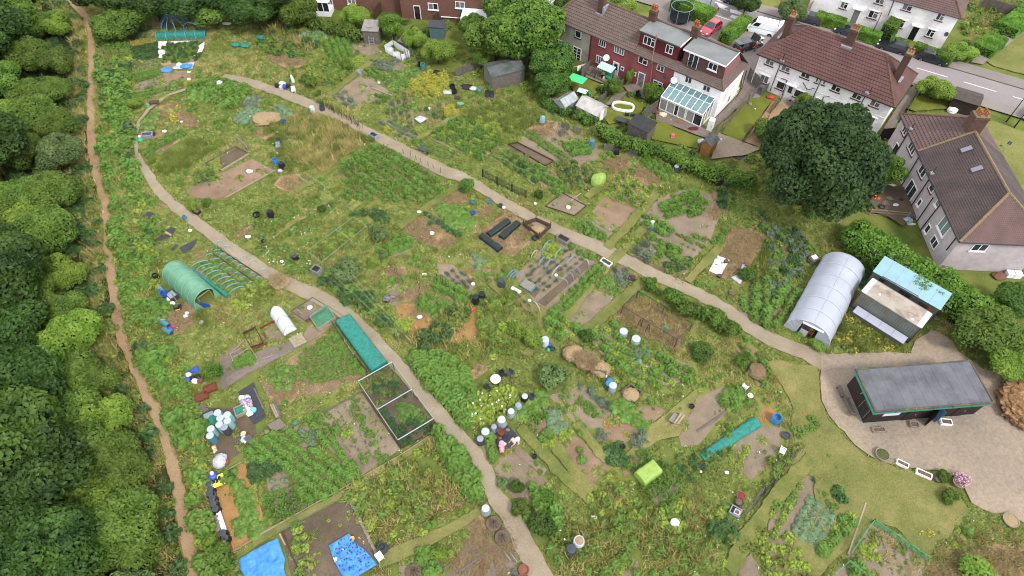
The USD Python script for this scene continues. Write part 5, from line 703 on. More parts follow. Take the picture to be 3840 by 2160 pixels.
def be(name,a,b,w,h,mat,label,cat,hoops=0,hoopm=None,square=2.,amp=.05,taper=1.,seed=0,lift=0.,ends=True):
 """A cover over hoops from a to b."""
 a,b=V(*a[:2],0),V(*b[:2],0);L=norm(b-a);rz=atan2((b-a)[1],(b-a)[0]);t=thing(name,label,cat,a,rz);n,m=max(6,int(L/.25)),14;v=[]
 for i in range(n+1):
  s=1+(taper-1)*i/n
  for k in range(m+1):
   q=pi*k/m;cx,sx=cos(q),sin(q);v.append((L*i/n,-w/2*s*copysign(abs(cx)**(2/square),cx),h*s*abs(sx)**(2/square)+lift))
 v=np.array(v);v+=(meshkit.fbm(v*2.4+seed,3,seed)[:,None]-.5)*amp*2*np.array([.3,.6,1.])*(v[:,2:]>.05);i,k=np.meshgrid(np.arange(n),np.arange(m),indexing="ij");q=(i*(m+1)+k).ravel();mb=MB().add(v,np.stack([q,q+1,q+m+2,q+m+1],1))
 if ends:
  for r_,rev in((0,1),(n,0)):ep=v[r_*(m+1):(r_+1)*(m+1)];mb.poly(ep if rev else ep[::-1])
 mb.b("cover",mat,t,40)
 for i in range(hoops):
  s=1+(taper-1)*i/max(1,hoops-1);MB().tube([V(L*i/max(1,hoops-1),-w/2*s*copysign(abs(cos(q))**(2/square),cos(q))*1.02,(h*s*abs(sin(q))**(2/square))*1.02+lift+.02)for q in np.linspace(0,pi,13)],.025,5).b("hoop",hoopm or aS,t)
 return t
def c9(a,b,h,mat,label,group=None,r=.03,parent=None,name="hoop"):
 a,b=V(*a[:2],0),V(*b[:2],0);mb=MB().tube([a+(b-a)*(1-cos(q))/2+[0,0,h*sin(q)**.8]for q in np.linspace(0,pi,13)],r,5)
 return mb.b(name,mat,parent)if parent else bG(name,mb,mat,label,"hoop",group)
def fence(label,pts,h,mat,boards="vertical",cat="fence",post=2.,name="garden_fence",pm=None):
 t=thing(name,label,cat)
 for a,b in zip(pts[:-1],pts[1:]):
  a,b=V(*a[:2],0),V(*b[:2],0);L=norm(b-a);e=(b-a)/L;m=V(-e[1],e[0],0);k=max(1,round(L/post))
  for i in range(k):
   p0,p1=a+e*L*i/k,a+e*L*(i+1)/k;MB().obox(p0-e*.05-m*.05,e*.1,m*.1,(0,0,h+.06)).b("post",pm or mat,t);w=L/k
   if boards=="vertical":
    mb=MB();nb=max(2,int(w/.16))
    for q in range(nb):mb.obox(p0+e*(w*q/nb+.004)+m*(.012 if q%2 else-.012),e*(w/nb+.012),m*.018,(0,0,h-rng.uniform(0,.03)))
    mb.b("panel",mat,t)
   elif boards=="rails":
    for q in np.linspace(.18,1,max(3,int(h/.24))):MB().obox(p0+m*.05+[0,0,h*q-.13],e*w,m*.025,(0,0,.11)).b("rail",mat,t)
   else:
    mb=MB();s=.18
    for u in np.arange(0,w,s):mb.bar(p0+e*u+m*.02,p0+e*u+m*.02+[0,0,h],.025)
    for z in np.arange(.05,h,s):mb.bar(p0+[0,0,z],p1+[0,0,z],.025)
    mb.b("lattice",mat,t)
  MB().obox(b-e*.05-m*.05,e*.1,m*.1,(0,0,h+.06)).b("post",pm or mat,t)
 return t
def aN(name,label,cat,segs,mat,w=.14,th=.04,z=.06,part="board"):
 """Boards lying on the ground or standing as an edging."""
 if len(segs)==1:a,b=segs[0];return bG(name,MB().bar(V(*a[:2],z),V(*b[:2],z),w,th),mat,label,cat)
 t=thing(name,label,cat)
 for a,b in segs:MB().bar(V(*a[:2],z),V(*b[:2],z),w,th).b(part,mat,t)
 return t
def aI(name,label,cat,F,L,w,h,rise,rz,wall,roof,door_=None,over=.12,roofz=None,glassy=False):
 q=ground(F,h/2)if roofz is None else ground(F,roofz);t=thing(name,label,cat,q,rz);x,y=L/2,w/2
 mb=MB().box(-x,-y,0,x,y,h).poly([(-x,-y,h),(-x,0,h+rise),(-x,y,h)]).poly([(x,-y,h),(x,y,h),(x,0,h+rise)]);mb.b("wall",wall,t);k=rise/y
 for s in(-1,1):
  if glassy:
   fr=MB()
   for u in np.linspace(-x,x,max(3,int(L/.6)+1)):fr.bar((u,s*y,h+.03),(u,0,h+rise+.03),.035);fr.bar((u,s*(y+.01),.1),(u,s*(y+.01),h),.035)
   fr.bar((-x,s*y,h+.03),(x,s*y,h+.03),.05).b("glazing_bars",an,t);nn=max(2,int(L/.6))
   for u in range(nn):MB().hexa([(-x+L*u/nn+.02,s*y,h),(-x+L*(u+1)/nn-.02,s*y,h),(-x+L*(u+1)/nn-.02,0,h+rise),(-x+L*u/nn+.02,0,h+rise),(-x+L*u/nn+.02,s*y,h+.02),(-x+L*(u+1)/nn-.02,s*y,h+.02),(-x+L*(u+1)/nn-.02,0,h+rise+.02),(-x+L*u/nn+.02,0,h+rise+.02)]).b("pane",roof,t)
  else:
   MB().hexa([(-x-over,s*(y+over),h-k*over),(x+over,s*(y+over),h-k*over),(x+over,s*.001,h+rise),(-x-over,s*.001,h+rise),(-x-over,s*(y+over),h-k*over+.05),(x+over,s*(y+over),h-k*over+.05),(x+over,s*.001,h+rise+.05),(-x-over,s*.001,h+rise+.05)]).b("roof_slope",roof,t)
 if door_:d=MB().box(x+.002,-.4,.05,x+.04,.4,1.75).b("door",door_,t);MB().box(x+.04,.28,.9,x+.07,.33,1.).b("handle",an,d)
 return t
def bz(name,label,cat,F,L,w,h0,h1,rz,wall,roof,over=.12):
 q=ground(F,(h0+h1)/2);t=thing(name,label,cat,q,rz);x,y=L/2,w/2
 MB().hexa([(-x,-y,0),(x,-y,0),(x,y,0),(-x,y,0),(-x,-y,h0),(x,-y,h0),(x,y,h1),(-x,y,h1)]).b("wall",wall,t);x+=over;y+=over
 MB().hexa([(-x,-y,h0),(x,-y,h0),(x,y,h1),(-x,y,h1),(-x,-y,h0+.07),(x,-y,h0+.07),(x,y,h1+.07),(-x,y,h1+.07)]).b("roof",roof,t)
 d=MB().box(-.4,-w/2-.04,.05,.4,-w/2-.002,1.7).b("door",wall,t);MB().box(.28,-w/2-.07,.9,.34,-w/2-.04,1.).b("handle",an,d);return t
def do(label,F,rz,di=0.,mat=ad,z=.0,name="pallet",L=1.1,w=.95,group=None):
 q=ground(F,z+.1);t=thing(name,label,"pallet",q+[0,0,z],rz,group);ct,st=cos(di),sin(di);T=lambda x,y,z_:V(x,y*ct-z_*st,y*st+z_*ct)
 for k in range(7):y=w*k/7;MB().obox(T(-L/2,y,.1),T(L,0,0),T(0,.1,0),T(0,0,.02)).b("slat",mat,t)
 for x in(-L/2,-.05,L/2-.1):MB().obox(T(x,0,.0),T(.1,0,0),T(0,w,0),T(0,0,.1)).b("bearer",mat,t)
 return t
def ey(label,F,rz,mat=ab,group=None):
 t=thing("garden_chair",label,"chair",ground(F,.45),rz,group);MB().box(-.24,-.22,.4,.24,.22,.44).b("seat",mat,t);mb=MB().obox((-.26,.2,.44),(.52,0,0),(0,.03,0),(0,.08,.42));mb.b("backrest",mat,t)
 for sx in(-.25,.22):MB().box(sx,-.22,.6,sx+.05,.24,.63).b("armrest",mat,t)
 for sx in(-.24,.2):
  for sy in(-.22,.18):MB().box(sx,sy,0,sx+.04,sy+.04,.6 if sy<0 else .42).b("leg",mat,t)
 return t
def bL(label,F,L,w,h,rz,top,legm=None,round_=False,cat="table",name="garden_table"):
 t=thing(name,label,cat,ground(F,h),rz)
 (MB().lathe([(L/2,h-.03),(L/2,h)],n=20)if round_ else MB().box(-L/2,-w/2,h-.04,L/2,w/2,h)).b("table_top",top,t)
 for sx in(-1,1):
  for sy in(-1,1):k=.3 if round_ else .43;MB().bar((sx*L*k,sy*(L if round_ else w)*k,0),(sx*L*k*.9,sy*(L if round_ else w)*k*.9,h-.04),.05).b("leg",legm or top,t)
 return t
hO,hrz,hL,hW_,_=cD([A(3,2,715,298),A(3,2,1570,238),A(3,1,1480,1380)]);hW_,hL,hH=3.75,10.1,2.55;hrz=radians(4.8)
t=thing("clubhouse_hut","dark brown timber hut with flat grey felt roof and green fascia in the yard","hut",hO,hrz);b5=M("hut_boards",C(54,38,36),C(44,32,30),1.5,.7);dx=M("green_paint",C(62,136,118,.75),C(54,122,106,.75),2.,.6);d1=M("grey_felt",C(134,134,140),C(116,116,124),.8,.9,.3,25.,dirt=C(104,104,112),dscale=.5)
MB().box(0,0,.12,hL,hW_,hH).b("wall",b5,t);MB().box(-.25,-.3,-.05,hL+.2,hW_+.15,.12).b("plinth",aT,t)
for k in range(11):MB().hexa([(-.15+(hL+.3)*k/11+.006,-.2,hH+.12),(-.15+(hL+.3)*(k+1)/11+.07,-.2,hH+.12),(-.15+(hL+.3)*(k+1)/11+.07,hW_+.2,hH+.18),(-.15+(hL+.3)*k/11+.006,hW_+.2,hH+.18),(-.15+(hL+.3)*k/11+.006,-.2,hH+.165),(-.15+(hL+.3)*(k+1)/11+.07,-.2,hH+.15),(-.15+(hL+.3)*(k+1)/11+.07,hW_+.2,hH+.21),(-.15+(hL+.3)*k/11+.006,hW_+.2,hH+.225)]).b("felt_strip",d1,t)
MB().box(-.1,-.15,hH,hL+.1,hW_+.15,hH+.115).b("roof",d1,t)
for a,b in(((-.2,-.24),(hL+.2,-.2)),((-.24,-.24),(-.2,hW_+.24)),((hL+.2,-.24),(hL+.24,hW_+.24)),((-.2,hW_+.2),(hL+.2,hW_+.24))):MB().box(*a,hH-.26,*b,hH+.14).b("fascia",dx,t)
mb=MB()
for a,b in(((-.26,-.26),(hL+.26,-.12)),((-.26,-.12),(-.12,hW_+.12)),((hL+.12,-.12),(hL+.26,hW_+.12)),((-.26,hW_+.12),(hL+.26,hW_+.26))):mb.box(*a,hH+.1,*b,hH+.25)
mb.b("roof_edge",M("mossy_edge",C(110,104,92),C(84,82,78),4.,.95,.5,20.,dirt=C(150,130,70),dscale=.6),t)
for k in range(1,6):MB().box(hL*k/6-.02,-.26,hH-.14,hL*k/6+.02,-.245,hH+.1).b("fascia_joint",M("dark_joint",C(30,60,54)),t)
sgn=MB().box(1.1,-.05,1.35,2.6,-.02,1.95).b("shutter",M("pale_board",C(196,202,214,.75),rough=.4),t)
for x,m_ in((3.9,b5),(8.4,b5)):d=MB().box(x-.5,-.045,.13,x+.5,-.01,2.1).b("door",m_,t);MB().box(x+.3,-.07,1.05,x+.36,-.045,1.2).b("handle",an,d);MB().box(x-.6,-.12,2.12,x+.6,-.01,2.18).b("lintel",ak,d)
d=MB().obox((6.,-.02,.13),(-.75,-.7,0),(.03,-.03,0),(0,0,2.)).b("door",b5,t);MB().obox((5.8,-.3,.95),(-.05,-.05,0),(.03,-.03,0),(0,0,.12)).b("handle",an,d);MB().box(6.02,-.03,.13,6.9,-.004,2.1).b("doorway",ed,t);MB().box(6.3,-.5,.13,6.33,-.03,2.).b("blue_door",M("blue_board",C(70,110,140,.7)),t);MB().box(5.7,-.14,2.1,7.1,-.01,2.17).b("door_hood",ad,t)
MB().tube([(-.07,1.9,2.2),(-.25,1.9,2.2),(-.3,1.9,2.05)],.05).b("wall_lamp",an,t);MB().box(-.05,.35,.4,-.01,1.35,1.9).b("noticeboard",aa,t);mb=MB()
for a,b in(((-.07,.3,.38),(-.05,.36,1.95)),((-.07,1.34,.38),(-.05,1.4,1.95)),((-.07,.36,1.9),(-.05,1.34,1.95))):mb.box(*a,*b)
mb.b("noticeboard_frame",ad,t);hxy=lambda x,y:hO+V(x*cos(hrz)-y*sin(hrz),x*sin(hrz)+y*cos(hrz),0)
def eA(label,q,rz,L=1.7,mat=ad):
 t=thing("bench",label,"bench",q,rz)
 for k in range(4):MB().box(-L/2,-.25+k*.12,.42,L/2,-.15+k*.12,.45).b("seat_slat",mat,t)
 for k in range(3):MB().obox((-L/2,.24+k*.03,.52+k*.12),(L,0,0),(0,.025,0),(0,.02,.1)).b("back_slat",mat,t)
 for s in(-L/2+.05,L/2-.1):MB().box(s,-.25,0,s+.06,-.19,.62).b("leg",mat,t);MB().box(s,.2,0,s+.06,.26,.85).b("leg",mat,t);MB().box(s,-.27,.62,s+.06,.24,.66).b("armrest",mat,t)
eA("weathered wooden bench on the yard at the hut's left end",hxy(-.75,1.5),hrz+pi/2);t=thing("fallen_bench","low wooden seat beside the bench at the hut's far left corner","seat",hxy(-.9,3.1),hrz+pi/2);MB().box(-.55,-.2,.4,.55,.2,.45).b("seat",ad,t);[MB().box(s,-.18,0,s+.06,.18,.4).b("leg",ad,t)for s in(-.5,.44)]
k0,k1,k2,k3=[A(3,1,*q,2.6)for q in((700,750),(1160,1035),(1240,920),(790,640))];crz=atan2((k1-k0)[1],(k1-k0)[0]);t=thing("shipping_container","grey steel shipping container with pale rusty roof beside the grey polytunnel","container",V(*k0[:2],0),crz);cL,cW_,cH=6.06,2.44,2.6
b9=M("container_grey",C(126,130,122,.65),C(112,116,108,.65),.8,.6,dirt=C(130,116,90),dscale=.6);dM=M("container_roof",C(196,184,170,.55),C(176,164,152,.55),.9,.8,.2,8.,dirt=C(160,140,122),dscale=.8);b8=M("rail_red",C(120,76,72),C(104,66,62),2.)
MB().box(.06,.06,.1,cL-.06,cW_-.06,cH-.08).b("body",b9,t);mb=MB()
for k in range(24):
 x=.15+(cL-.3)*k/24
 for y in(.0,cW_-.07):mb.hexa([(x,y+.05,.2),(x+.06,y+.035,.2),(x+.14,y+.035,.2),(x+.2,y+.06,.2),(x,y+.05,cH-.2),(x+.06,y+.035,cH-.2),(x+.14,y+.035,cH-.2),(x+.2,y+.06,cH-.2)])
mb.b("corrugation",b9,t);MB().box(.5,.05,cH-.08,cL-.5,cW_-.05,cH-.02).b("roof",dM,t);MB().box(0,.0,cH-.1,.5,cW_,cH).b("roof_end",aH,t);MB().box(cL-.5,0,cH-.1,cL,cW_,cH).b("roof_end",aH,t)
for x in(0,cL-.1):
 for y in(0,cW_-.1):MB().box(x,y,0,x+.1,y+.1,cH+.01).b("corner_post",b8,t)
for y in(0,cW_-.06):MB().box(.1,y,cH-.12,cL-.1,y+.06,cH+.012).b("top_rail",b9,t);MB().box(.1,y,0,cL-.1,y+.06,.16).b("bottom_rail",b8,t)
MB().box(cL-.08,.1,.16,cL-.02,cW_-.1,cH-.12).b("doors",b8,t);[MB().tube([(cL,y,.2),(cL,y,cH-.2)],.025).b("lock_bar",an,t)for y in(.6,1.,1.45,1.85)]
for q in((1.45,1.),(5.,.5)):MB().lathe([(.13,0),(.1,.06),(.001,.07)],(*q,cH-.02),10).b("vent_cap",ab,t)
t=thing("storage_bench","row of low grey-lidded storage boxes along the container's near side","storage boxes",V(*k0[:2],0)+V(cos(crz),sin(crz),0)*.55-V(-sin(crz),cos(crz),0)*.95,crz)
for k in range(4):b=MB().box(1.3*k,0,0,1.3*k+1.27,.75,.7).b("box",ad,t);MB().hexa([(1.3*k-.0,-.06,.7),(1.3*k+1.28,-.06,.7),(1.3*k+1.28,.8,.86),(1.3*k,.8,.86),(1.3*k,-.06,.74),(1.3*k+1.28,-.06,.74),(1.3*k+1.28,.8,.9),(1.3*k,.8,.9)]).b("lid",M("grey_lid",C(172,174,188,.7),C(160,162,178,.7),1.,.5),b)
a0,a1,a2=[A(3,1,*q,2.5)for q in((795,590),(1310,885),(1380,800))];trz=atan2((a1-a0)[1],(a1-a0)[0]);tL=norm(a1-a0);tW_=2.3;t=thing("turquoise_shed","long low shed with pale turquoise sheet roof between container and hedge","shed",V(*a0[:2],0),trz)
MB().box(.1,.1,0,tL-.1,tW_-.1,2.3).b("wall",M("shed_grey",C(140,138,128),C(120,118,110),1.5,.9),t)
for k in range(6):MB().hexa([(tL*k/6+.02,-.1,2.4),(tL*(k+1)/6-.02,-.1,2.4),(tL*(k+1)/6-.02,tW_+.1,2.62),(tL*k/6+.02,tW_+.1,2.62),(tL*k/6+.02,-.1,2.44),(tL*(k+1)/6-.02,-.1,2.44),(tL*(k+1)/6-.02,tW_+.1,2.66),(tL*k/6+.02,tW_+.1,2.66)]).b("roof_sheet",M("turquoise_sheet",C(158,198,210,.55),C(148,188,200,.55),1.5,.6),t);k<5 and MB().bar((tL*(k+1)/6,-.1,2.45),(tL*(k+1)/6,tW_+.1,2.67),.05).b("roof_batten",bt,t)
for x in(.9,3.,3.6):MB().box(x,.06,1.4,x+.5,.095,2.).b("window",ah,t)
d=MB().box(5.,.05,.05,5.8,.095,1.9).b("door",ap,t);MB().box(5.65,.02,.9,5.7,.05,1.).b("handle",an,d);MB().box(5.9,.04,.05,6.2,.095,1.9).b("plank",bf,t)
for a,b in(((1.,-.35,2.3),(4.6,-.35,2.35)),((1.,-.45,2.22),(4.6,-.5,2.3))):bG("ladder_rail",MB().bar(*[V(*a0[:2],0)+V(q[0]*cos(trz)-q[1]*sin(trz),q[0]*sin(trz)+q[1]*cos(trz),q[2]+.45)for q in(a,b)],.05),a7,"grey metal ladder rail lying along the container roof's far edge" if a[1]>-.4 else "second grey ladder rail beside the first on the container roof","ladder")
p0,p1,p2=[A(3,1,*q)for q in((120,1010),(445,1185),(712,650))];prz=atan2((p2-p1)[1],(p2-p1)[0]);pL,pw,ph=norm(p2-p1)-.3,4.3,2.35;pc=(p0+p1)/2
t=thing("grey_polytunnel","large grey polythene tunnel with white hoops and open front door","polytunnel",V(*pc[:2],0),prz);n,m=40,22
sec=lambda k:V(0,-pw/2*cos(pi*k/m)*(1-.0),ph*sin(pi*k/m)**.82)
v=np.array([sec(k)+[pL*i/n,0,0]for i in range(n+1)for k in range(m+1)]);v[:,2]-=.05*np.abs(np.sin(v[:,0]/pL*pi*6))*(v[:,2]/ph);i,k=np.meshgrid(np.arange(n),np.arange(m),indexing="ij");q=(i*(m+1)+k).ravel();MB().add(v,np.stack([q,q+m+1,q+m+2,q+1],1)).b("cover",bi,t,50)
for i in range(7):MB().tube([sec(k)*[1,1.01,1.012]+[pL*i/6,0,.01]for k in range(m+1)],.025,6).b("hoop",aH,t)
MB().tube([(0,0,ph+.01),(pL,0,ph+.01)],.015).b("ridge_pole",aH,t);MB().poly([sec(k)+[pL-.02,0,0]for k in range(m+1)]).b("far_end",bi,t)
for s,w0 in((1,.75),(-1,-.35)):
 ks=[k for k in range(m+1)if s*sec(k)[1]>abs(w0)*(1 if s>0 else 1)];pl=MB();ks=sorted(ks,key=lambda k:s*sec(k)[1]);bo=abs(w0)
 for a,b in zip(ks[:-1],ks[1:]):
  A_,B_=sec(a),sec(b);fa,fb=V(.03*(a%2),s*bo+(A_[1]-s*bo)*.1,0),V(.03*(b%2),s*bo+(B_[1]-s*bo)*.1,0);zz=1.
  pl.add([A_+[.05*(a%2),0,0],B_+[.05*(b%2),0,0],V(.0,s*(bo+.03*(m-b)),.0),V(.0,s*(bo+.03*(m-a)),.0)],[[0,1,2],[0,2,3]])
 pl.b("front_panel",bi,t)
MB().poly([sec(k)*[1,1,1]for k in range(m+1)if sec(k)[2]>1.9]).b("front_panel",bi,t);MB().bar((-.06,-1.1,1.93),(-.06,.9,1.93),.14).b("door_header",cE,t);MB().box(-.03,.02,0,.0,.75,1.).b("door_sheet",al,t);MB().box(-.03,.02,1.,.0,.75,1.88).b("door_glass",ah,t);mb=MB();[mb.bar((-.02,y,0),(-.02,y,1.9),.06)for y in(-.36,.0,.76)];mb.b("door_posts",ad,t)
q=pc+V(cos(prz),sin(prz),0)*.6-V(-sin(prz),cos(prz),0)*.15;tt=thing("tiller","red and yellow machine standing in the grey polytunnel's doorway","machine",V(*q[:2],0),prz);MB().box(-.3,-.2,.35,.3,.2,.75).b("engine",bY,tt);MB().box(-.1,-.1,.75,.15,.1,.9).b("tank",M("yellow_plastic",C(226,190,70,.75),rough=.4),tt);[MB().lathe([(.17,-.05),(.17,.05)],(0,s,.17),12,(0,1,0)).b("wheel",aa,tt)for s in(-.25,.25)]
p0,p1,p2=[A(0,1,*q)for q in((1250,690),(1490,905),(1665,790))];grz=atan2((p1-p0)[1],(p1-p0)[0]);gL,gw,gh=norm(p1-p0),2.65,2.;d9=V(-sin(grz),cos(grz),0);gc=p0+d9*gw/2
t=thing("green_polytunnel","green polythene tunnel with open end beside the blue hooped beds","polytunnel",V(*gc[:2],0),grz);n,m=26,18;sec=lambda k:V(0,-gw/2*cos(pi*k/m),gh*sin(pi*k/m)**.85)
v=np.array([sec(k)+[gL*i/n,0,0]for i in range(n+1)for k in range(m+1)]);v[:,2]-=.06*np.abs(np.sin(v[:,0]/gL*pi*5))*(v[:,2]/gh);v+=(meshkit.fbm(v*2.2,3,4)[:,None]-.5)*.1*(v[:,2:]>.05);i,k=np.meshgrid(np.arange(n),np.arange(m),indexing="ij");q=(i*(m+1)+k).ravel();MB().add(v,np.stack([q,q+m+1,q+m+2,q+1],1)).b("cover",ba,t,50)
for i in range(6):MB().tube([sec(k)*[1,1.01,1.012]+[gL*i/5,0,.01]for k in range(m+1)],.022,5).b("hoop",M("pale_green_hoop",C(146,194,166,.6)),t)
MB().poly([sec(k)+[.02,0,0]for k in range(m+1)]).b("back_end",ba,t);pf=[sec(k)+[gL,0,0]for k in range(m+1)];MB().poly([pf[k]for k in range(0,5)]+[V(gL+.2,-.6,0)]).b("front_flap",ba,t);MB().poly([V(gL+.1,.75,0)]+[pf[k]for k in range(14,m+1)]).b("front_flap",ba,t);MB().tube([V(gL+.02,-.6,0),V(gL+.02,-.6,1.6),V(gL+.02,.7,1.6),V(gL+.02,.75,0)],.035).b("door_frame",aG,t);MB().hexa([(gL,-.62,0),(gL+.5,-.1,0),(gL+.55,-.12,0),(gL+.05,-.66,0),(gL,-.62,1.),(gL+.5,-.1,.45),(gL+.55,-.12,.45),(gL+.05,-.66,1.)]).b("blue_flap",a5 if False else aK,t)
be("net_roll",A(0,1,1445,590),A(0,1,1725,795),.45,.4,a6,"long low teal net cover along the green polytunnel's side","net cover",0,amp=.05)
z4=lambda x,y:at((600+x*.28986)/S,(860+y*.28986)/S)
def bQ(label,l0,l1,r0_,r1_,n,h,mat,nm="hooped_frame"):
 t=thing(nm,label,"hoops");a0,a1,b0,b1=z4(*l0),z4(*l1),z4(*r0_),z4(*r1_)
 for k in np.linspace(0,1,n):c9(a0+(a1-a0)*k,b0+(b1-b0)*k,h,mat,None,parent=t)
bQ("row of nine wide pale blue hoops beside the green polytunnel",(412,510),(915,840),(640,425),(1110,755),9,.55,aS);bQ("row of small teal hoops over the second bed from the tunnel",(600,365),(1145,725),(690,335),(1215,695),7,.4,aS);bQ("row of small teal hoops over the third bed from the tunnel",(705,300),(1245,655),(790,275),(1310,630),8,.36,aS)
for n,(a,b)in enumerate((((735,235),(835,190)),((822,285),(940,255)),((1060,440),(1150,375)),((1170,485),(1260,435)),((1290,590),(1415,555)))):c9(z4(*a),z4(*b),.8,aS,["first","second","third","fourth","fifth"][n]+" large teal hoop along the lower path, counted from the top")
for n,(a,b)in enumerate((((630,410),(1120,755)),((690,320),(1230,690)),((750,250),(1330,620)))):aN("bed_edging",["brown","middle","long"][n]+" plank edging between the hooped beds, "+["nearest the tunnel","between the small hoops","nearest the path"][n],"edging",[(z4(*a),z4(*b))],ap,.06,.2,.1)
be("net_tunnel",(A(1,1,620,1000)+A(1,1,712,955))/2,(A(1,1,870,1365)+A(1,1,1015,1325))/2,1.65,.75,a6,"large teal net tunnel along the lower path above the white-framed cage","net tunnel",0,square=5,amp=.04,lift=.06,taper=1.08)
be("net_tunnel",A(2,2,1845,290),A(2,2,1430,560),1.05,.45,a6,"crumpled teal net over a long bed in the right-hand plots","net cover",0,square=3,amp=.12,taper=.75,seed=3);be("net_tail",A(2,2,1430,545),A(2,2,1370,585),.35,.14,a6,"narrow gathered tail of the crumpled teal net","net cover",0,amp=.05,taper=.4)
for a,b,lab in(((1,1,1755,335),(1,1,1905,225),"upper of the three dark green covered rows"),((1,1,1850,355),(2,1,45,240),"right one of the three dark green covered rows"),((1,1,1700,338),(1,1,1845,445),"lower left one of the three dark green covered rows, lying crosswise")):be("row_cover",A(*a),A(*b),.8,.45,dr,lab,"row cover",0,square=3,amp=.09,seed=a[2])
be("net_tunnel",A(0,0,1195,285),A(0,0,1560,272),1.2,.8,a6,"teal net tunnel above the torn white sheets in the top plot","net tunnel",6,square=3,amp=.05)
t=thing("hoop_cage","tall dome of crossing blue hoops in the top plot","hoop cage",A(0,0,1325,215),0);[MB().tube([V(cos(a)*2.*cos(q),sin(a)*2.*cos(q),2.1*sin(q))for q in np.linspace(0,pi,15)],.04,5).b("hoop",aw,t)for a in(.1,.75,1.4,2.05,2.7)];c9(A(0,0,1395,245),A(0,0,1525,250),1.6,aw,"single large blue hoop right of the crossing hoops",r=.04)
for F,lab,s in(((2,0,655,1345),"lime green fleece cage leaning in the weedy upper plot",(1.9,1.6,1.5)),):av("fleece_cover",c(*F),lab,"fleece cover",s,bE,3,amp=.25,rz=.6)
be("fleece_cover",A(2,2,955,735),A(2,2,1085,640),1.35,.95,bE,"lime green fleece box beside the sweetcorn block","fleece cover",0,square=6,amp=.06,seed=2)
for F,lab,k in(((0,0,1778,332),"left one of two crumpled teal nets in the grass",1),((0,0,1848,340),"right one of two crumpled teal nets in the grass",2),((1,0,35,278),"teal net bundle at the end of the bramble row",4)):av("net_bundle",c(*F),lab,"net",(1.3,.9,.6),a6,k)
cz=1.6;q=[A(1,1,770,1428,cz),A(1,1,1028,1282,cz),A(1,2,1340,260,cz),A(1,2,1070,422,cz)];mL,mR=A(1,2,915,192,cz),A(1,2,1180,37,cz)
t=thing("fruit_cage","white pipe framed fruit cage with black netting beside the lower path","fruit cage")
for a,b in((q[0],q[1]),(q[1],q[2]),(q[2],q[3]),(q[3],q[0]),(mL,mR)):MB().bar(a,b,.05).b("top_rail",aH if(a is q[0]and b is q[1])or a is mL or a is q[2]else aG,t)
for a in(*q,mL,mR):MB().bar(a,a*[1,1,0],.05).b("post",ap,t)
for a,b in zip(q,q[1:]+q[:1]):MB().quad(a*[1,1,0],b*[1,1,0],b,a).b("side_net",b7,t)
MB().quad(*[a+[0,0,.01]for a in q]).b("top_net",b7,t);aN("cage_edging","timber edging round the white-framed cage's foot","edging",[(A(1,2,800,60),A(1,2,1090,490)),(A(1,2,1090,490),A(1,2,1390,335))],ap,.06,.16,.08)
q=[A(1,1,*p_,1.)for p_ in((385,445),(738,185),(833,257),(492,530))];t=thing("pipe_hurdle","long pale green pipe frame over the central weeds","frame");x0,x1=A(1,1,600,278,1.),A(1,1,712,356,1.)
for a,b in zip(q+[x0],q[1:]+q[:1]+[x1]):MB().bar(a,b,.035).b("rail",aG,t)
for a in q+[x0,x1]:MB().bar(a,a*[1,1,0],.04).b("post",aG,t)
t=thing("cane_hurdle","thin cane frame at the edge of the mixed green plot","frame")
for a,b in(((1,0,400,1325),(1,0,520,1400)),((1,0,520,1400),(1,0,515,1449)),((1,1,610,40),(1,1,640,0)),((1,1,690,100),(1,1,725,75)),((1,1,500,215),(1,1,605,115)),((1,0,300,1310),(1,0,390,1380))):MB().bar(A(*a,.9),A(*b,.9),.035).bar(A(*a,.9),A(*a,.9)*[1,1,0],.03).b("cane",aG,t)
c4=[A(2,1,*p_,1.4)for p_ in((835,862),(950,745),(1150,862),(1362,992),(1248,1112),(990,955))];t=thing("net_cage","black net cage on thin dark posts over dry ground","fruit cage")
for a,b in zip(c4,c4[1:]+c4[:1]):MB().bar(a,b,.04).b("top_rail",dk,t);MB().quad(a*[1,1,0],b*[1,1,0],b,a).b("side_net",b7,t)
for a in c4:MB().bar(a,a*[1,1,0],.06).b("post",dk,t)
for x in((970,960),(1035,992)):a=A(2,1,*x,1.4);MB().bar(a,a*[1,1,0]+V(-.25,-.2,0),.05).bar(a,a*[1,1,0]+V(.3,.15,0),.05).b("brace",dk,t)
fence("black lattice fence beside the bean rows at the upper path",[A(1,0,1712,1335),A(1,0,1932,1449),A(2,1,105,45)],1.15,aa,"lattice","trellis",1.8,"lattice_fence");fence("grey lattice fence along the teal net tunnel",[A(1,1,590,1010),A(1,1,680,1140)],.8,ad,"lattice","trellis",1.8,"lattice_fence");fence("short pale slatted fence in the middle of the lattice",[A(1,1,680,1150),A(1,1,745,1250)],.7,ak,"vertical","fence",1.);fence("brown lattice fence at the teal tunnel's lower end",[A(1,1,755,1260),A(1,1,840,1365)],.8,ap,"lattice","trellis",1.8,"lattice_fence");fence("dark lattice panel behind the feathery bush",[A(1,1,560,700),A(1,1,660,770)],1.2,af,"lattice","trellis",1.2,"lattice_fence")
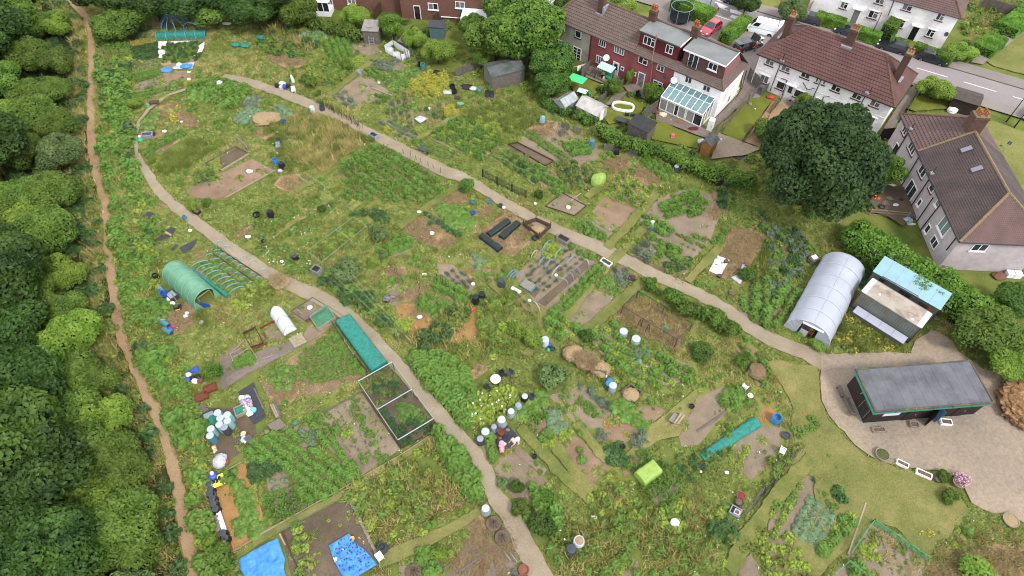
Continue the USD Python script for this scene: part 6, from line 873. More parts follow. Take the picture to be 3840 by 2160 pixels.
def b6(label,pts,n,h,mat,name,cat,cG=.1,r=.018,seed=0):
 rg=np.random.default_rng(seed);t=thing(name,label,cat);p=np.array([q[:2]for q in pts]);s=np.r_[0,np.cumsum(norm(np.diff(p,axis=0),axis=1))]
 for u in np.linspace(0,s[-1],n):q=V(np.interp(u,s,p[:,0]),np.interp(u,s,p[:,1]),0)+[*rg.normal(0,.12,2),0];MB().tube([q,q+[*rg.normal(0,cG,2),h*rg.uniform(.75,1.1)]],r,4).b("stick",mat,t)
b6("dark stick fence along the left edge of the upper path",[A(1,0,495,800),A(1,0,640,875),A(1,0,800,970)],60,1.05,ck,"stick_fence","stick fence",.14,.024);b6("bean sticks standing in the bare strip by the upper path",[A(1,0,1115,1160),A(1,0,1260,1240),A(1,0,1385,1310)],7,1.,ck,"bean_sticks","sticks",.08,.024,2);b6("row of dark canes in the strip left of the onion bed",[A(1,1,1350,640),A(1,1,1400,680),A(1,1,1490,800)],8,1.3,dk,"bean_sticks","canes",.05,.024,3);b6("dark canes dotted over the straw plot left of the oval bed",[A(1,1,1020,590),A(1,1,1075,630),A(1,1,1040,680),A(1,1,1110,700),A(1,1,1150,690),A(1,1,1205,680),A(1,1,1240,770),A(1,1,1275,740)],11,1.1,dk,"bean_sticks","canes",.05,.022,4)
t=thing("raspberry_wires","pale green wires and posts along the raspberry row by the lower path","wires");
for o in((0,0),(60,-35),(95,-50)):
 a,b=A(1,1,625+o[0],665+o[1],1.5),A(1,1,1060+o[0]*.5,1070+o[1]*.5,1.5);MB().bar(a,b,.018).b("wire",aG,t);MB().bar(a,a*[1,1,0],.06).b("post",ad,t);MB().bar(b,b*[1,1,0],.06).b("post",ad,t)
for pts,lab in(([(3,2,600,1295),(3,2,775,1045)],"green net fence on the left of the onion plot"),([(3,2,775,1045),(3,2,1000,1200),(3,2,1185,1330)],"green net fence on the right of the onion plot"),([(3,2,480,1449),(3,2,590,1355),(3,2,690,1440)],"green net corner at the bottom edge")):
 t=UsdGeom.Xform.Define(stage,bj("net_fence")).GetPrim();cd(t,lab,"net fence");w_=[A(*q_)for q_ in pts]
 for a,b in zip(w_[:-1],w_[1:]):MB().quad(a,b,b+[0,0,.8],a+[0,0,.8]).b("net",cU,t);MB().bar(a+[0,0,.8],b+[0,0,.8],.03).b("top_line",aD,t)
 for a in w_:MB().bar(a,a+[0,0,.9],.05).b("post",ak,t)
def b4(label,F,r,h,n,mat=ez,name="cane_wigwam",flat=False):
 t=thing(name,label,"canes",ground(F,h if not flat else .5),0)
 for k in range(n):a=6.28*k/n;MB().tube([(r*cos(a),r*sin(a),0),(-.05*cos(a),-.05*sin(a),h)],.022,4).b("cane",mat,t)
b4("low star of canes over the cabbage bed",c(3,2,378,1000),1.3,.9,6);b4("upper dark cane wigwam beside the lower path",c(1,2,1795,1035),.5,1.1,7,ck);b4("lower dark cane wigwam beside the lower path",c(1,2,1860,1140),.5,1.1,7,ck);b4("dark cane wigwam at the bottom edge",c(1,2,1190,1400),.5,1.1,7,ck)
for q_,lab in(((1,2,1795,1060),"upper"),((1,2,1862,1165),"lower"),((1,2,1190,1430),"bottom")):sheet("compost_ring",[A(*q_)+V(cos(a),sin(a),0)*.62 for a in np.linspace(0,6.28,14)[:-1]],aM,.1,.3)
aF("tarpaulin",[A(0,2,1805,1330),A(0,2,1932,1250),A(1,2,165,1162),A(1,2,190,1230),A(1,2,222,1330),A(1,2,215,1400),A(1,2,240,1490),A(0,2,1860,1490),A(0,2,1820,1400)],"left blue tarpaulin at the bottom edge, wrinkled and bare","tarpaulin",a5,.2,.12,.1,1,1.3)
aF("tarpaulin",[A(1,2,553,1222),A(1,2,705,1130),A(1,2,740,1190),A(1,2,830,1260),A(1,2,920,1365),A(1,2,780,1449),A(1,2,690,1490),A(1,2,640,1430),A(1,2,590,1330)],"right blue tarpaulin littered with dead leaves","tarpaulin",a5,.2,.1,.1,2,1.3)
lr=np.random.default_rng(3);g_=sg.Polygon([q[:2]for q in[A(1,2,*k)for k in((570,1225),(700,1145),(830,1270),(900,1360),(760,1440),(660,1440),(600,1330))]]);pp=lr.uniform(g_.bounds[:2],g_.bounds[2:],(400,2));pp=pp[aU(g_,pp)][:90];bG("dead_leaves",MB().add(*by(np.c_[pp,np.full(len(pp),.34)],np.tile([0,0,1.],(len(pp),1)),.11,lr)),M("dead_leaf",C(110,66,58),C(80,60,80),9.),"brown dead leaves scattered on the right tarpaulin","leaves",kind="stuff")
aF("white_bag",[A(1,2,*k,.2)for k in((580,1310),(620,1300),(615,1340),(595,1345))],"crumpled white bag on the right tarpaulin's left edge","bag",ac,.26,.05,.1);aF("pale_sheet",[A(1,2,*k,.2)for k in((640,1225),(670,1220),(690,1250),(650,1260))],"pale blue scrap lying in the middle of the right tarpaulin","scrap",M("pale_blue_sheet",C(150,200,240,.8)),.26,.03,.1)
for pts,lab,k in(([(1075,190),(1120,150),(1170,165),(1160,205),(1090,215)],"uppermost black plastic sheet beside the scrub",1),([(1255,290),(1290,265),(1330,280),(1300,330),(1265,325)],"black plastic sheet with a plank across it",2),([(1155,380),(1220,325),(1300,330),(1210,370),(1160,395)],"long torn black sheet below the planked one",3),([(1285,440),(1330,395),(1345,410),(1310,445)],"small black sheet left of the crumpled one",4),([(1355,425),(1490,355),(1480,390),(1440,440),(1385,465)],"largest crumpled black sheet above the hooped beds",5)):aF("plastic_sheet",poly(0,1,pts),lab,"plastic sheet",aX,.07,.08,.15,k,3.)
aN("plank","pale plank lying on the black plastic sheet","plank",[(A(0,1,1250,305,.1),A(0,1,1295,330,.1))],ak,.25,.05,.17)
aF("groundsheet",poly(1,2,(1775,400,1815,345,1900,315,1960,370,1985,430,1900,490,1840,490,1785,440)),"dark groundsheet with a chair and bricks beside the two people","sheet",aX,.07,.06,.2,7)
aF("weed_membrane",[at((720+x*.3037)/S,(1340+y*.3037)/S)for x,y in((765,310),(920,740),(770,835),(690,740),(740,640),(600,480),(570,430))],"dark blue-grey weed membrane left of the mulch plot","membrane",aX,.05,.02,.3,8)
aF("grey_sheet",poly(1,0,(1195,905,1240,882,1300,905,1240,940)),"square grey sheet in the flower garden","sheet",al,.3,.05,.15,9);aF("white_sheet",poly(0,0,(1195,315,1262,312,1262,345,1215,372,1195,365)),"torn white sheet at the top left of the far bed","sheet",ac,.07,.05,.2,10);aF("white_sheet",poly(0,0,(1193,380,1245,375,1265,400,1225,440,1200,440)),"torn white sheet at the lower left of the far bed","sheet",ac,.07,.05,.2,11);aF("white_sheet",poly(0,0,(1290,315,1480,308,1470,325,1380,330,1310,345)),"long torn white sheet along the teal net tunnel","sheet",ac,.07,.04,.2,12)
for pts,lab,k in(([(1500,350),(1545,315),(1540,360),(1515,410),(1490,410)],"torn white sheet at the far bed's right edge",13),([(1390,480),(1470,470),(1455,520),(1310,525),(1300,510)],"pale grey sheet under the blue bundles",15),([(1210,480),(1290,465),(1300,490),(1230,500)],"buff cardboard left of the blue bundles",16)):aF("white_sheet",poly(0,0,pts),lab,"sheet",ac if k<15 else(al if k==15 else aJ),.07,.04,.2,k)
sc_=np.random.default_rng(9);pp=cK(poly(0,0,(1300,340,1540,330,1480,440,1330,430)),1.6);bG("paper_scraps",MB().add(*by(np.c_[pp,np.full(len(pp),.07)],np.tile([0,0,1.],(len(pp),1)),.22,sc_)),ac,"white scraps of sheet scattered over the far bed","scraps",kind="stuff")
av("tarp_bundle",c(0,0,1255,525),"left bright blue bundle in the top plot","bundle",(1.5,1.,.4),a5,4);av("tarp_bundle",c(0,0,1405,495),"right bright blue bundle in the top plot","bundle",(1.7,1.1,.4),a5,5)
for F,s,m_,lab in(((0,0,1350,485),(.8,.7,.35),ac,"white bag between the two blue bundles"),((0,0,1425,542),(.5,.35,.3),ab,"small white tub below the right blue bundle"),((0,0,1425,595),(.45,.45,.3),ab,"white container at the far bed's lower right"),((0,0,1710,175),(1.3,.7,.3),ac,"white sheeting heap in the grass by the top bushes"),((0,0,1240,988),(.55,.4,.3),ab,"small white bag right of the grey plastic box"),((0,0,1370,918),(.3,.3,.25),ab,"white dot-like pot above the grey mat"),((0,0,1880,1290),(.8,.5,.35),ac,"white bag lying on the lower raised bed"),((0,0,1888,880),(.3,.3,.3),ab,"white pot among the cabbages by the straw heap"),((0,1,1433,288),(.4,.35,.35),ab,"white pot by the lower path above the hooped beds"),((0,1,985,238),(.7,.5,.4),ac,"white flowering clump or bag in the scrub strip"),((1,1,195,522),(.4,.3,.3),ab,"white pot below the black bin in the weeds"),((1,1,1270,622),(.5,.4,.3),ab,"white bag in the straw plot left of the oval bed"),((1,1,1638,692),(.45,.35,.3),ab,"white bag at the oval bed's right end"),((1,1,1232,150),(.5,.4,.3),ab,"white bag at the end of the grass track"),((1,1,1328,308),(.5,.45,.3),ab,"white bag on the dry straw bed"),((1,1,1235,942),(.5,.45,.15),ac,"white slab on the wood-chip bed by the courgettes"),((1,1,405,870),(.5,.5,.12),ac,"pale slab on the bare bed right of the white cloche"),((1,1,1870,115),(.35,.3,.25),ab,"white pot by the upper path near the blue pots"),((2,1,425,112),(.5,.45,.4),ac,"white and black bag beside the square soil bed"),((2,1,133,818),(.4,.3,.3),ab,"small pale bag at the hoop bed's lower left"),((2,1,333,625),(.35,.3,.3),ab,"white pot under the pale hoops"),((2,1,175,85),(.3,.3,.3),ab,"white pot beside the dark bush on the upper path"),((2,2,1230,1045),(.75,.7,.6),ac,"round white sack in the rough meadow"),((2,2,1198,1078),(.35,.3,.25),ac,"small white bag beside the round white sack"),((2,2,1425,658),(.3,.3,.25),ab,"left small white pot below the teal net"),((2,2,1622,668),(.35,.3,.25),ab,"right small white pot below the teal net"),((2,2,620,1004),(.5,.3,.25),ab,"white scraps in the dry grass left of the lowest barrels"),((1,2,848,733),(.35,.3,.25),ab,"white bag at the edge of the overgrown plot"),((0,1,1520,983),(.45,.5,.4),al,"pale plastic bag below the green polytunnel"),((0,1,1870,335),(.6,.4,.3),ab,"white bag beside the lower path at the daisy plot"),((1,0,975,1440),(.5,.4,.3),ab,"white bag in the mixed green plot"),((1,0,1308,818),(.45,.4,.35),ab,"white box in the flower garden"),((1,0,735,782),(.35,.3,.3),M("lime_pot",C(200,216,90,.75)),"lime yellow pot by the pale grey plants"),((1,0,180,1285),(.55,.5,.4),M("lilac_bag",C(196,176,206,.75),C(170,150,186,.75),5.),"lilac bag beside the black compost bin"),((3,1,8,512),(.4,.4,.3),M("lime_pot",C(200,216,90,.75)),"lime pot in the weeds left of the grey polytunnel"),((1,0,10,850),(.9,.4,.2),ak,"pale timber piece on the straw heap"),((1,0,927,622),(.4,.4,.35),al,"grey pot between the potatoes and the bean patch"),((3,0,1395,825),(1.3,.9,.8),ac,"white covered bundle beside the dark shed")):av("bag",c(*F),lab,lab.split()[1]if lab.split()[1]in("bag","pot","box","slab")else "bag",s,m_,F[2]%97)
av("bulk_bag",((720+340*.3037)/S,(1340+1270*.3037)/S),"big white bulk bag beside the scrub","bulk bag",(1.1,1.35,.8),al,5,amp=.25,rough=.25);av("straw_heap",c(1,0,75,890),"heap of dry straw beside the cabbages in the upper plots","straw heap",(3.3,2.6,.7),aJ,6,rough=.3);av("sand_heap",c(1,1,175,680),"straw heap on the left edge of the lower path","straw heap",(2.1,1.7,.5),aJ,7,rough=.3)
av("straw_heap",c(2,1,470,1215),"left end of the long straw stack","straw stack",(2.1,1.7,1.2),aJ,8,amp=.2,rough=.4);av("straw_heap",c(2,1,570,1270),"middle of the long straw stack","straw stack",(2.2,1.7,1.25),aJ,9,amp=.2,rough=.4);av("straw_heap",c(2,1,670,1330),"right end of the long straw stack","straw stack",(1.8,1.6,1.1),aJ,10,amp=.2,rough=.4)
for F,rr,n_ in(((2,1,560,1265),(1.9,.8),260),((1,1,175,680),(1.,.8),60)):
 b_=ground(c(*F),.6);pp=np.c_[lr.normal(0,.5,n_*3)*rr[0],lr.normal(0,.42,n_*3)*rr[1]];a_=-.72;pp=pp@np.array([[cos(a_),sin(a_)],[-sin(a_),cos(a_)]]);bG("loose_straw",MB().add(*by(np.c_[pp+b_[:2],np.maximum(.1,1.2-.5*(pp[:,1]+.75*pp[:,0]*0)**2-.12*pp[:,0]**2)],np.tile([0,0,1.],(len(pp),1)),.075,lr,.3,8.)),LF["straw"],"loose straw on the "+("long straw stack" if F[0]==2 else "heap by the lower path"),"straw",kind="stuff")
av("manure_heap",c(3,2,1990,150),"large brown heap of manure and straw behind the hut","manure heap",(5.6,5.,1.5),M("manure",C(176,132,92),C(120,84,56),4.,.95,1.,14.,dirt=C(206,170,124),dscale=3.),11,amp=.35,rough=.5)
av("compost_heap",c(3,1,-80,1350),"brown heap of dead stems at the top of the lower right plot","compost heap",(1.6,1.8,.8),M("dead_stems",C(166,138,104),C(128,104,78),6.,.95,.8,20.),12)
z5b=lambda x,y:((720+x*.3037)/S,(1340+y*.3037)/S);GB="tall water barrels by the scrub"
for q,lab in(((312,683),"topmost white-lidded teal barrel of the cluster by the scrub"),((432,708),"upper right white-lidded teal barrel of the cluster"),((345,748),"teal barrel in the middle of the cluster beside the green net bag"),((435,782),"lower right white-lidded teal barrel of the cluster"),((335,828),"teal barrel just above the dark grey one"),((230,882),"teal barrel second from the bottom of the cluster"),((220,965),"lowest barrel of the cluster, bluer than the others")):tub(z5b(*q),lab,dq if q[1]<900 else ao,bt,1.25,.33,"barrel",group=GB)
tub(z5b(395,860),"dark grey barrel in front of the teal cluster",af,am,1.25,.33,"barrel",group=GB);bK(z5b(200,710),"grey plastic box behind the barrel cluster",.95,.8,.7,.5,af,am,"box","storage_box",.04);av("net_bag",z5b(255,775),"green net bag on a black bin in the barrel cluster","net bag",(.8,.95,.9),M("green_bag",C(44,130,110,.7),C(34,106,90,.7),4.,.6,.5,8.),4)
for F,m_,lid,h,r,kd,lab in[((0,0,965,928),aa,af,.75,.42,"bin","black compost bin in the scrub near the curved path"),((1,0,1255,478),ao,None,.9,.32,"barrel","blue-green barrel below the green boundary bush"),((1,0,1232,470),aa,None,.8,.3,"bin","black bin behind the blue-green barrel"),((1,0,780,535),am,None,.6,.35,"bucket","pale grey tub on the track above the bean patch"),((1,0,420,806),aH,bt,.9,.32,"barrel","white barrel left of the stick fence"),((1,0,492,795),af,aa,.75,.34,"bin","dark bin at the upper end of the stick fence"),((1,0,188,1228),aa,aa,.85,.4,"bin","black compost bin at the corner of the raised beds"),((1,0,138,1200),bP,None,.8,.34,"barrel","blue-grey barrel beside the corner compost bin"),((1,0,207,910),aK,None,.35,.3,"bucket","bright blue tub below the blue-green cabbages"),((2,0,605,1060),ao,ao,1.,.38,"bin","teal compost bin between the pallet pens and pallet planter"),((2,0,793,1126),aa,aa,.8,.36,"bin","black compost bin right of the pallet planter"),((2,0,1243,1254),af,am,.8,.36,"bin","grey compost bin above the straw bed at the hedge"),((2,0,1508,1318),af,am,.9,.42,"bin","leftmost grey compost bin below the hedge by the huge tree"),((2,0,1570,1346),aa,af,.85,.4,"bin","middle dark compost bin below the hedge by the huge tree"),((2,0,1625,1356),af,am,.8,.36,"bin","rightmost small compost bin below the hedge by the huge tree"),((1,1,100,143),aa,aa,.8,.4,"bin","black compost bin in the daisy plot"),((1,1,288,480),aa,af,.8,.36,"bin","black compost bin in the leafy weeds by the lower path"),((1,1,1655,790),aa,aa,.95,.42,"bin","left of two black compost bins beside the mulch triangle"),((1,1,1703,766),aa,aa,.95,.42,"bin","right of two black compost bins beside the mulch triangle"),((1,1,1850,664),af,af,.95,.44,"bin","dark grey compost bin left of the blue hoop bed"),((2,1,843,1050),am,bt,.95,.4,"barrel","left white-lidded grey barrel in the green plot"),((2,1,938,1106),am,bt,.95,.42,"barrel","right white-lidded grey barrel in the green plot"),((2,1,250,1112),aH,bt,.95,.38,"barrel","white barrel beside the blue rubbish and yellow currant bush"),((1,2,1853,268),am,aH,.95,.45,"bin","biggest grey bin above the dark groundsheet"),((1,2,1796,322),am,am,.7,.32,"bin","small grey bin left of the biggest one"),((1,2,1731,358),am,bt,.8,.36,"barrel","white-topped grey barrel above the lower path"),((1,2,1692,412),af,am,.8,.38,"bin","dark grey bin nearest the lower path at the groundsheet"),((1,2,1733,938),am,aH,.85,.4,"bin","grey compost bin on the lower path's left edge"),((1,2,948,1228),af,None,.7,.45,"bin","open dark grey bin at the corner of the right tarpaulin"),((1,2,1925,205),am,aH,.8,.38,"bin","grey bin at the lower end of the bean bank"),((2,2,97,92),aa,bt,.7,.36,"bin","black bin topped with a white bag at the bean bank's upper end"),((2,2,150,84),af,None,.7,.36,"bin","dark open bin at the top of the bean bank"),((2,2,48,158),am,am,.75,.36,"bin","grey bin halfway along the bean bank"),((2,2,762,10),am,bt,.95,.36,"barrel","grey barrel with white lid by the straw stack"),((2,2,735,-6),af,bP,.9,.34,"barrel","dark barrel left of the white-lidded one by the straw stack"),((2,2,1358,165),aa,None,.35,.24,"bucket","black bucket left of the bare oval bed"),((2,2,838,470),aa,None,.4,.22,"bucket","black bucket below the marigold bed"),((2,2,168,543),aa,None,.4,.22,"bucket","black bucket right of the left soil plot"),((2,2,508,1180),aH,None,.95,.42,"barrel","pale lilac barrel filled with straw in the rough meadow"),((2,2,448,1243),af,af,.75,.46,"bin","round dark grey compost bin beside the pale lilac barrel"),((2,2,1438,622),af,None,.35,.24,"bucket","grey bucket below the teal net's tail"),((3,2,75,248),bP,None,.85,.42,"barrel","blue barrel beside the wood chip heap"),((3,2,138,386),af,None,.25,.36,"bucket","flat dark grey tub below the blue barrel"),((0,1,1163,622),aa,None,.6,.34,"bin","black bin in the scrub left of the green polytunnel"),((0,1,1230,755),aK,None,.7,.34,"barrel","dark blue barrel with blue hoses behind the green polytunnel"),((1,1,1637,70),ao,None,.35,.26,"bucket","teal bucket near the squash patch"),((1,1,1760,70),bP,None,.3,.22,"bucket","blue bucket by the upper path"),((1,1,1640,150),aK,None,.35,.26,"bucket","bright blue bucket beside the squash patch"),((1,1,1845,95),af,None,.4,.24,"bucket","dark grey bucket by the upper path"),((1,1,55,368),aa,None,.35,.26,"bucket","black tub in the daisies"),((1,1,2,165),aa,None,.5,.4,"bucket","black tub at the left edge of the daisy plot"),((1,2,295,290),aD,None,.3,.2,"bucket","bright green bucket right of the log pile"),((1,2,1707,1360),aC,None,.2,.16,"pot","tiny pot on the bottom plot"),((0,1,1385,180),ao,None,.5,.24,"bin","teal watering can by the lower path"),((1,2,725,1165),M("yellow_pot",C(226,190,90,.75)),None,.3,.18,"pot","yellow and red toy pot at the right tarpaulin's top corner"),((3,0,490,155),aa,aa,1.,.3,"barrel","black wheeled bin by the first hedge across the street"),((3,0,967,280),af,aH,.9,.3,"barrel","grey-lidded wheeled bin behind the middle dark car"),((3,0,1130,335),af,af,.95,.34,"barrel","grey wheeled bin before the brownish hedge"),((1,0,1480,640),aa,None,.7,.36,"barrel","upper black drum by the junk heap"),((1,0,1495,675),aa,None,.6,.34,"barrel","lower black drum by the junk heap"),((1,0,1745,690),af,aa,.8,.32,"barrel","left black barrel below the grey-roofed shed"),((1,0,1778,695),af,aa,.8,.32,"barrel","right black barrel below the grey-roofed shed")]:tub(c(*F),lab,m_,lid,h,r,kd,fillm=aJ if "straw" in lab and "filled" in lab else None)
for F,m_,h,r,fm,lab in[((2,2,1730,842),aC,.4,.34,M("red_leaves",C(150,60,60)),"terracotta pot of red leaves above the black pot"),((2,2,1715,888),aa,.4,.34,aW,"black pot below the terracotta one"),((2,1,1775,542),aC,.35,.24,aW,"terracotta pot on the straw plot"),((2,1,1664,755),aT,.35,.28,aW,"pale round pot on the track by the straw plot"),((2,1,670,540),aa,.35,.22,aW,"black pot left of the white framed planter"),((2,1,1618,520),aa,.35,.24,aW,"black pot on the white sheeting"),((2,1,1568,628),aa,.3,.22,aW,"black pot at the lower end of the white sheeting"),((3,2,1290,715),af,.4,.32,aW,"dark pot under the olive bush at the yard's edge"),((2,2,90,1400),aC,.35,.4,None,"large terracotta pot with green plant at the bottom edge"),((2,2,22,1420),ao,.35,.2,aW,"small teal pot beside the large terracotta one"),((2,2,1800,85),ab,.35,.24,None,"white bucket beside the white chair at the oval bed")]:tub(c(*F),lab,m_,None,h,r,"pot",fillm=fm)
for k,q in enumerate(((125,405),(145,465),(140,515),(165,570),(178,630),(200,685),(285,960),(310,1020))):tub(((740+q[0]*.3311)/S,(1680+q[1]*.3311)/S),["topmost","second","third","fourth","fifth","sixth","seventh","lowest"][k]+" black tub in the row along the wood chip bed",aa if k else am,af,.6,.36-.04*(k<2),"bin","tub","black tubs along the wood chip bed")
for k,q in enumerate(((222,780),(238,830),(245,880),(238,925))):av("rubble_bag",((740+q[0]*.3311)/S,(1680+q[1]*.3311)/S),["topmost","second","third","lowest"][k]+" grey-pink rubble bag beside the white board","bag",(.5,.5,.4),M("rubble",C(170,150,154),C(130,116,118),5.),k)
aN("board","white board along the wood chip bed's left edge","board",[(g6(245,720),g6(320,945))],ab,.35,.12,.25);aN("board","grey board along the wood chip bed above the white one","board",[(g6(195,470),g6(240,630))],ad,.12,.3,.2);aN("bed_edging","rust brown edging of the wood chip bed's lower left","edging",[(g6(255,660),g6(405,1170))],aA,.06,.2,.1)
t=thing("yellow_tray","yellow tray holding black seed pots at the wood chip bed's corner","tray",g6(232,395),.45);yl=M("yellow_board",C(240,216,70,.8),rough=.4);MB().box(-.62,-.5,.3,.62,.5,.36).b("tray",yl,t);[MB().box(x,y,0,x+.06,y+.06,.3).b("leg",ad,t)for x in(-.58,.5)for y in(-.45,.38)];[MB().box(x,y,.36,x+.2,y+.28,.45).b("pot_tray",aa,t)for x,y in((-.28,-.1),(-.02,-.16),(-.1,.14),(.2,.02))]
av("blue_sack",((740+170*.3311)/S,(1680+320*.3311)/S),"bright blue sack on a black bin above the yellow tray","sack",(.85,.8,.8),M("blue_sack",C(70,100,180,.7),C(54,80,160,.7),4.,.5),3);av("pink_bundle",((740+162*.3311)/S,(1680+282*.3311)/S),"small pink and white bundle on top of the blue sack","bundle",(.3,.35,.3),M("pink_white",C(220,180,180,.8)),4,.75)
av("red_flowers",z5b(418,1285),"red and pink flowers in a pot at the bulk bag","flowers",(.5,.6,.4),M("red_petals",C(190,60,70),C(150,110,100),12.),5);aF("coloured_sack",[at(*z5b(*q))for q in((240,1110),(290,1080),(320,1160),(275,1195))],"red and white printed sack above the bulk bag","sack",M("printed_sack",C(220,200,180,.8),C(190,90,70),4.),.12,.06,.1)
for k,(q,m_)in enumerate((((615,495),ab),((675,490),al),((690,530),M("lilac_bag2",C(190,180,206,.75),C(100,84,130),5.)),((625,545),M("purple_bag",C(120,100,150),C(190,180,206,.75),5.)),((640,585),al),((700,570),M("pinkish_bag",C(206,176,184,.75),C(120,90,90),6.)),((665,610),ac),((710,605),M("pinkish_bag",C(206,176,184))),((690,640),ac),((745,645),M("sky_bag",C(110,190,220,.75))),((705,685),ab),((660,655),M("purple_bag",C(120,100,150))))):av("rubbish_bag",z5b(*q),["white sack at the top","grey bag at the top right","lilac bag below the top","purple bag on the upper left","grey bag on the left","pinkish bag on the upper right","white bag in the middle","pinkish bag in the middle right","white bag below the middle","sky blue bag on the right","round white sack at the bottom","purple bag at the lower left"][k]+" of the rubbish heap on the membrane","bag",(.62,.55,.45),m_,k)
bK(z5b(590,645),"timber crate with green net left of the rubbish heap",1.,.95,.45,.5,ak,M("green_bag",C(44,130,110,.7)),"crate","crate",.08);aN("board","pale plank along the weed membrane's right edge","plank",[(at(*z5b(772,385)),at(*z5b(885,640)))],ad,.12,.1,.1)
t=thing("log_pile","stack of pale fence posts and logs beside the weed membrane","log pile",at(*z5b(1040,665)),-1.)
for k,(x,z)in enumerate(((-.26,.08),(-.09,.08),(.08,.08),(.25,.08),(-.17,.22),(0,.22),(.17,.22))):MB().tube([(-.9+.1*(k%3),x,z),(.75,x*.9,z)],.085,8).b("log",ak if k%3 else ad,t)
for pts,lab in(([(940,850),(1090,770),(1180,860),(1020,940)],"grey paving slab area below the log pile"),):sheet("slab_paving",[at(*z5b(*q))for q in pts],aV,.05,.5)
for k,q in enumerate(((925,915),(960,970))):av("stone",z5b(*q),["larger","smaller"][k]+" pale stone below the slabs by the log pile","stone",(.5,.42,.3),aT,k)
t=thing("cane_pile","thin canes lying across the lower edge of the mulch plot","canes");rg_=np.random.default_rng(4)
for a,b in(((300,130),(440,65)),((200,210),(300,165)),((345,220),(440,150)),((365,225),(455,160)),((385,230),(470,165)),((400,225),(500,160)),((210,220),(300,270)),((250,270),(330,240))):MB().tube([A(1,2,*a)+[0,0,.1],A(1,2,*b)+[0,0,.25]],.025,4).b("cane",ez,t)
for k,(q0,q1,m_)in enumerate((((1180,950),(1225,975),am),((1215,975),(1265,1005),ao),((1230,1035),(1285,1060),ao))):
 a,b=A(0,1,*q0,.3),A(0,1,*q1,.3);t=thing("lying_barrel",["pale grey barrel lying at the top of the pile by the straw floor","blue-green barrel lying beside the straw floor","lower blue barrel lying at the straw floor's edge"][k],"barrel",V(*a[:2],0),atan2((b-a)[1],(b-a)[0]));MB().lathe([(.26,0),(.3,.05),(.31,.3),(.33,.33),(.31,.36),(.31,.7),(.33,.73),(.31,.76),(.3,1.),(.24,1.05)],(0,0,.31),14,(1,0,0)).b("body",m_,t,40);MB().lathe([(.2,1.05),(.19,1.1),(.001,1.1)],(0,0,.31),12,(1,0,0),False).b("cap",af,t)
av("blue_bag",c(0,1,1280,1030),"bright blue bag on the lower lying barrel","bag",(.6,.45,.4),aK,2,.3);av("red_bag",c(0,1,1305,1015),"red and black bag at the end of the lying barrels","bag",(.5,.35,.3),bY,3);bK(c(0,1,1290,770),"grey plastic crate stack behind the green polytunnel",1.1,.8,.6,-.7,af,am,"crate","storage_box",.05);av("white_bag",c(0,1,1300,838),"white bag below the grey crates","bag",(.5,.4,.35),ab,4);av("white_bag",c(0,1,1275,800),"white pots beside the grey crates","pots",(.4,.6,.35),ab,6)
t=thing("lawnmower","black and yellow lawnmower on the straw floor","lawnmower",A(0,1,1345,880),.3);MB().box(-.35,-.24,.12,.35,.24,.3).b("deck",aa,t);MB().box(-.2,-.16,.3,.15,.16,.48).b("engine",af,t);MB().box(-.33,-.26,.1,.33,-.245,.2).b("trim",yl,t);[MB().lathe([(.1,-.03),(.1,.03)],(x,y,.1),10,(0,1,0)).b("wheel",aa,t)for x in(-.3,.3)for y in(-.27,.27)];MB().tube([(.3,-.2,.3),(.75,-.2,.75),(.75,.2,.75),(.3,.2,.3)],.02).b("handle",af,t)
for q,lab,m_ in(((1408,912),"black and white carton on the straw floor",ac),((1398,935),"white carton on the straw floor",ac)):av("carton",c(0,1,*q),lab,"carton",(.55,.4,.15),m_,3)
bG("post",MB().bar(A(0,1,1340,830),A(0,1,1340,830)+[0,0,1.5],.08),ak,"wooden post standing beside the green polytunnel","post");t=thing("hose_coil","light blue hose loops behind the green polytunnel","hose");[c9(A(0,1,1205+k*12,765),A(0,1,1245+k*4,770),.9+.15*k,aw,None,parent=t)for k in range(4)]
aF("blue_sheet",poly(0,1,(1430,1365,1500,1315,1512,1350,1500,1375,1455,1380)),"blue sheet on the rubbish by the round bush","sheet",aK,.4,.06,.15,6)
for k,(q,m_)in enumerate((((1420,1375),ac),((1450,1400),aa),((1490,1390),aa),((1415,1412),aK),((1470,1425),ac),((1510,1420),M("terra_bag",C(150,90,70))))):av("rubbish_bag",c(0,1,*q),["white bag left of the blue sheet","black bag below the blue sheet","right black bag below the blue sheet","dark blue bag at the left of the blue sheet's heap","white bag under the blue sheet's heap","red-brown bag right of the blue sheet's heap"][k],"bag",(.6,.5,.4),m_,k)
for q,lab in(((1580,28),"upper rust-red tub in the scrub corner"),((1515,92),"lower rust-red tub in the scrub corner")):bK(c(0,2,*q),lab,1.15,.75,.4,.5,aA,aA,"tub","red_tub",.05)
do("grey pallet beside the rust-red tubs",c(0,2,1600,62),.5)
def bed(label,pts,mat=ad,h=.2,th=.05,closed=True,name="bed_edging"):
 q=[V(*p_[:2],0)for p_ in pts];aN(name,label,"edging",list(zip(q,q[1:]+q[:1]))if closed else list(zip(q[:-1],q[1:])),mat,th,h,h/2+.03)
bed("grey board edging of the upper raised bed",poly(0,0,(1550,1240,1780,1110,1885,1165,1675,1295)),ad);bed("pale boards along the lower raised bed",poly(0,0,(1675,1295,1885,1168)),ak,.25,.12,False);bed("long edging board below the lower raised bed",[A(0,0,1700,1500),A(0,0,2080,1290)],ak,.15,.1,False);fence("grey glass frame leaning at the raised bed's top corner",[A(0,0,1800,1060),A(0,0,1870,1130)],.5,an,"rails","frame",1.,"cold_frame")
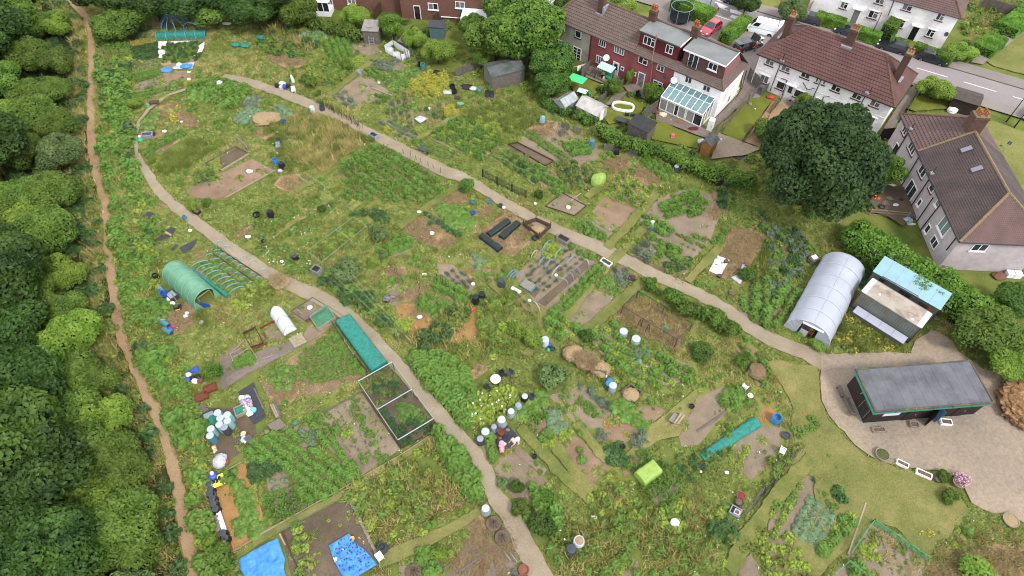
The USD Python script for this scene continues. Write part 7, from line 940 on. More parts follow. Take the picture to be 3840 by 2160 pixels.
bed("dark timber edging round the compost bed below the gardens",poly(2,0,(-25,1095,40,1080,315,1220,250,1258)),ap);bed("timber edging round the square soil bed",poly(2,1,(250,110,380,10,560,108,470,182)),ap,.12);bed("grey board edging along the bean field and bare plot",[A(1,2,-20,480),A(1,2,180,370),A(1,2,515,218),A(1,2,800,60)],ad,.14,.06,False);bed("long board edging below the lower plots",[A(1,2,-20,1165),A(1,2,620,810),A(1,2,1090,540),A(1,2,1390,345)],ak,.14,.06,False);bed("long board edging above the right tarpaulin's plot",[A(1,2,180,1120),A(1,2,680,850),A(1,2,980,655)],ad,.14,.06,False);bed("dark groove edging between the two tarpaulins",[A(1,2,200,1115),A(1,2,250,1240),A(1,2,350,1470)],ap,.12,.1,False);bed("board edging at the top of the wood chip bed",[g6(170,360),g6(500,165)],ak,.14,.05,False);bed("board edging at the bottom of the wood chip bed",[g6(405,1175),g6(800,945),g6(1208,710)],ak,.14,.05,False)
bed("timber frame of the fresh green salad bed",poly(0,1,(1740,1230,1850,1120,1945,1260,1790,1330)),ak,.2);aN("bed_lath","two pale laths across the salad bed","lath",[(A(0,1,1740,1225,.2),A(0,1,1860,1155,.2)),(A(0,1,1755,1255,.2),A(0,1,1875,1180,.2))],ak,.06,.03,.25);bed("red board behind the white cloche",poly(1,1,(35,1035,150,980)),aA,.3,.06,False);bed("red board edging below the left beds",poly(1,1,(-10,1190,85,1150,60,1060)),aA,.25,.06,False);bed("dark board frame left of the white cloche",[A(0,1,1840,1075),A(0,1,1932,1030),A(1,1,60,1150),A(1,1,-30,1180)],ap,.3,.06);bed("board frame round the bare bed right of the white cloche",poly(1,1,(265,900,430,800,545,870,390,985)),ad,.15);bed("pale timber frame with net over young cabbages",poly(1,1,(415,960,540,870,605,965,475,1050)),ak,.5,.06,name="netted_frame");bed("pale timber frame along the path corner",poly(1,1,(545,860,670,945,480,1050)),ak,.15,.06,False);bed("red brick-like board along the netted frame",poly(1,1,(380,985,525,895)),aA,.35,.08,False);q=poly(1,1,(415,960,540,870,605,965,475,1050));bG("net_cover",MB().quad(*[p_+[0,0,.56]for p_ in q][::-1]),cU,"pale green net over the young cabbages' frame","net")
t=UsdGeom.Xform.Define(stage,bj("slab_path")).GetPrim();cd(t,None,None,None,"structure");u0,u1,u3=A(1,1,245,1110),A(1,1,340,1065),A(1,1,295,1180)
for i in range(4):
 for j in range(4):MB().obox(u0+(u1-u0)*i/4+(u3-u0)*j/4+[0,0,.05],(u1-u0)*.235,(u3-u0)*.235,(0,0,.05+.01*((i*7+j*3)%4))).b("slab",M("buff_slab",C(206,192,166),C(186,170,144),2.,island=.08),t)
for a,b,lab in(((1,1,60,1262),(1,1,130,1238),"first thin lath on the bare corner plot"),((1,1,-10,1310),(1,1,25,1290),"second thin lath on the bare corner plot"),((1,1,315,892),(1,1,350,925),"short pale lath on the bare bed"),((1,0,875,668),(1,0,1028,728),"long pale plank on the soil bed above the upper path"),((2,2,1397,360),(2,2,1630,202),"long grey plank on the bare oval bed"),((2,1,440,75),(2,1,518,15),"short pale plank on the square soil bed"),((1,2,1535,1420),(1,2,1700,1305),"weathered log in the bottom plot"),((1,2,1345,1449),(1,2,1470,1360),"grey plank at the bottom edge"),((2,1,1730,1055),(2,1,1700,1090),"pale plank crossing the mown track by the shrub row"),((3,2,600,1290),(3,2,735,900),"long pale pole right of the lime bean hedge"),((1,2,180,1130),(1,2,225,1220),"yellowish plank beside the left tarpaulin"),((0,2,1490,870),(0,2,1560,1110),"long grey plank in the scrub below the bulk bag"),((1,0,1500,585),(1,0,1570,590),"white board leaning at the shed fence"),((1,0,45,290),(1,0,345,355),"long pale pole across the bramble rows"),((1,0,330,270),(1,0,420,310),"pale pole above the bean patch")):aN("plank",lab,"plank",[(A(*a),A(*b))],ad if "grey" in lab or "weathered" in lab else ak,.12 if "lath" not in lab else .06,.06,.12)
t=thing("plank_pile","few sticks and offcuts lying in the bottom plot","sticks");[MB().tube([A(1,2,1850+k*22,1260+k*4)+[0,0,.08],A(1,2,1900+k*24,1330+k*6)+[0,0,.1]],.05,6).b("offcut",ak if k%2 else ad,t)for k in range(4)]
t=thing("stick_pile","long pile of grey prunings from the white chair to the planter box","stick pile");rg_=np.random.default_rng(8);s0,s1=A(3,2,240,480),A(2,2,1750,990)
for k in range(46):u=rg_.random();q=s0+(s1-s0)*u+[*rg_.normal(0,.13,2),rg_.uniform(.06,.3)];d_=(s1-s0)/norm(s1-s0)*rg_.uniform(.6,1.5)+[*rg_.normal(0,.16,2),rg_.normal(0,.06)];MB().tube([q-d_/2,q+d_/2],.022,4).b("branch",ad if k%3 else bg,t)
dR=np.random.default_rng(2);t=thing("stone_edging","pale stones edging the dark plot above the right tarpaulin","stone edging");ln=sg.LineString([A(1,2,*q)[:2]for q in((700,870),(760,960),(800,1060),(850,1160),(905,1275))])
for k in range(26):q=ln.interpolate(k/25,True);s=dR.uniform(.14,.3);MB().box(-s,-.1,0,s,.1,dR.uniform(.06,.14)).b("stone",aT,t);x=UsdGeom.Xformable(stage.GetPrimAtPath(f"{t.GetPath()}/stone"+(f"_{k:03d}" if k else "")));x.AddTranslateOp().Set(Gf.Vec3d(q.x,q.y,.05));x.AddRotateZOp().Set(float(dR.uniform(-90,-40)))
for F,L,w,h,rz,m_,fm,lab in(((3,2,1020,598),.95,.45,.35,-.55,ab,aW,"smaller white planter at the yard's grass edge"),((3,2,1183,675),1.2,.5,.38,-.5,ab,aW,"larger white planter at the yard's grass edge"),((3,2,1350,282),.95,.55,.4,-.1,ab,aW,"white planter before the hut's open door"),((3,2,840,342),1.1,.45,.35,.1,aT,aW,"weedy stone trough before the hut's shutter"),((3,2,1108,302),.75,.55,.4,-.15,aT,aW,"small stone trough before the hut's closed door"),((1,0,885,1012),1.1,.7,.6,-.6,am,aa,"grey water tank on the left edge of the upper path"),((2,1,388,345),1.35,.75,.65,-.65,aT,aa,"stone grey water tank by the upper path above the hoops"),((1,1,450,575),.95,.8,.9,-.5,M("zinc_tank",C(170,172,172),C(150,146,140),2.,.5),aa,"square zinc water tank beside the lower path"),((2,1,712,525),1.2,.6,.4,-.7,ab,M("planter_leaves",C(70,100,40),C(50,80,34),9.),"white framed planter on the upper path's edge"),((0,1,1480,140),.8,.55,.4,-.5,bg,aW,"dark wooden box holding the bright bush"),((2,2,1690,958),.85,.75,.4,-.6,am,aa,"grey planter box at the stick pile's lower end"),((2,2,1700,965),.45,.45,.42,-.6,aH,aC,"pale tray of bulbs in the grey planter box"),((0,0,1105,1008),1.3,.75,.55,.15,am,af,"grey plastic storage box by the curved path")):bK(c(*F),lab,L,w,h,rz,m_,fm,"tank" if "tank" in lab else "planter" if "box" not in lab else "box","water_tank" if "tank" in lab else "planter")
av("black_sack",c(0,0,1152,1008),"black sack at the end of the grey plastic box","sack",(.5,.75,.5),aa,2);av("dustbin_cover",c(0,0,1055,1055),"bright green lid leaning below the grey plastic box","lid",(.8,.7,.35),aD,3);av("green_bag",c(0,0,1112,785),"green and white bag beside the yellow-green bush","bag",(.6,.5,.35),aD,4);av("white_bag",c(0,0,1052,1028),"white bag at the grey plastic box's left end","bag",(.4,.35,.35),ab,5)
bL("low brown table beside the trodden path",c(0,0,1160,768),1.2,.6,.4,.1,ap);bL("small white table with grey top in the far plot",c(0,0,1630,622),1.6,.8,.6,.1,ac,ad);bL("round white garden table on the brown clearing",c(1,1,1808,1410),.95,.95,.72,0,ab,aa,True)
for F,lab,rz,m_ in(((1,1,1860,1375),"black chair behind the round white table",.5,aa),((1,2,1745,20),"dark chair left of the round white table",2.,aa),((1,1,1915,1370),"blue-grey chair right of the round white table",-.6,af),((1,0,282,680),"white chair at the end of the upper path by the rubbish bins",.2,ab),((1,0,172,1068),"upper grey chair in the flowering weeds",.2,af),((1,0,168,1102),"lower grey chair in the flowering weeds",.2,am),((3,2,112,505),"white chair at the top end of the stick pile",1.,ab),((2,2,1760,22),"upturned white chair at the bare oval bed",2.4,ab),((1,2,935,1308),"white chair at the right tarpaulin's corner",.7,ab),((1,2,1852,370),"brown wooden folding chair on the dark groundsheet",.8,aA),((0,2,1885,425),"wooden frame chair beside the person in a straw hat",.9,ad),((2,0,955,712),"black chair on the red dormer house's patio",.4,aa),((2,0,868,862),"dark garden chair left of the pair by the pool",3.,af),((2,0,912,866),"dark garden chair right of the pair by the pool",3.,af),((2,0,545,725),"left pale green chair beside the white table",3.,aD),((2,0,580,705),"right pale green chair beside the white table",2.4,aD),((1,0,1698,100),"white chair below the awning at the top edge",0,ab)):ey(lab,c(*F),rz,m_)
for k,q in enumerate(((1843,405),(1873,450),(1900,345))):av("brick",c(1,2,*q),["left pink brick","white slab","upper stone"][k]+" holding down the dark groundsheet","brick",(.35,.28,.15),(aC,ab,aT)[k],k,.08)
for F,rz,di,lab in(((2,0,400,965),-.65,1.5,"left wall of the pallet compost pen"),((2,0,485,1000),-.65,1.35,"front pallet of the compost pen, leaning"),((2,0,380,1010),.9,1.5,"side pallet of the compost pen"),((2,0,725,1130),-.1,1.5,"front pallet of the square planter pen"),((2,0,755,1110),1.4,1.5,"side pallet of the square planter pen"),((2,0,885,1165),-.7,1.2,"pallet leaning at the foot of the hedge"),((2,0,915,1165),-.9,1.45,"darker pallet behind the leaning one"),((2,1,660,1390),-.2,1.3,"small pallet at the lower end of the straw stack"),((0,2,1530,230),.8,.3,"pale pallet at the barrel cluster's left edge")):do(lab,c(*F),rz,di)
t=thing("compost_pen","timber pen of straw beside the upper path and dark covered rows","compost pen");q=[A(2,1,*k)for k in((85,260),(180,225),(290,275),(205,355))]
for a,b in zip(q,q[1:]+q[:1]):[MB().bar(a+[0,0,z],b+[0,0,z],.05,.16).b("board",ap,t)for z in(.15,.38,.62)]
for a in q:MB().bar(a,a+[0,0,1.1],.09).b("post",ap,t)
av("pen_straw",c(2,1,195,285),"straw filling the timber pen by the upper path","straw",(1.7,1.4,.6),aJ,3);av("black_sack",c(2,1,172,345),"black sack at the timber pen's lower corner","sack",(.7,.6,.45),aa,4)
t=thing("compost_pen","small boxed pen of brown straw below the grey barrels","compost pen");q=[A(2,2,*k)for k in((820,75),(900,145),(975,75),(890,15))]
for a,b in zip(q,q[1:]+q[:1]):[MB().bar(a+[0,0,z],b+[0,0,z],.05,.2).b("board",ad,t)for z in(.12,.36)]
av("pen_straw",c(2,2,900,75),"brown straw heaped in the small boxed pen","straw",(1.5,1.4,.7),aJ,5)
t=thing("junk_pen","wire pen of grey rubbish sacks by the boundary posts","junk pen");q=[A(1,0,*k)for k in((975,390),(1100,465),(1165,430),(1040,350))]
for a,b in zip(q,q[1:]+q[:1]):MB().quad(a,b,b+[0,0,1.],a+[0,0,1.]).b("mesh_side",dJ,t);MB().bar(a,a+[0,0,1.5],.08).b("post",ad,t)
for k,(F,s)in enumerate((((1,0,1010,370),(1.1,.9,.8)),((1,0,1060,405),(1.2,1.,.8)),((1,0,1105,425),(1.1,.9,.7)))):av("grey_sack",c(*F),["left","middle","right"][k]+" grey sack in the wire pen by the boundary","sack",s,al,k)
for k in range(4):q=A(1,0,1140+k*14,450+k*9);bG("boundary_post",MB().bar(q,q+[.15*k-.2,.1,1.6],.07),ad,["first","second","third","fourth"][k]+" leaning post right of the wire pen","post")
JK=[((1,0,1590,650),(1.6,1.,.5),aa,"large black sheet over the junk heap by the grey-roofed shed"),((1,0,1550,660),(.4,.3,.3),bY,"red toy in the junk heap by the shed"),((1,0,1640,665),(1.,.8,.5),al,"grey sack right in the junk heap by the shed"),((1,0,1680,680),(.8,.8,.6),ao,"blue-green tub in the junk heap by the shed"),((1,0,1450,690),(1.5,.9,.3),al,"grey flattened sheet left of the junk heap"),((1,0,1520,735),(.8,.6,.4),M("brown_junk",C(90,60,60)),"brown sacks below the junk heap"),((1,0,1540,780),(.9,.7,.4),M("teal_junk",C(100,150,140,.7)),"pale teal sheet below the junk heap"),((1,0,1360,545),(1.,.8,.6),aa,"dark cover by the boundary above the golden flowers"),((2,1,275,1150),(.7,.5,.4),aK,"blue bag right of the white barrel"),((2,1,300,1180),(.6,.5,.35),aa,"black box right of the blue bag"),((2,1,275,1190),(.4,.4,.4),aD,"green can in the rubbish by the white barrel"),((2,1,740,1420),(.7,.6,.6),bP,"blue can at the straw stack's lower end"),((2,1,705,1385),(.35,.35,.4),ab,"white jug on the pallet by the straw stack"),((1,0,155,640),(.6,.6,.8),aa,"black sack left in the row at the upper path's end"),((1,0,188,655),(.6,.6,.7),al,"pale sack second in the row at the upper path's end"),((1,0,215,650),(.55,.55,.8),aK,"blue sack in the row at the upper path's end"),((1,0,245,645),(.65,.6,.9),aa,"black sack right in the row at the upper path's end"),((1,0,195,625),(.9,.5,.5),ab,"white bag behind the row of sacks at the path's end"),((1,0,272,590),(.4,.3,1.6),ab,"white banner standing by the dense bush at the path's end"),((3,1,890,80),(1.3,.9,.5),M("mud_junk",C(110,90,80),C(150,140,130),4.),"muddy rubble in the pebbledashed house's yard"),((3,1,800,30),(.6,.9,.7),M("orange_bag",C(230,110,50,.8)),"bright orange sack in the pebbledashed house's yard"),((3,1,830,45),(.6,.6,.5),bY,"red sack beside the orange one"),((3,1,855,110),(.8,.7,.6),aa,"black sack in the pebbledashed house's yard"),((3,1,960,100),(1.,.6,.4),ac,"white boards in the pebbledashed house's yard"),((3,1,920,50),(1.,.8,.4),M("green_rubbish",C(150,160,110)),"greenish heap in the pebbledashed house's yard"),((3,1,1000,60),(.7,.6,.4),M("brown_junk",C(90,60,60)),"brown heap by the pebbledashed house's glass door"),((3,1,1060,210),(1.,.9,.6),M("pale_junk",C(176,196,190,.7),C(120,140,150),4.),"pale green and white rubbish at the hedge by the house"),((3,1,1075,190),(.6,.5,.5),aK,"blue bag on the rubbish at the hedge"),((3,1,1085,240),(.9,.3,.3),ac,"white pipes on the rubbish at the hedge"),((3,0,940,1400),(1.,.5,.4),ac,"white planks by the pebbledashed house's wall"),((3,1,1750,630),(1.4,1.,.5),M("brick_rubble",C(160,110,90),C(130,90,76),8.),"heap of brick rubble by the end wall"),((3,1,1810,740),(1.6,.9,.5),al,"pale rubbish heap at the right edge"),((1,1,1000,800),(1.3,.9,.45),M("junk_mix",C(170,160,150),C(60,60,70),5.),"mixed scrap heap beside the raspberry row"),((1,1,985,825),(.5,.4,.3),aa,"black bag on the scrap heap by the raspberries"),((1,1,1730,825),(.6,.5,.5),M("lime_sheet",C(190,180,90,.75)),"yellow sheet beside the right black compost bin"),((2,0,265,720),(.3,.9,.9),ac,"white laundry hanging in the first garden"),((2,0,1090,850),(.5,.4,.7),M("dusky_pink",C(150,80,90)),"dusky red barrel-like pot at the conservatory's left"),((2,0,1140,862),(1.1,.8,.7),M("buff_cover",C(206,190,160,.75)),"buff covered furniture left of the conservatory door"),((2,0,1200,905),(.6,.5,.3),ak,"pale pots before the conservatory door"),((2,0,1270,920),(1.,.5,.5),aC,"terracotta pots before the conservatory window"),((2,0,1370,970),(1.3,.6,.6),M("maroon",C(110,40,50)),"maroon bicycles against the conservatory wall"),((2,0,1430,1065),(1.,.9,.5),al,"pale sheet at the bottom corner of the conservatory lawn"),((2,0,680,640),(.8,.3,.25),ac,"pale log at the edge of the swing seat's terrace"),((2,0,1795,785),(.6,.6,.6),aT,"pale ornament at the grey fence"),((3,0,25,730),(1.1,.7,.4),bY,"red toy heap on the garden decking below the white block"),((3,0,165,762),(.5,.4,.4),aa,"black box on the step of the white block"),((2,2,1120,1025),(.6,.4,.3),af,"dark blue bag in the rough meadow")]
for k,(F,s,m_,lab)in enumerate(JK):w_=[x for x in lab.split()if x in("sack","sheet","bag","heap","tub","can","jug","banner","cover","boards","pipes","planks","laundry","pots","bicycles","log","ornament","box","rubble","rubbish","toy","furniture","sacks")];av("junk" if not w_ else{"sacks":"sack","boards":"board","pipes":"pipe","planks":"plank_stack","pots":"pot_group"}.get(w_[0],w_[0]),c(*F),lab,w_[0]if w_ else "junk",s,m_,k)
av("petrol_can",c(1,1,1637,882),"red can below the two black compost bins","can",(.45,.4,.45),bY,2,amp=.15)
def bC(label,F,rz,m_=af):
 t=thing("wheelbarrow",label,"wheelbarrow",ground(F,.4),rz);MB().hexa([(-.35,-.22,.3),(.3,-.18,.3),(.3,.18,.3),(-.35,.22,.3),(-.5,-.33,.62),(.5,-.3,.58),(.5,.3,.58),(-.5,.33,.62)]).b("tray",m_,t);MB().lathe([(.18,-.05),(.2,0),(.18,.05)],(.62,0,.2),12,(0,1,0)).b("wheel",aa,t)
 for s in(-.2,.2):MB().tube([(.62,s*.3,.2),(-.2,s,.3),(-1.,s*1.4,.6)],.02).b("handle",an,t);MB().tube([(-.25,s,.3),(-.35,s,0)],.02).b("leg",an,t)
bC("grey wheelbarrow on the upper path by the strawberries",c(1,0,1260,1130),-.6);bC("wheelbarrow loaded with planks beside the bare oval bed",c(2,2,1225,265),.9,aT);aN("plank","pale planks lying over the loaded wheelbarrow","planks",[(A(2,2,1225,300,.7),A(2,2,1280,220,.7)),(A(2,2,1250,305,.7),A(2,2,1300,235,.7))],ak,.16,.05,.75);aN("plank","short plank on the grass below the loaded wheelbarrow","plank",[(A(2,2,1200,312),A(2,2,1252,322))],ak,.12,.06,.1)
a,b=A(1,0,875,345),A(1,0,875,345)+V(0,.9,2.6);t=thing("ladder","grey ladder leaning on the ramshackle wooden shed","ladder");[MB().bar(a+[x,0,0],b+[x,0,0],.06).b("rail",an,t)for x in(-.35,.35)];[MB().bar(a+(b-a)*k+[-.35,0,0],a+(b-a)*k+[.35,0,0],.05).b("rung",an,t)for k in np.linspace(.1,.92,7)]
be("cloche",A(1,1,160,915),A(1,1,262,1062),1.35,1.15,M("white_polythene",C(222,222,232,.82),C(206,206,218,.82),1.5,.35,.3,4.),"white polythene cloche house among the boarded beds","cloche",3,am,square=1.6,amp=.03)
t=thing("hoop_cloche","blue hooped net cloche at the left end of the hoop bed","cloche")
for k in range(3):c9(A(1,1,1895+k*18,650+k*10),A(2,1,30+k*16,600+k*12),.6,aw,None,parent=t)
t=thing("teal_frame","teal framed cold frame with pale slats beside the blue cloche","cold frame",A(2,1,120,715),-.65);MB().box(-.75,-.5,0,.75,.5,.25).b("box",ao,t);[MB().box(-.65+k*.22,-.5,.26,-.52+k*.22,.5,.3).b("slat",ak,t)for k in range(6)]
bL("white tray table left of the teal cold frame",c(2,1,30,738),1.1,.35,.3,-.6,ab)
for k,(a,b,h,m_)in enumerate((((230,450),(292,382),.8,aw),((322,505),(382,440),.8,aS),((143,505),(195,455),.7,bk),((203,560),(252,505),.7,aw),((250,592),(303,525),.75,aw),((300,640),(372,565),.7,bk),((413,555),(472,495),.65,aw),((470,580),(515,618),.6,aw),((425,622),(465,662),.6,aw),((370,665),(422,707),.6,aw),((545,520),(580,562),.6,bk),((150,838),(212,912),.8,bk))):c9(A(2,1,*a),A(2,1,*b),h,m_,["first blue hoop over the lime lettuce block","teal hoop over the lime lettuce block","pale hoop at the bed's left corner","blue hoop left of the lettuces","blue hoop below the lettuces","pale crossing hoops in the bed's middle","blue hoop beside the planter border","blue hoop second from the top of the compost strip","blue hoop third on the compost strip","blue hoop lowest on the compost strip","pale hoop at the top of the compost strip","pale hoop at the bed's bottom corner"][k])
aF("white_sheeting",poly(2,1,(1545,480,1640,520,1590,600,1575,640,1485,600)),"white and clear plastic sheeting on the straw plot","sheeting",ac,.12,.08,.15,21,3.);aF("white_sheeting",poly(2,1,(1740,540,1775,560,1740,640,1755,640,1720,700,1650,650,1710,620)),"second narrow plastic sheeting right on the straw plot","sheeting",al,.12,.08,.15,22,3.)
av("purple_plant",c(2,1,905,645),"reddish purple shrub on the upper path's edge","shrub",(.8,.7,.7),M("purple_leaves",C(110,60,66),C(80,50,56),9.),3);av("red_toy",c(3,2,278,222),"small orange-red toy on the grass left of the bench","toy",(.4,.25,.2),M("orange_toy",C(200,110,70)),4)
t=thing("bee_box","wooden hive-like box with pale lid left of the grey polytunnel","box",A(3,1,330,530),.4);MB().box(-.4,-.35,0,.4,.35,.8).b("box",ad,t);MB().box(-.25,-.22,.8,.28,.25,.88).b("lid",ab,t);[MB().box(-.42,-.37,z,.42,.37,z+.04).b("band",ap,t)for z in(.2,.5)]
av("broken_pot",c(3,1,1330,1150),"pale broken basin on the yard's edge by the container","basin",(.7,.5,.25),aT,5);av("stone_block",c(3,1,1280,955),"pale stone slab at the turquoise shed's corner","slab",(.8,.35,.15),aT,6)
ay("pink_flowers",["pinkheather"],np.array([A(3,2,1425,715)[:2],A(3,2,1465,735)[:2],A(3,2,1440,745)[:2]]),"pink flowering plant in the round planter at the yard's edge","flowers",(1.,1.2),.35);tub(c(3,2,1450,740),"round planter of pink flowers at the yard's edge",aT,None,.45,.5,"pot",fillm=aW);tub(c(3,2,868,528),"round half-barrel planter of weeds on the yard's corner",aT,None,.4,.58,"pot",fillm=M("planter_weeds",C(110,116,60),C(80,86,46),6.,.9,.8,20.));tub(c(3,2,1838,1025),"straw-filled ring planter at the yard's lower edge",aT,None,.3,.6,"pot",fillm=aJ)
for k,q in enumerate(((1815,632),(1868,638))):t=thing("white_box",["left","right"][k]+" white polystyrene box by the pebbledashed end wall","box",A(3,1,*q),-.1);MB().box(-.35,-.3,0,.35,.3,.5).b("box",ab,t);MB().box(-.38,-.33,.5,.38,.33,.58).b("lid",ab,t)
cS=M("dark_felt",C(88,90,92),C(74,76,80),1.5,.9,.3,20.);cR=M("grey_shed_roof",C(120,122,124),C(98,102,104),1.2,.9,.3,18.,dirt=C(80,96,80),dscale=1.);bX=M("blue_shed_boards",C(92,124,126,.65),C(80,108,112,.65),2.,.85);cm=M("weathered_sheet",C(176,172,164),C(150,144,136),2.,.85)
aI("garden_shed","blue-green garden shed with dark felt roof below the brick house","shed",c(1,0,1372,225),2.,1.7,1.9,.45,-.15,bX,cS,bX);bz("ramshackle_shed","ramshackle wooden shed of grey boards and sheets behind the ladder","shed",c(1,0,870,195),2.2,2.,2.,2.4,-.1,ad,cm);bz("hutch","small weathered grey hutch between the blue shed and junk pen","hutch",c(1,0,1135,300),1.8,1.2,.9,1.2,-.5,ad,cm);aI("large_shed","long shed with sagging grey felt roof left of the first garden","shed",(1268,185),4.6,3.,2.1,.5,.4,ad,cR,ad)
dN=M("greenhouse_glass",C(170,176,176,.7),C(140,146,146,.7),2.5,.1,spec=.7);aI("greenhouse","small aluminium greenhouse at the bottom of the first garden","greenhouse",c(2,0,410,790),2.5,1.9,1.4,.7,.75,M("greenhouse_side",C(150,154,150,.7),C(120,126,118,.7),2.5,.15,spec=.6),dN,None,glassy=True);aI("potting_shed","pale grey potting shed with glazed roof beside the paddling pool","shed",c(2,0,600,838),3.1,2.3,1.6,.7,-.7,M("pale_shed",C(190,186,178,.7),C(166,162,154,.7),2.,.85),M("pale_roof",C(186,182,176,.72),C(160,156,150,.72),1.5,.6),ab);bz("black_roof_shed","timber shed with flat black felt roof at the hedge","shed",c(2,0,985,930),2.7,1.9,1.9,2.1,-.66,ad,M("black_felt",C(72,72,74),C(60,60,62),2.,.9));aI("orange_shed","small orange-brown shed with grey roof at the end of the grey fence","shed",c(2,0,1485,1105),1.7,1.2,1.8,.4,.85,bf,cR,bf)
aI("brown_shed","dark brown shed with two-part roof on the street side","shed",c(3,0,1480,770),3.,2.6,1.8,.35,-.55,bg,M("brown_roof",C(104,92,86),C(88,78,74),2.,.9));aF("black_sheets",poly(2,0,(1600,1165,1690,1090,1800,1140,1720,1210)),"black sheets laid out at the bottom of the white block's garden","sheet",aX,.1,.05,.2,3);aF("black_sheets",poly(2,0,(1690,1085,1740,1100,1710,1140,1660,1110)),"square dark panel on the black sheets","panel",cS,.2,.02,.2,4)
gf=lambda pts:[A(2,0,*q)for q in pts]
fence("grey panel fence between the cream and first red gardens",gf([(578,545),(520,590)]),1.8,ad);fence("grey fence between the first and second red gardens",gf([(865,620),(760,700),(640,790)]),1.1,ad);fence("tall grey panel fence between the red dormer and white gardens",gf([(1140,790),(1060,850),(985,905)]),1.6,ad);fence("long grey ranch fence right of the white house's garden",gf([(1855,690),(1770,790),(1640,930),(1520,1045),(1400,1150)]),1.4,ad,"rails");fence("grey panel fence across the side passage",gf([(1770,605),(1855,690)]),1.9,ad);fence("low timber fence between the white block's gardens",gf([(1925,910),(1820,1010),(1735,1085)]),.8,ad,"rails");fence("slatted deck rail at the white block's left garden",[A(2,0,1870,730),A(3,0,20,660)],1.3,ad);fence("low garden fence below the white block's steps",[A(3,0,10,870),A(3,0,85,780)],1.,ad)
fence("brown panel fence beside the brick house at the top edge",[A(1,0,900,150),A(1,0,950,90),A(1,0,1010,10)],1.6,ap);fence("brown panel fence left of the white panels",[A(1,0,1345,190),A(1,0,1415,140)],1.5,ap);fence("grey fence round the grey-roofed shed",[A(1,0,1510,580),A(1,0,1600,545),A(1,0,1700,520)],1.3,ad);fence("dark fence between the white block and pebbledashed house",[A(3,0,825,1060),A(3,0,960,1045)],1.8,bg);fence("brown fence along the street left of the round bush",[A(3,0,1140,720),A(3,0,1180,660),A(3,0,1215,672)],1.5,bg);fence("brown fence along the street right of the round bush",[A(3,0,1360,760),A(3,0,1440,795)],1.5,bg);fence("green mesh fence at the yard's far corner",[A(3,1,1750,1445),A(3,1,1850,1370),A(3,1,1960,1280)],.9,M("green_fence",C(70,140,100,.7)),"rails");fence("white picket-like rails at the rubbish yard",[A(3,1,760,175),A(3,1,890,185),A(3,1,1045,200)],.9,ak,"rails");fence("grey panel fence at the top right corner",[A(3,0,1590,60),A(3,0,1740,110),A(3,0,1890,140)],1.8,ad);fence("pale timber fence beside the white block across the street",[A(3,0,275,115),A(3,0,340,60),A(3,0,420,0)],1.6,ak);fence("orange timber fence across the street at the top edge",[A(3,0,80,65),A(3,0,200,60)],1.3,bf);fence("grey sleepers and boards in the first red garden",gf([(540,570),(620,600),(700,645)]),.5,ap,"rails");fence("fence beside the pebbledashed gable and white block",[A(3,0,1000,930),A(3,0,1060,820),A(3,0,1105,750)],1.2,ad)
t=thing("paddling_pool","white and lime inflatable paddling pool on the lawn","paddling pool",A(2,0,835,825),-.25);pl=lambda r,z,n=24:[V((1.35)*copysign(abs(cos(a))**.7,cos(a)),.8*copysign(abs(sin(a))**.7,sin(a)),z)for a in np.linspace(0,6.2832,n+1)]
for k in range(3):MB().tube(pl(0,.13+.19*k),.12,8).b("ring",ab,t,50)
MB().poly([q*[.97,.95,0]+[0,0,.06]for q in pl(0,0)][:-1]).b("floor",ab,t);MB().tube([q*[.94,.9,1]for q in pl(0,.45)],.07,6).b("lining",M("lime_vinyl",C(206,224,80,.8),rough=.3),t,50)
t=thing("parasol","bright green rectangular parasol in the first red garden","parasol",A(2,0,485,690),-.55);gp=M("bright_green_cloth",C(70,226,130,.75),rough=.6);MB().hexa([(-1.1,-.75,2.),(1.1,-.75,2.),(1.1,.75,2.),(-1.1,.75,2.),(-.9,-.05,2.3),(.9,-.05,2.3),(.9,.05,2.3),(-.9,.05,2.3)]).b("canopy",gp,t);MB().tube([(0,0,0),(0,0,2.25)],.03).b("pole",an,t);MB().box(-.3,-.3,0,.3,.3,.1).b("base",aa,t)
bL("white garden table beside the green parasol",c(2,0,532,685),1.3,.9,.72,-.5,M("table_white",C(206,220,224,.78)),an);bL("dark grey garden table by the paddling pool",c(2,0,830,900),1.5,.9,.72,-.5,af);bL("pair of white panels laid on trestles below the brick house",c(1,0,1485,112),3.3,1.5,.8,-.12,ab,ad)
t=thing("swing_seat","garden swing seat with pale green canopy against the red house","swing seat",A(2,0,700,600),-.65);MB().hexa([(-1.1,-.6,1.75),(1.1,-.6,1.75),(1.1,.6,1.95),(-1.1,.6,1.95),(-1.1,-.6,1.83),(1.1,-.6,1.83),(1.1,.6,2.03),(-1.1,.6,2.03)]).b("canopy",M("pale_green_canopy",C(176,214,200,.78)),t);MB().box(-.8,-.1,.42,.8,.4,.5).b("seat",aD,t);MB().box(-.8,.4,.5,.8,.47,1.).b("backrest",aD,t);MB().box(.35,.5,.3,1.05,.53,1.75).b("side_cloth",M("green_cloth",C(50,130,90,.7)),t)
for s in(-1.05,1.05):MB().tube([(s,-.65,0),(s,0,1.85)],.03).b("leg",an,t);MB().tube([(s,.65,0),(s,0,1.85)],.03).b("leg",an,t)
t=thing("trampoline","large round trampoline with black safety net in the front garden","trampoline",A(2,0,1262,165),0);MB().lathe([(1.55,.72),(1.55,.78),(1.35,.8),(.001,.79)],n=22,cap=False).b("mat",aa,t);MB().lathe([(1.6,.75),(1.6,2.45)],n=22,cap=False).b("net",NET("trampoline_net",C(44,54,54),.6),t);MB().tube([V(1.6*cos(a),1.6*sin(a),2.45)for a in np.linspace(0,6.2832,25)],.04,5).b("top_ring",am,t)
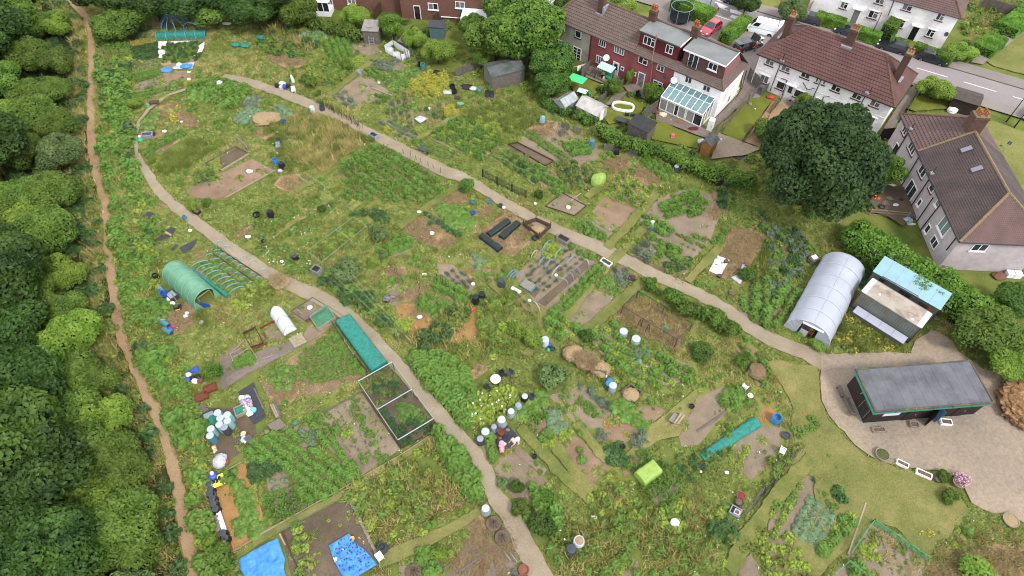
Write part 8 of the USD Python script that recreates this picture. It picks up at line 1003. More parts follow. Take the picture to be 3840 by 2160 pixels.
for k in range(6):a=k*1.047;MB().tube([(1.62*cos(a),1.62*sin(a),0),(1.62*cos(a),1.62*sin(a),2.45)],.04,5).b("pole",am,t)
t=thing("fridge","tall white fridge standing outside the conservatory corner","fridge",A(2,0,1488,985),-.6);MB().box(-.32,-.32,0,.32,.32,1.75).b("body",ab,t);MB().box(-.31,-.36,.62,.31,-.325,1.73).b("door",ab,t);MB().box(-.31,-.36,.04,.31,-.325,.6).b("freezer_door",ab,t);MB().box(.24,-.39,.8,.27,-.36,1.2).b("handle",an,t)
t=thing("toy_car","pink toy car on the conservatory lawn","toy car",A(2,0,1210,1040),1.4);pk=M("pink_plastic",C(236,90,140,.78),rough=.4);MB().box(-.35,-.2,.1,.35,.2,.32).b("body",pk,t);MB().box(-.25,-.17,.32,.05,.17,.6).b("cab",pk,t);[MB().lathe([(.1,-.03),(.1,.03)],(x,y,.1),10,(0,1,0)).b("wheel",ab,t)for x in(-.24,.24)for y in(-.22,.22)]
for q,lab in(((1832,832),"white football on the long lawn"),((1575,1060),"pale ball on the paved corner")):bG("football",MB().tm((lambda m:(m.apply_translation(A(2,0,*q)+[0,0,.14]),m)[1])(trimesh.creation.icosphere(2,.14))),ab,lab,"ball",smooth=True)
av("water_bag",c(2,0,230,895),"pale teal sack hanging on a post at the hedge","sack",(.7,.6,1.2),dq,3,.3);bG("hanging_rail",MB().bar(A(2,0,205,905)+[0,0,1.7],A(2,0,255,920)+[0,0,1.7],.06).bar(A(2,0,205,905),A(2,0,205,905)+[0,0,1.75],.07),ad,"wooden rail holding the pale teal sack","rail")
t=thing("washing_line","washing line with white and pink towels in the first garden","washing line");a,b=A(2,0,455,590)+[0,0,1.7],A(2,0,560,560)+[0,0,1.7];MB().bar(a,b,.02).b("line",ab,t);[MB().bar(q,q*[1,1,0],.07).b("pole",ad,t)for q in(a,b)];[MB().obox(a+(b-a)*k,(b-a)*.28,V(0,.02,0),V(0,0,-.75)).b("towel",m_,t)for k,m_ in((.3,ab),(.62,M("pink_towel",C(226,190,200,.8))))]
t=thing("swing_frame","pale green child's swing frame at the top boundary","swing frame",A(1,0,415,105),-.1)
for x in(-1.2,1.2):MB().tube([(x,-.7,0),(x,0,1.9),(x,.7,0)],.035).b("leg",aD,t)
MB().tube([(-1.2,0,1.9),(1.2,0,1.9)],.035).b("top_bar",aD,t)
def du(label,F,h,arm=.8,dirv=(-1,.3)):
 q=ground(F);t=thing("street_lamp",label,"street lamp",q,0);MB().tube([(0,0,0),(0,0,h*.2)],[.09,.09]).tube([(0,0,h*.2),(0,0,h)],[.06,.045]).b("post",bv,t);MB().tube([(0,0,h),(dirv[0]*arm*.5,dirv[1]*arm*.5,h+.15),(dirv[0]*arm,dirv[1]*arm,h+.12)],.035).b("arm",bv,t);MB().box(dirv[0]*arm-.25,dirv[1]*arm-.1,h+.05,dirv[0]*arm+.1,dirv[1]*arm+.1,h+.17).b("lamp_head",M("lamp_head",C(200,170,110)),t)
du("black street lamp by the tall hedge block across the street",c(3,0,752,318),4.2,.3,(.3,1));du("left of two dark posts at the right edge of the street",c(3,0,1797,920),5.5,.5,(.6,1));du("right of two dark posts at the right edge of the street",c(3,0,1857,962),5.5,.5,(.6,1));du("black post between the parked car and zebra at the top",c(2,0,1482,90),4.5,.4,(.3,1));du("black post at the top edge left of the zebra",c(2,0,1283,12),4.,.4,(.3,1))
t=thing("road_sign","small blue-backed sign on a pale post on the right-hand verge","sign",A(3,0,1748,1175),-.7);MB().tube([(0,0,0),(0,0,2.1)],.035).b("post",an,t);MB().box(-.2,-.02,1.75,.2,.02,2.2).b("sign_back",M("grey_blue_sign",C(110,120,150)),t)
eC=M("tyre",C(34,34,36),rough=.8);eF=M("alloy",C(176,176,180),rough=.35,metal=.6);bB=M("car_glass",C(40,44,50),rough=.06,spec=.8);dn=M("red_lens",C(200,40,44),rough=.2);cM=M("clear_lens",C(226,230,236,.85),rough=.12)
def d0(name,col):return M(name,col,col,1.,.28,spec=.6,coat=.6)
def b2(p,body,L=4.,W=1.72,H=1.48,kind="hatch",bonnet=False):
 y=W/2;r=.31;xf,xr=L/2-.82,-L/2+.72;van=kind=="van"
 bV=[(-L/2,.3),(-L/2+.02,.62),(-L/2+.1,.92),(xr-.2,.97),(L/2-1.25,.95),(L/2-.35,.78),(L/2-.04,.62),(L/2,.32)]if not van else[(-L/2,.35),(-L/2,1.),(xr,1.12),(L/2-1.35,1.12),(L/2-.35,.98),(L/2-.04,.75),(L/2,.35)]
 dV=lambda cx:[(cx+.38*cos(a),.28+.38*sin(a))for a in np.linspace(0,pi,9)]
 pts=bV+[(xf+.38,.28)]+dV(xf)[1:-1]+[(xf-.38,.28),(xr+.38,.28)]+dV(xr)[1:-1]+[(xr-.38,.28)]
 g_=sg.Polygon(pts).buffer(0);m=trimesh.creation.extrude_polygon(g_,W,engine="earcut");v=np.array(m.vertices);X,Z,Y=v[:,0],v[:,1],v[:,2]-y;tap=1-.05*np.clip((Z-.5)/.5,0,1)-.07*np.clip((np.abs(X)-L/2+.5)/.5,0,1);MB().add(np.stack([X,Y*tap,Z],1),m.faces[:,::-1]).b("body",body,p,25)
 b0,b1=(-L/2+.12,L/2-1.2)if not van else(-L/2+.04,L/2-1.2);t0,t1=(-L/2+.55,L/2-2.)if not van else(-L/2+.1,L/2-1.85);zb,zt=(.95,H)if not van else(1.1,H);yb,yt=y*.94,y*.76 if not van else y*.86
 bot=[(b0,-yb,zb),(b1,-yb,zb),(b1,yb,zb),(b0,yb,zb)];top=[(t0,-yt,zt-.05),(t1,-yt,zt-.05),(t1,yt,zt-.05),(t0,yt,zt-.05)];MB().hexa(bot+top).b("cabin",body if van else bB,p);MB().hexa(top+[(t0+.12,-yt*.88,zt),(t1-.1,-yt*.88,zt),(t1-.1,yt*.88,zt),(t0+.12,yt*.88,zt)]).b("roof",body,p,30);B,T=[V(*q)for q in bot],[V(*q)for q in top]
 def cf(i,j,u0,u1,v0,v1,nm,mat,out=.008):
  a,b,c_,d=B[i],B[j],T[j],T[i];n_=np.cross(b-a,d-a);n_/=norm(n_);f=lambda u,w_:(a+(b-a)*u)*(1-w_)+(d+(c_-d)*u)*w_+n_*out;q=[f(u0,v0),f(u1,v0),f(u1,v1),f(u0,v1)];MB().hexa([k-n_*.006 for k in q]+q).b(nm,mat,p)
 if not van:
  for i,j in((0,1),(2,3)):
   for u0,u1 in((0,.05),(.2,.235),(.55,.585),(.95,1.))if i==0 else((0,.05),(.415,.45),(.765,.8),(.95,1.)):cf(i,j,u0,u1,.0,1,"pillar",body)
  cf(1,2,0,.06,0,1,"pillar",body);cf(1,2,.94,1,0,1,"pillar",body);cf(3,0,0,.1,0,1,"pillar",body);cf(3,0,.9,1,0,1,"pillar",body)
 else:
  cf(1,2,.06,.94,.08,.92,"windscreen",bB);cf(0,1,.72,.96,.2,.85,"side_window",bB);cf(0,1,.44,.68,.2,.85,"side_window",bB);cf(2,3,.04,.28,.2,.85,"side_window",bB)
 for x in(xf,xr):
  for s in(-1,1):w_=MB().lathe([(.2,-.1),(.3,-.1),(r,-.06),(r,.06),(.3,.1),(.2,.1)],(x,s*(y-.1),r),16,(0,1,0)).b("wheel",eC,p,40);MB().lathe([(.2,-.015),(.18,.02),(.06,.0),(.001,.02)],(x,s*(y-.005),r),12,(0,s,0),False).b("rim",eF,w_)
 for s in(-1,1):MB().box(L/2-.2,s*y*.6-.14,.58,L/2-.02,s*y*.6+.14,.74).b("headlight",cM,p);MB().box(-L/2-.01,s*y*.74-.1,.62 if not van else .7,-L/2+.12,s*y*.74+.1,.92 if not van else 1.3).b("tail_light",dn,p);MB().box(b1-.35,s*(y+.02)-.06,zb,b1-.15,s*(y+.02)+.06,zb+.12).b("mirror",body,p)
 MB().box(-L/2-.02,-.26,.45,-L/2,.26,.56).b("number_plate",M("plate_yellow",C(220,196,90)),p);MB().box(L/2,-.26,.38,L/2+.015,.26,.48).b("number_plate",ab,p)
 if bonnet:MB().obox((L/2-1.2,-y*.85,.97),(.35,0,.85),(0,y*1.7,0),(.03,0,-.01)).b("raised_bonnet",body,p);MB().obox((-L/2+.5,-y*.75,H-.02),(-.85,0,.12),(0,y*1.5,0),(0,0,.04)).b("raised_tailgate",bB,p)
 if kind=="van":
  for s in(-1,1):MB().obox((-L/2-.01,s*y*.9,.5),(-.55,s*.5,0),(.03,s*.03,0),(0,0,H-.6)).b("rear_door",body,p)
  q=MB().tm((lambda m:(m.apply_transform(trimesh.transformations.rotation_matrix(pi/2,[1,0,0])),m.apply_translation([-.3,-y*.985,.95]),m)[2])(meshkit.text_mesh("- - - - - -",.09,.006)));q.b("side_lettering",af,p)
for nm,col,kw in(("car_black",C(26,28,34),{}),("car_navy",C(40,46,62),dict(L=4.2)),("car_red",C(170,40,62,.7),dict(L=3.8)),("car_silver",C(190,200,206,.75),{}),("car_teal",C(60,76,84),dict(L=4.2)),("car_open",C(24,26,32),dict(L=4.1,bonnet=True))):cT(nm,lambda p,col=col,kw=kw,nm=nm:b2(p,d0(nm+"_paint",col),**kw))
cT("van_white",lambda p:b2(p,d0("van_paint",C(230,234,238,.85)),4.9,1.9,1.95,"van"));ra=atan2(rd[1],rd[0]);GC="cars parked along the street"
for kd,F,rz,nm,lab in(("car_black",c(3,0,1225,465),ra,"parked_car","rightmost black car across the street, facing right"),("car_black",c(3,0,925,380),ra+pi,"parked_car","black car across the street before the brownish hedge, facing left"),("car_navy",c(3,0,605,268),ra+pi,"parked_car","dark car half hidden behind the white block's middle chimney"),("car_navy",c(3,0,285,165),ra+pi,"parked_car","dark car beside the first square hedge across the street"),("car_black",c(2,0,1695,38),ra+pi,"parked_car","black car at the top edge across the street"),("car_teal",c(2,0,1440,85),ra+pi,"parked_car","grey-green car behind the trampoline hedge"),("car_silver",(2600,292),ra+1.2,"parked_car","silver car at the right edge of the street"),("car_red",c(2,0,1492,240),ra-1.55-.25,"red_car","dark red hatchback on the forecourt behind the white terraced house"),("car_open",c(2,0,1775,365),ra+1.,"black_car","black car with raised bonnet and tailgate between the houses"),("van_white",c(2,0,1855,240),ra+pi+.1,"white_van","white van with open rear doors on the forecourt")):copy(kd,nm,lab,"van" if "van" in kd else "car",ground(F),rz,GC if nm=="parked_car" else None)
eE=M("skin",C(206,160,136,.75));eH=M("blue_jeans",C(80,110,160,.7));
def dB(parts,refine=.05):
 out=None
 for(a,ra_,b,rb_)in parts:
  sp=lambda q,r_:manifold3d.Manifold.sphere(r_,12).translate(tuple(map(float,q)))
  h_=manifold3d.Manifold.batch_hull([sp(a,ra_),sp(b,rb_)]);out=h_ if out is None else out+h_
 m=out.refine_to_length(refine).to_mesh();tm_=trimesh.Trimesh(m.vert_properties[:,:3],m.tri_verts);return trimesh.smoothing.filter_taubin(tm_,iterations=6)
def person(label,F,rz,pose,shirt,trousers,hair,hat=None,sc=1.,dD=False,skirt=False,q=None):
 """pose: stand, bend, sit (on a seat at 0.45 m), kneel."""
 t=thing("person",label,"person",ground(F)if q is None else q,rz,None,sc);s={}
 if pose=="sit":hip,bu,cI,cJ,cG=.5,V(.02,0,1.),lambda k:V(.44,k*.14,.5),lambda k:V(.42,k*.13,.05),.0
 elif pose=="kneel":hip,bu,cI,cJ,cG=.42,V(.28,0,.82),lambda k:V(.38,k*.15,.1),lambda k:V(-.05,k*.13,.06),.2
 elif pose=="bend":hip,bu,cI,cJ,cG=.9,V(.42,0,1.15),lambda k:V(.06,k*.12,.5),lambda k:V(0,k*.13,.06),.3
 else:hip,bu,cI,cJ,cG=.92,V(.04,0,1.42),lambda k:V(.03,k*.11,.5),lambda k:V(0,k*.12,.06),0
 H_=V(0,0,hip);bW=bu+(V(.05,0,.2)if pose in("stand","sit")else V(.16,0,.12));sh=lambda k:bu+V(-.02,k*.19,-.05);el=lambda k:sh(k)+(V(.06,k*.06,-.29)if pose in("stand",)else V(.14,k*.05,-.24));ha=lambda k:el(k)+(V(.16,-k*.02,-.2)if pose in("stand","sit")else V(.16,-k*.03,-.2))
 P_=[(H_,.15,bu-V(0,0,.2),.155),(bu-V(0,0,.12),.13,bu,.07),(bu,.055,bW,.06),(bW,.098,bW+V(.01,0,.06),.095),(bW+V(.08,0,.0),.02,bW+V(.1,0,.0),.018)]
 for k in(-1,1):
  P_+=[(H_+V(0,k*.09,-.03),.1,cI(k),.07),(cI(k),.066,cJ(k),.042),(cJ(k),.045,cJ(k)+V(.17,0,-.02),.035),(bu+V(-.01,k*.1,-.07),.08,sh(k),.065),(sh(k),.056,el(k),.043),(el(k),.041,ha(k),.03),(ha(k),.03,ha(k)+V(.06,0,-.06),.024)]
  for n_ in range(4):d_=V(.05+.008*(n_ in(1,2)),(n_-1.5)*.014,-.055);P_.append((ha(k)+V(.06,(n_-1.5)*.018,-.06),.011,ha(k)+V(.06,(n_-1.5)*.018,-.06)+d_,.009))
  P_.append((ha(k)+V(.01,-k*.03,-.02),.012,ha(k)+V(.06,-k*.055,-.05),.01))
 MB().tm(dB(P_)).b("body",eE,t,True)
 if not dD:
  Q=[(H_+V(0,0,.06),.165,bu-V(0,0,.2),.17),(bu-V(0,0,.14),.145,bu-V(0,0,.05),.09)]
  for k in(-1,1):Q+=[(bu+V(-.01,k*.1,-.07),.09,sh(k),.076),(sh(k),.07,el(k)if not skirt else sh(k)+(el(k)-sh(k))*.6,.056)]
  MB().tm(dB(Q)).b("shirt",shirt,t,True)
 Q=[(H_+V(0,0,.02),.165,H_+V(0,0,-.04),.165)]
 for k in(-1,1):Q+=[(H_+V(0,k*.09,-.03),.112,cI(k),.084)]+([]if skirt or dD else[(cI(k),.08,cJ(k)+V(0,0,.06),.06)])
 MB().tm(dB(Q)).b("trousers",trousers,t,True);ic=trimesh.creation.icosphere(2,.108);v=np.array(ic.vertices);v=v[:,:]*[1.,.95,1.05]+bW+V(-.018,0,.055);f=ic.faces[(v[ic.faces].mean(1)[:,0]<bW[0]+.055)|(v[ic.faces].mean(1)[:,2]>bW[2]+.1)];MB().add(v,f).b("hair",hair,t,True)
 if hat:MB().lathe([(.22,0),(.2,.015),(.115,.02),(.1,.1),(.001,.12)],bW+V(0,0,.09),14,(.15,0,1),False).b("hat",hat,t,40)
 for k in(-1,1):MB().tm((lambda m:(m.apply_translation(bW+V(.09,k*.035,.035)),m)[1])(trimesh.creation.icosphere(1,.013))).b("eye",aa,t)
 return t
bR=M("dark_hair",C(60,48,42));dv=M("grey_hair",C(190,186,180,.75));c5=M("straw_hat",C(210,184,140,.75));dP=M("green_shirt",C(84,156,110,.7));dh=M("pink_cloth",C(232,160,176,.78),C(214,140,158,.78),5.);cP=M("pale_pink_cloth",C(226,210,214,.8),C(206,170,180,.78),8.);bs=M("white_cloth",C(226,228,232,.82));d7=M("pale_blue_cloth",C(150,200,226,.78))
person("man in green shirt and pale cap standing among the beans",c(2,1,1046,305),2.4,"stand",dP,eH,dv,M("pale_cap",C(206,206,196,.78)));person("person in pink kneeling at the dark groundsheet's lower edge",c(1,2,1856,515),1.6,"kneel",dh,dh,bR,dh);person("person in pale pink crouching right of the dark groundsheet",c(2,2,45,445),-2.6,"bend",cP,cP,M("fair_hair",C(214,190,150,.78)));person("person in straw hat and pale blue top crouching by the water barrels",((720+645*.3037)/S,(1340+1050*.3037)/S),1.2,"kneel",d7,bs,bR,c5)
person("bare-chested adult sitting on the swing seat",c(2,0,688,590),-2.3,"sit",bs,M("dark_shorts",C(60,60,70)),bR,None,1.,True);person("small child in white standing before the swing seat",c(2,0,690,612),-2.,"stand",bs,bs,bR,None,.5,False,True);person("man in red top beside the black car with raised bonnet",c(2,0,1828,400),2.4,"stand",M("red_top",C(176,50,60,.7)),M("grey_trousers",C(120,120,126)),dv);person("person in white leaning under the raised bonnet",c(2,0,1880,335),2.9,"bend",bs,M("grey_trousers",C(120,120,126)),bR)
from shapely.ops import unary_union
def ang(i,j,p,q):a,b=A(i,j,*p),A(i,j,*q);return atan2(b[1]-a[1],b[0]-a[0])
PL=ang(1,2,(690,120),(980,580));PX=PL+pi/2
P2=ang(2,1,(690,590),(330,940));P3=ang(0,1,(1640,500),(1890,680));P4=ang(0,0,(960,500),(1180,450));P5=ang(2,2,(340,100),(550,360));P6=ang(1,0,(1340,1040),(1700,1210))
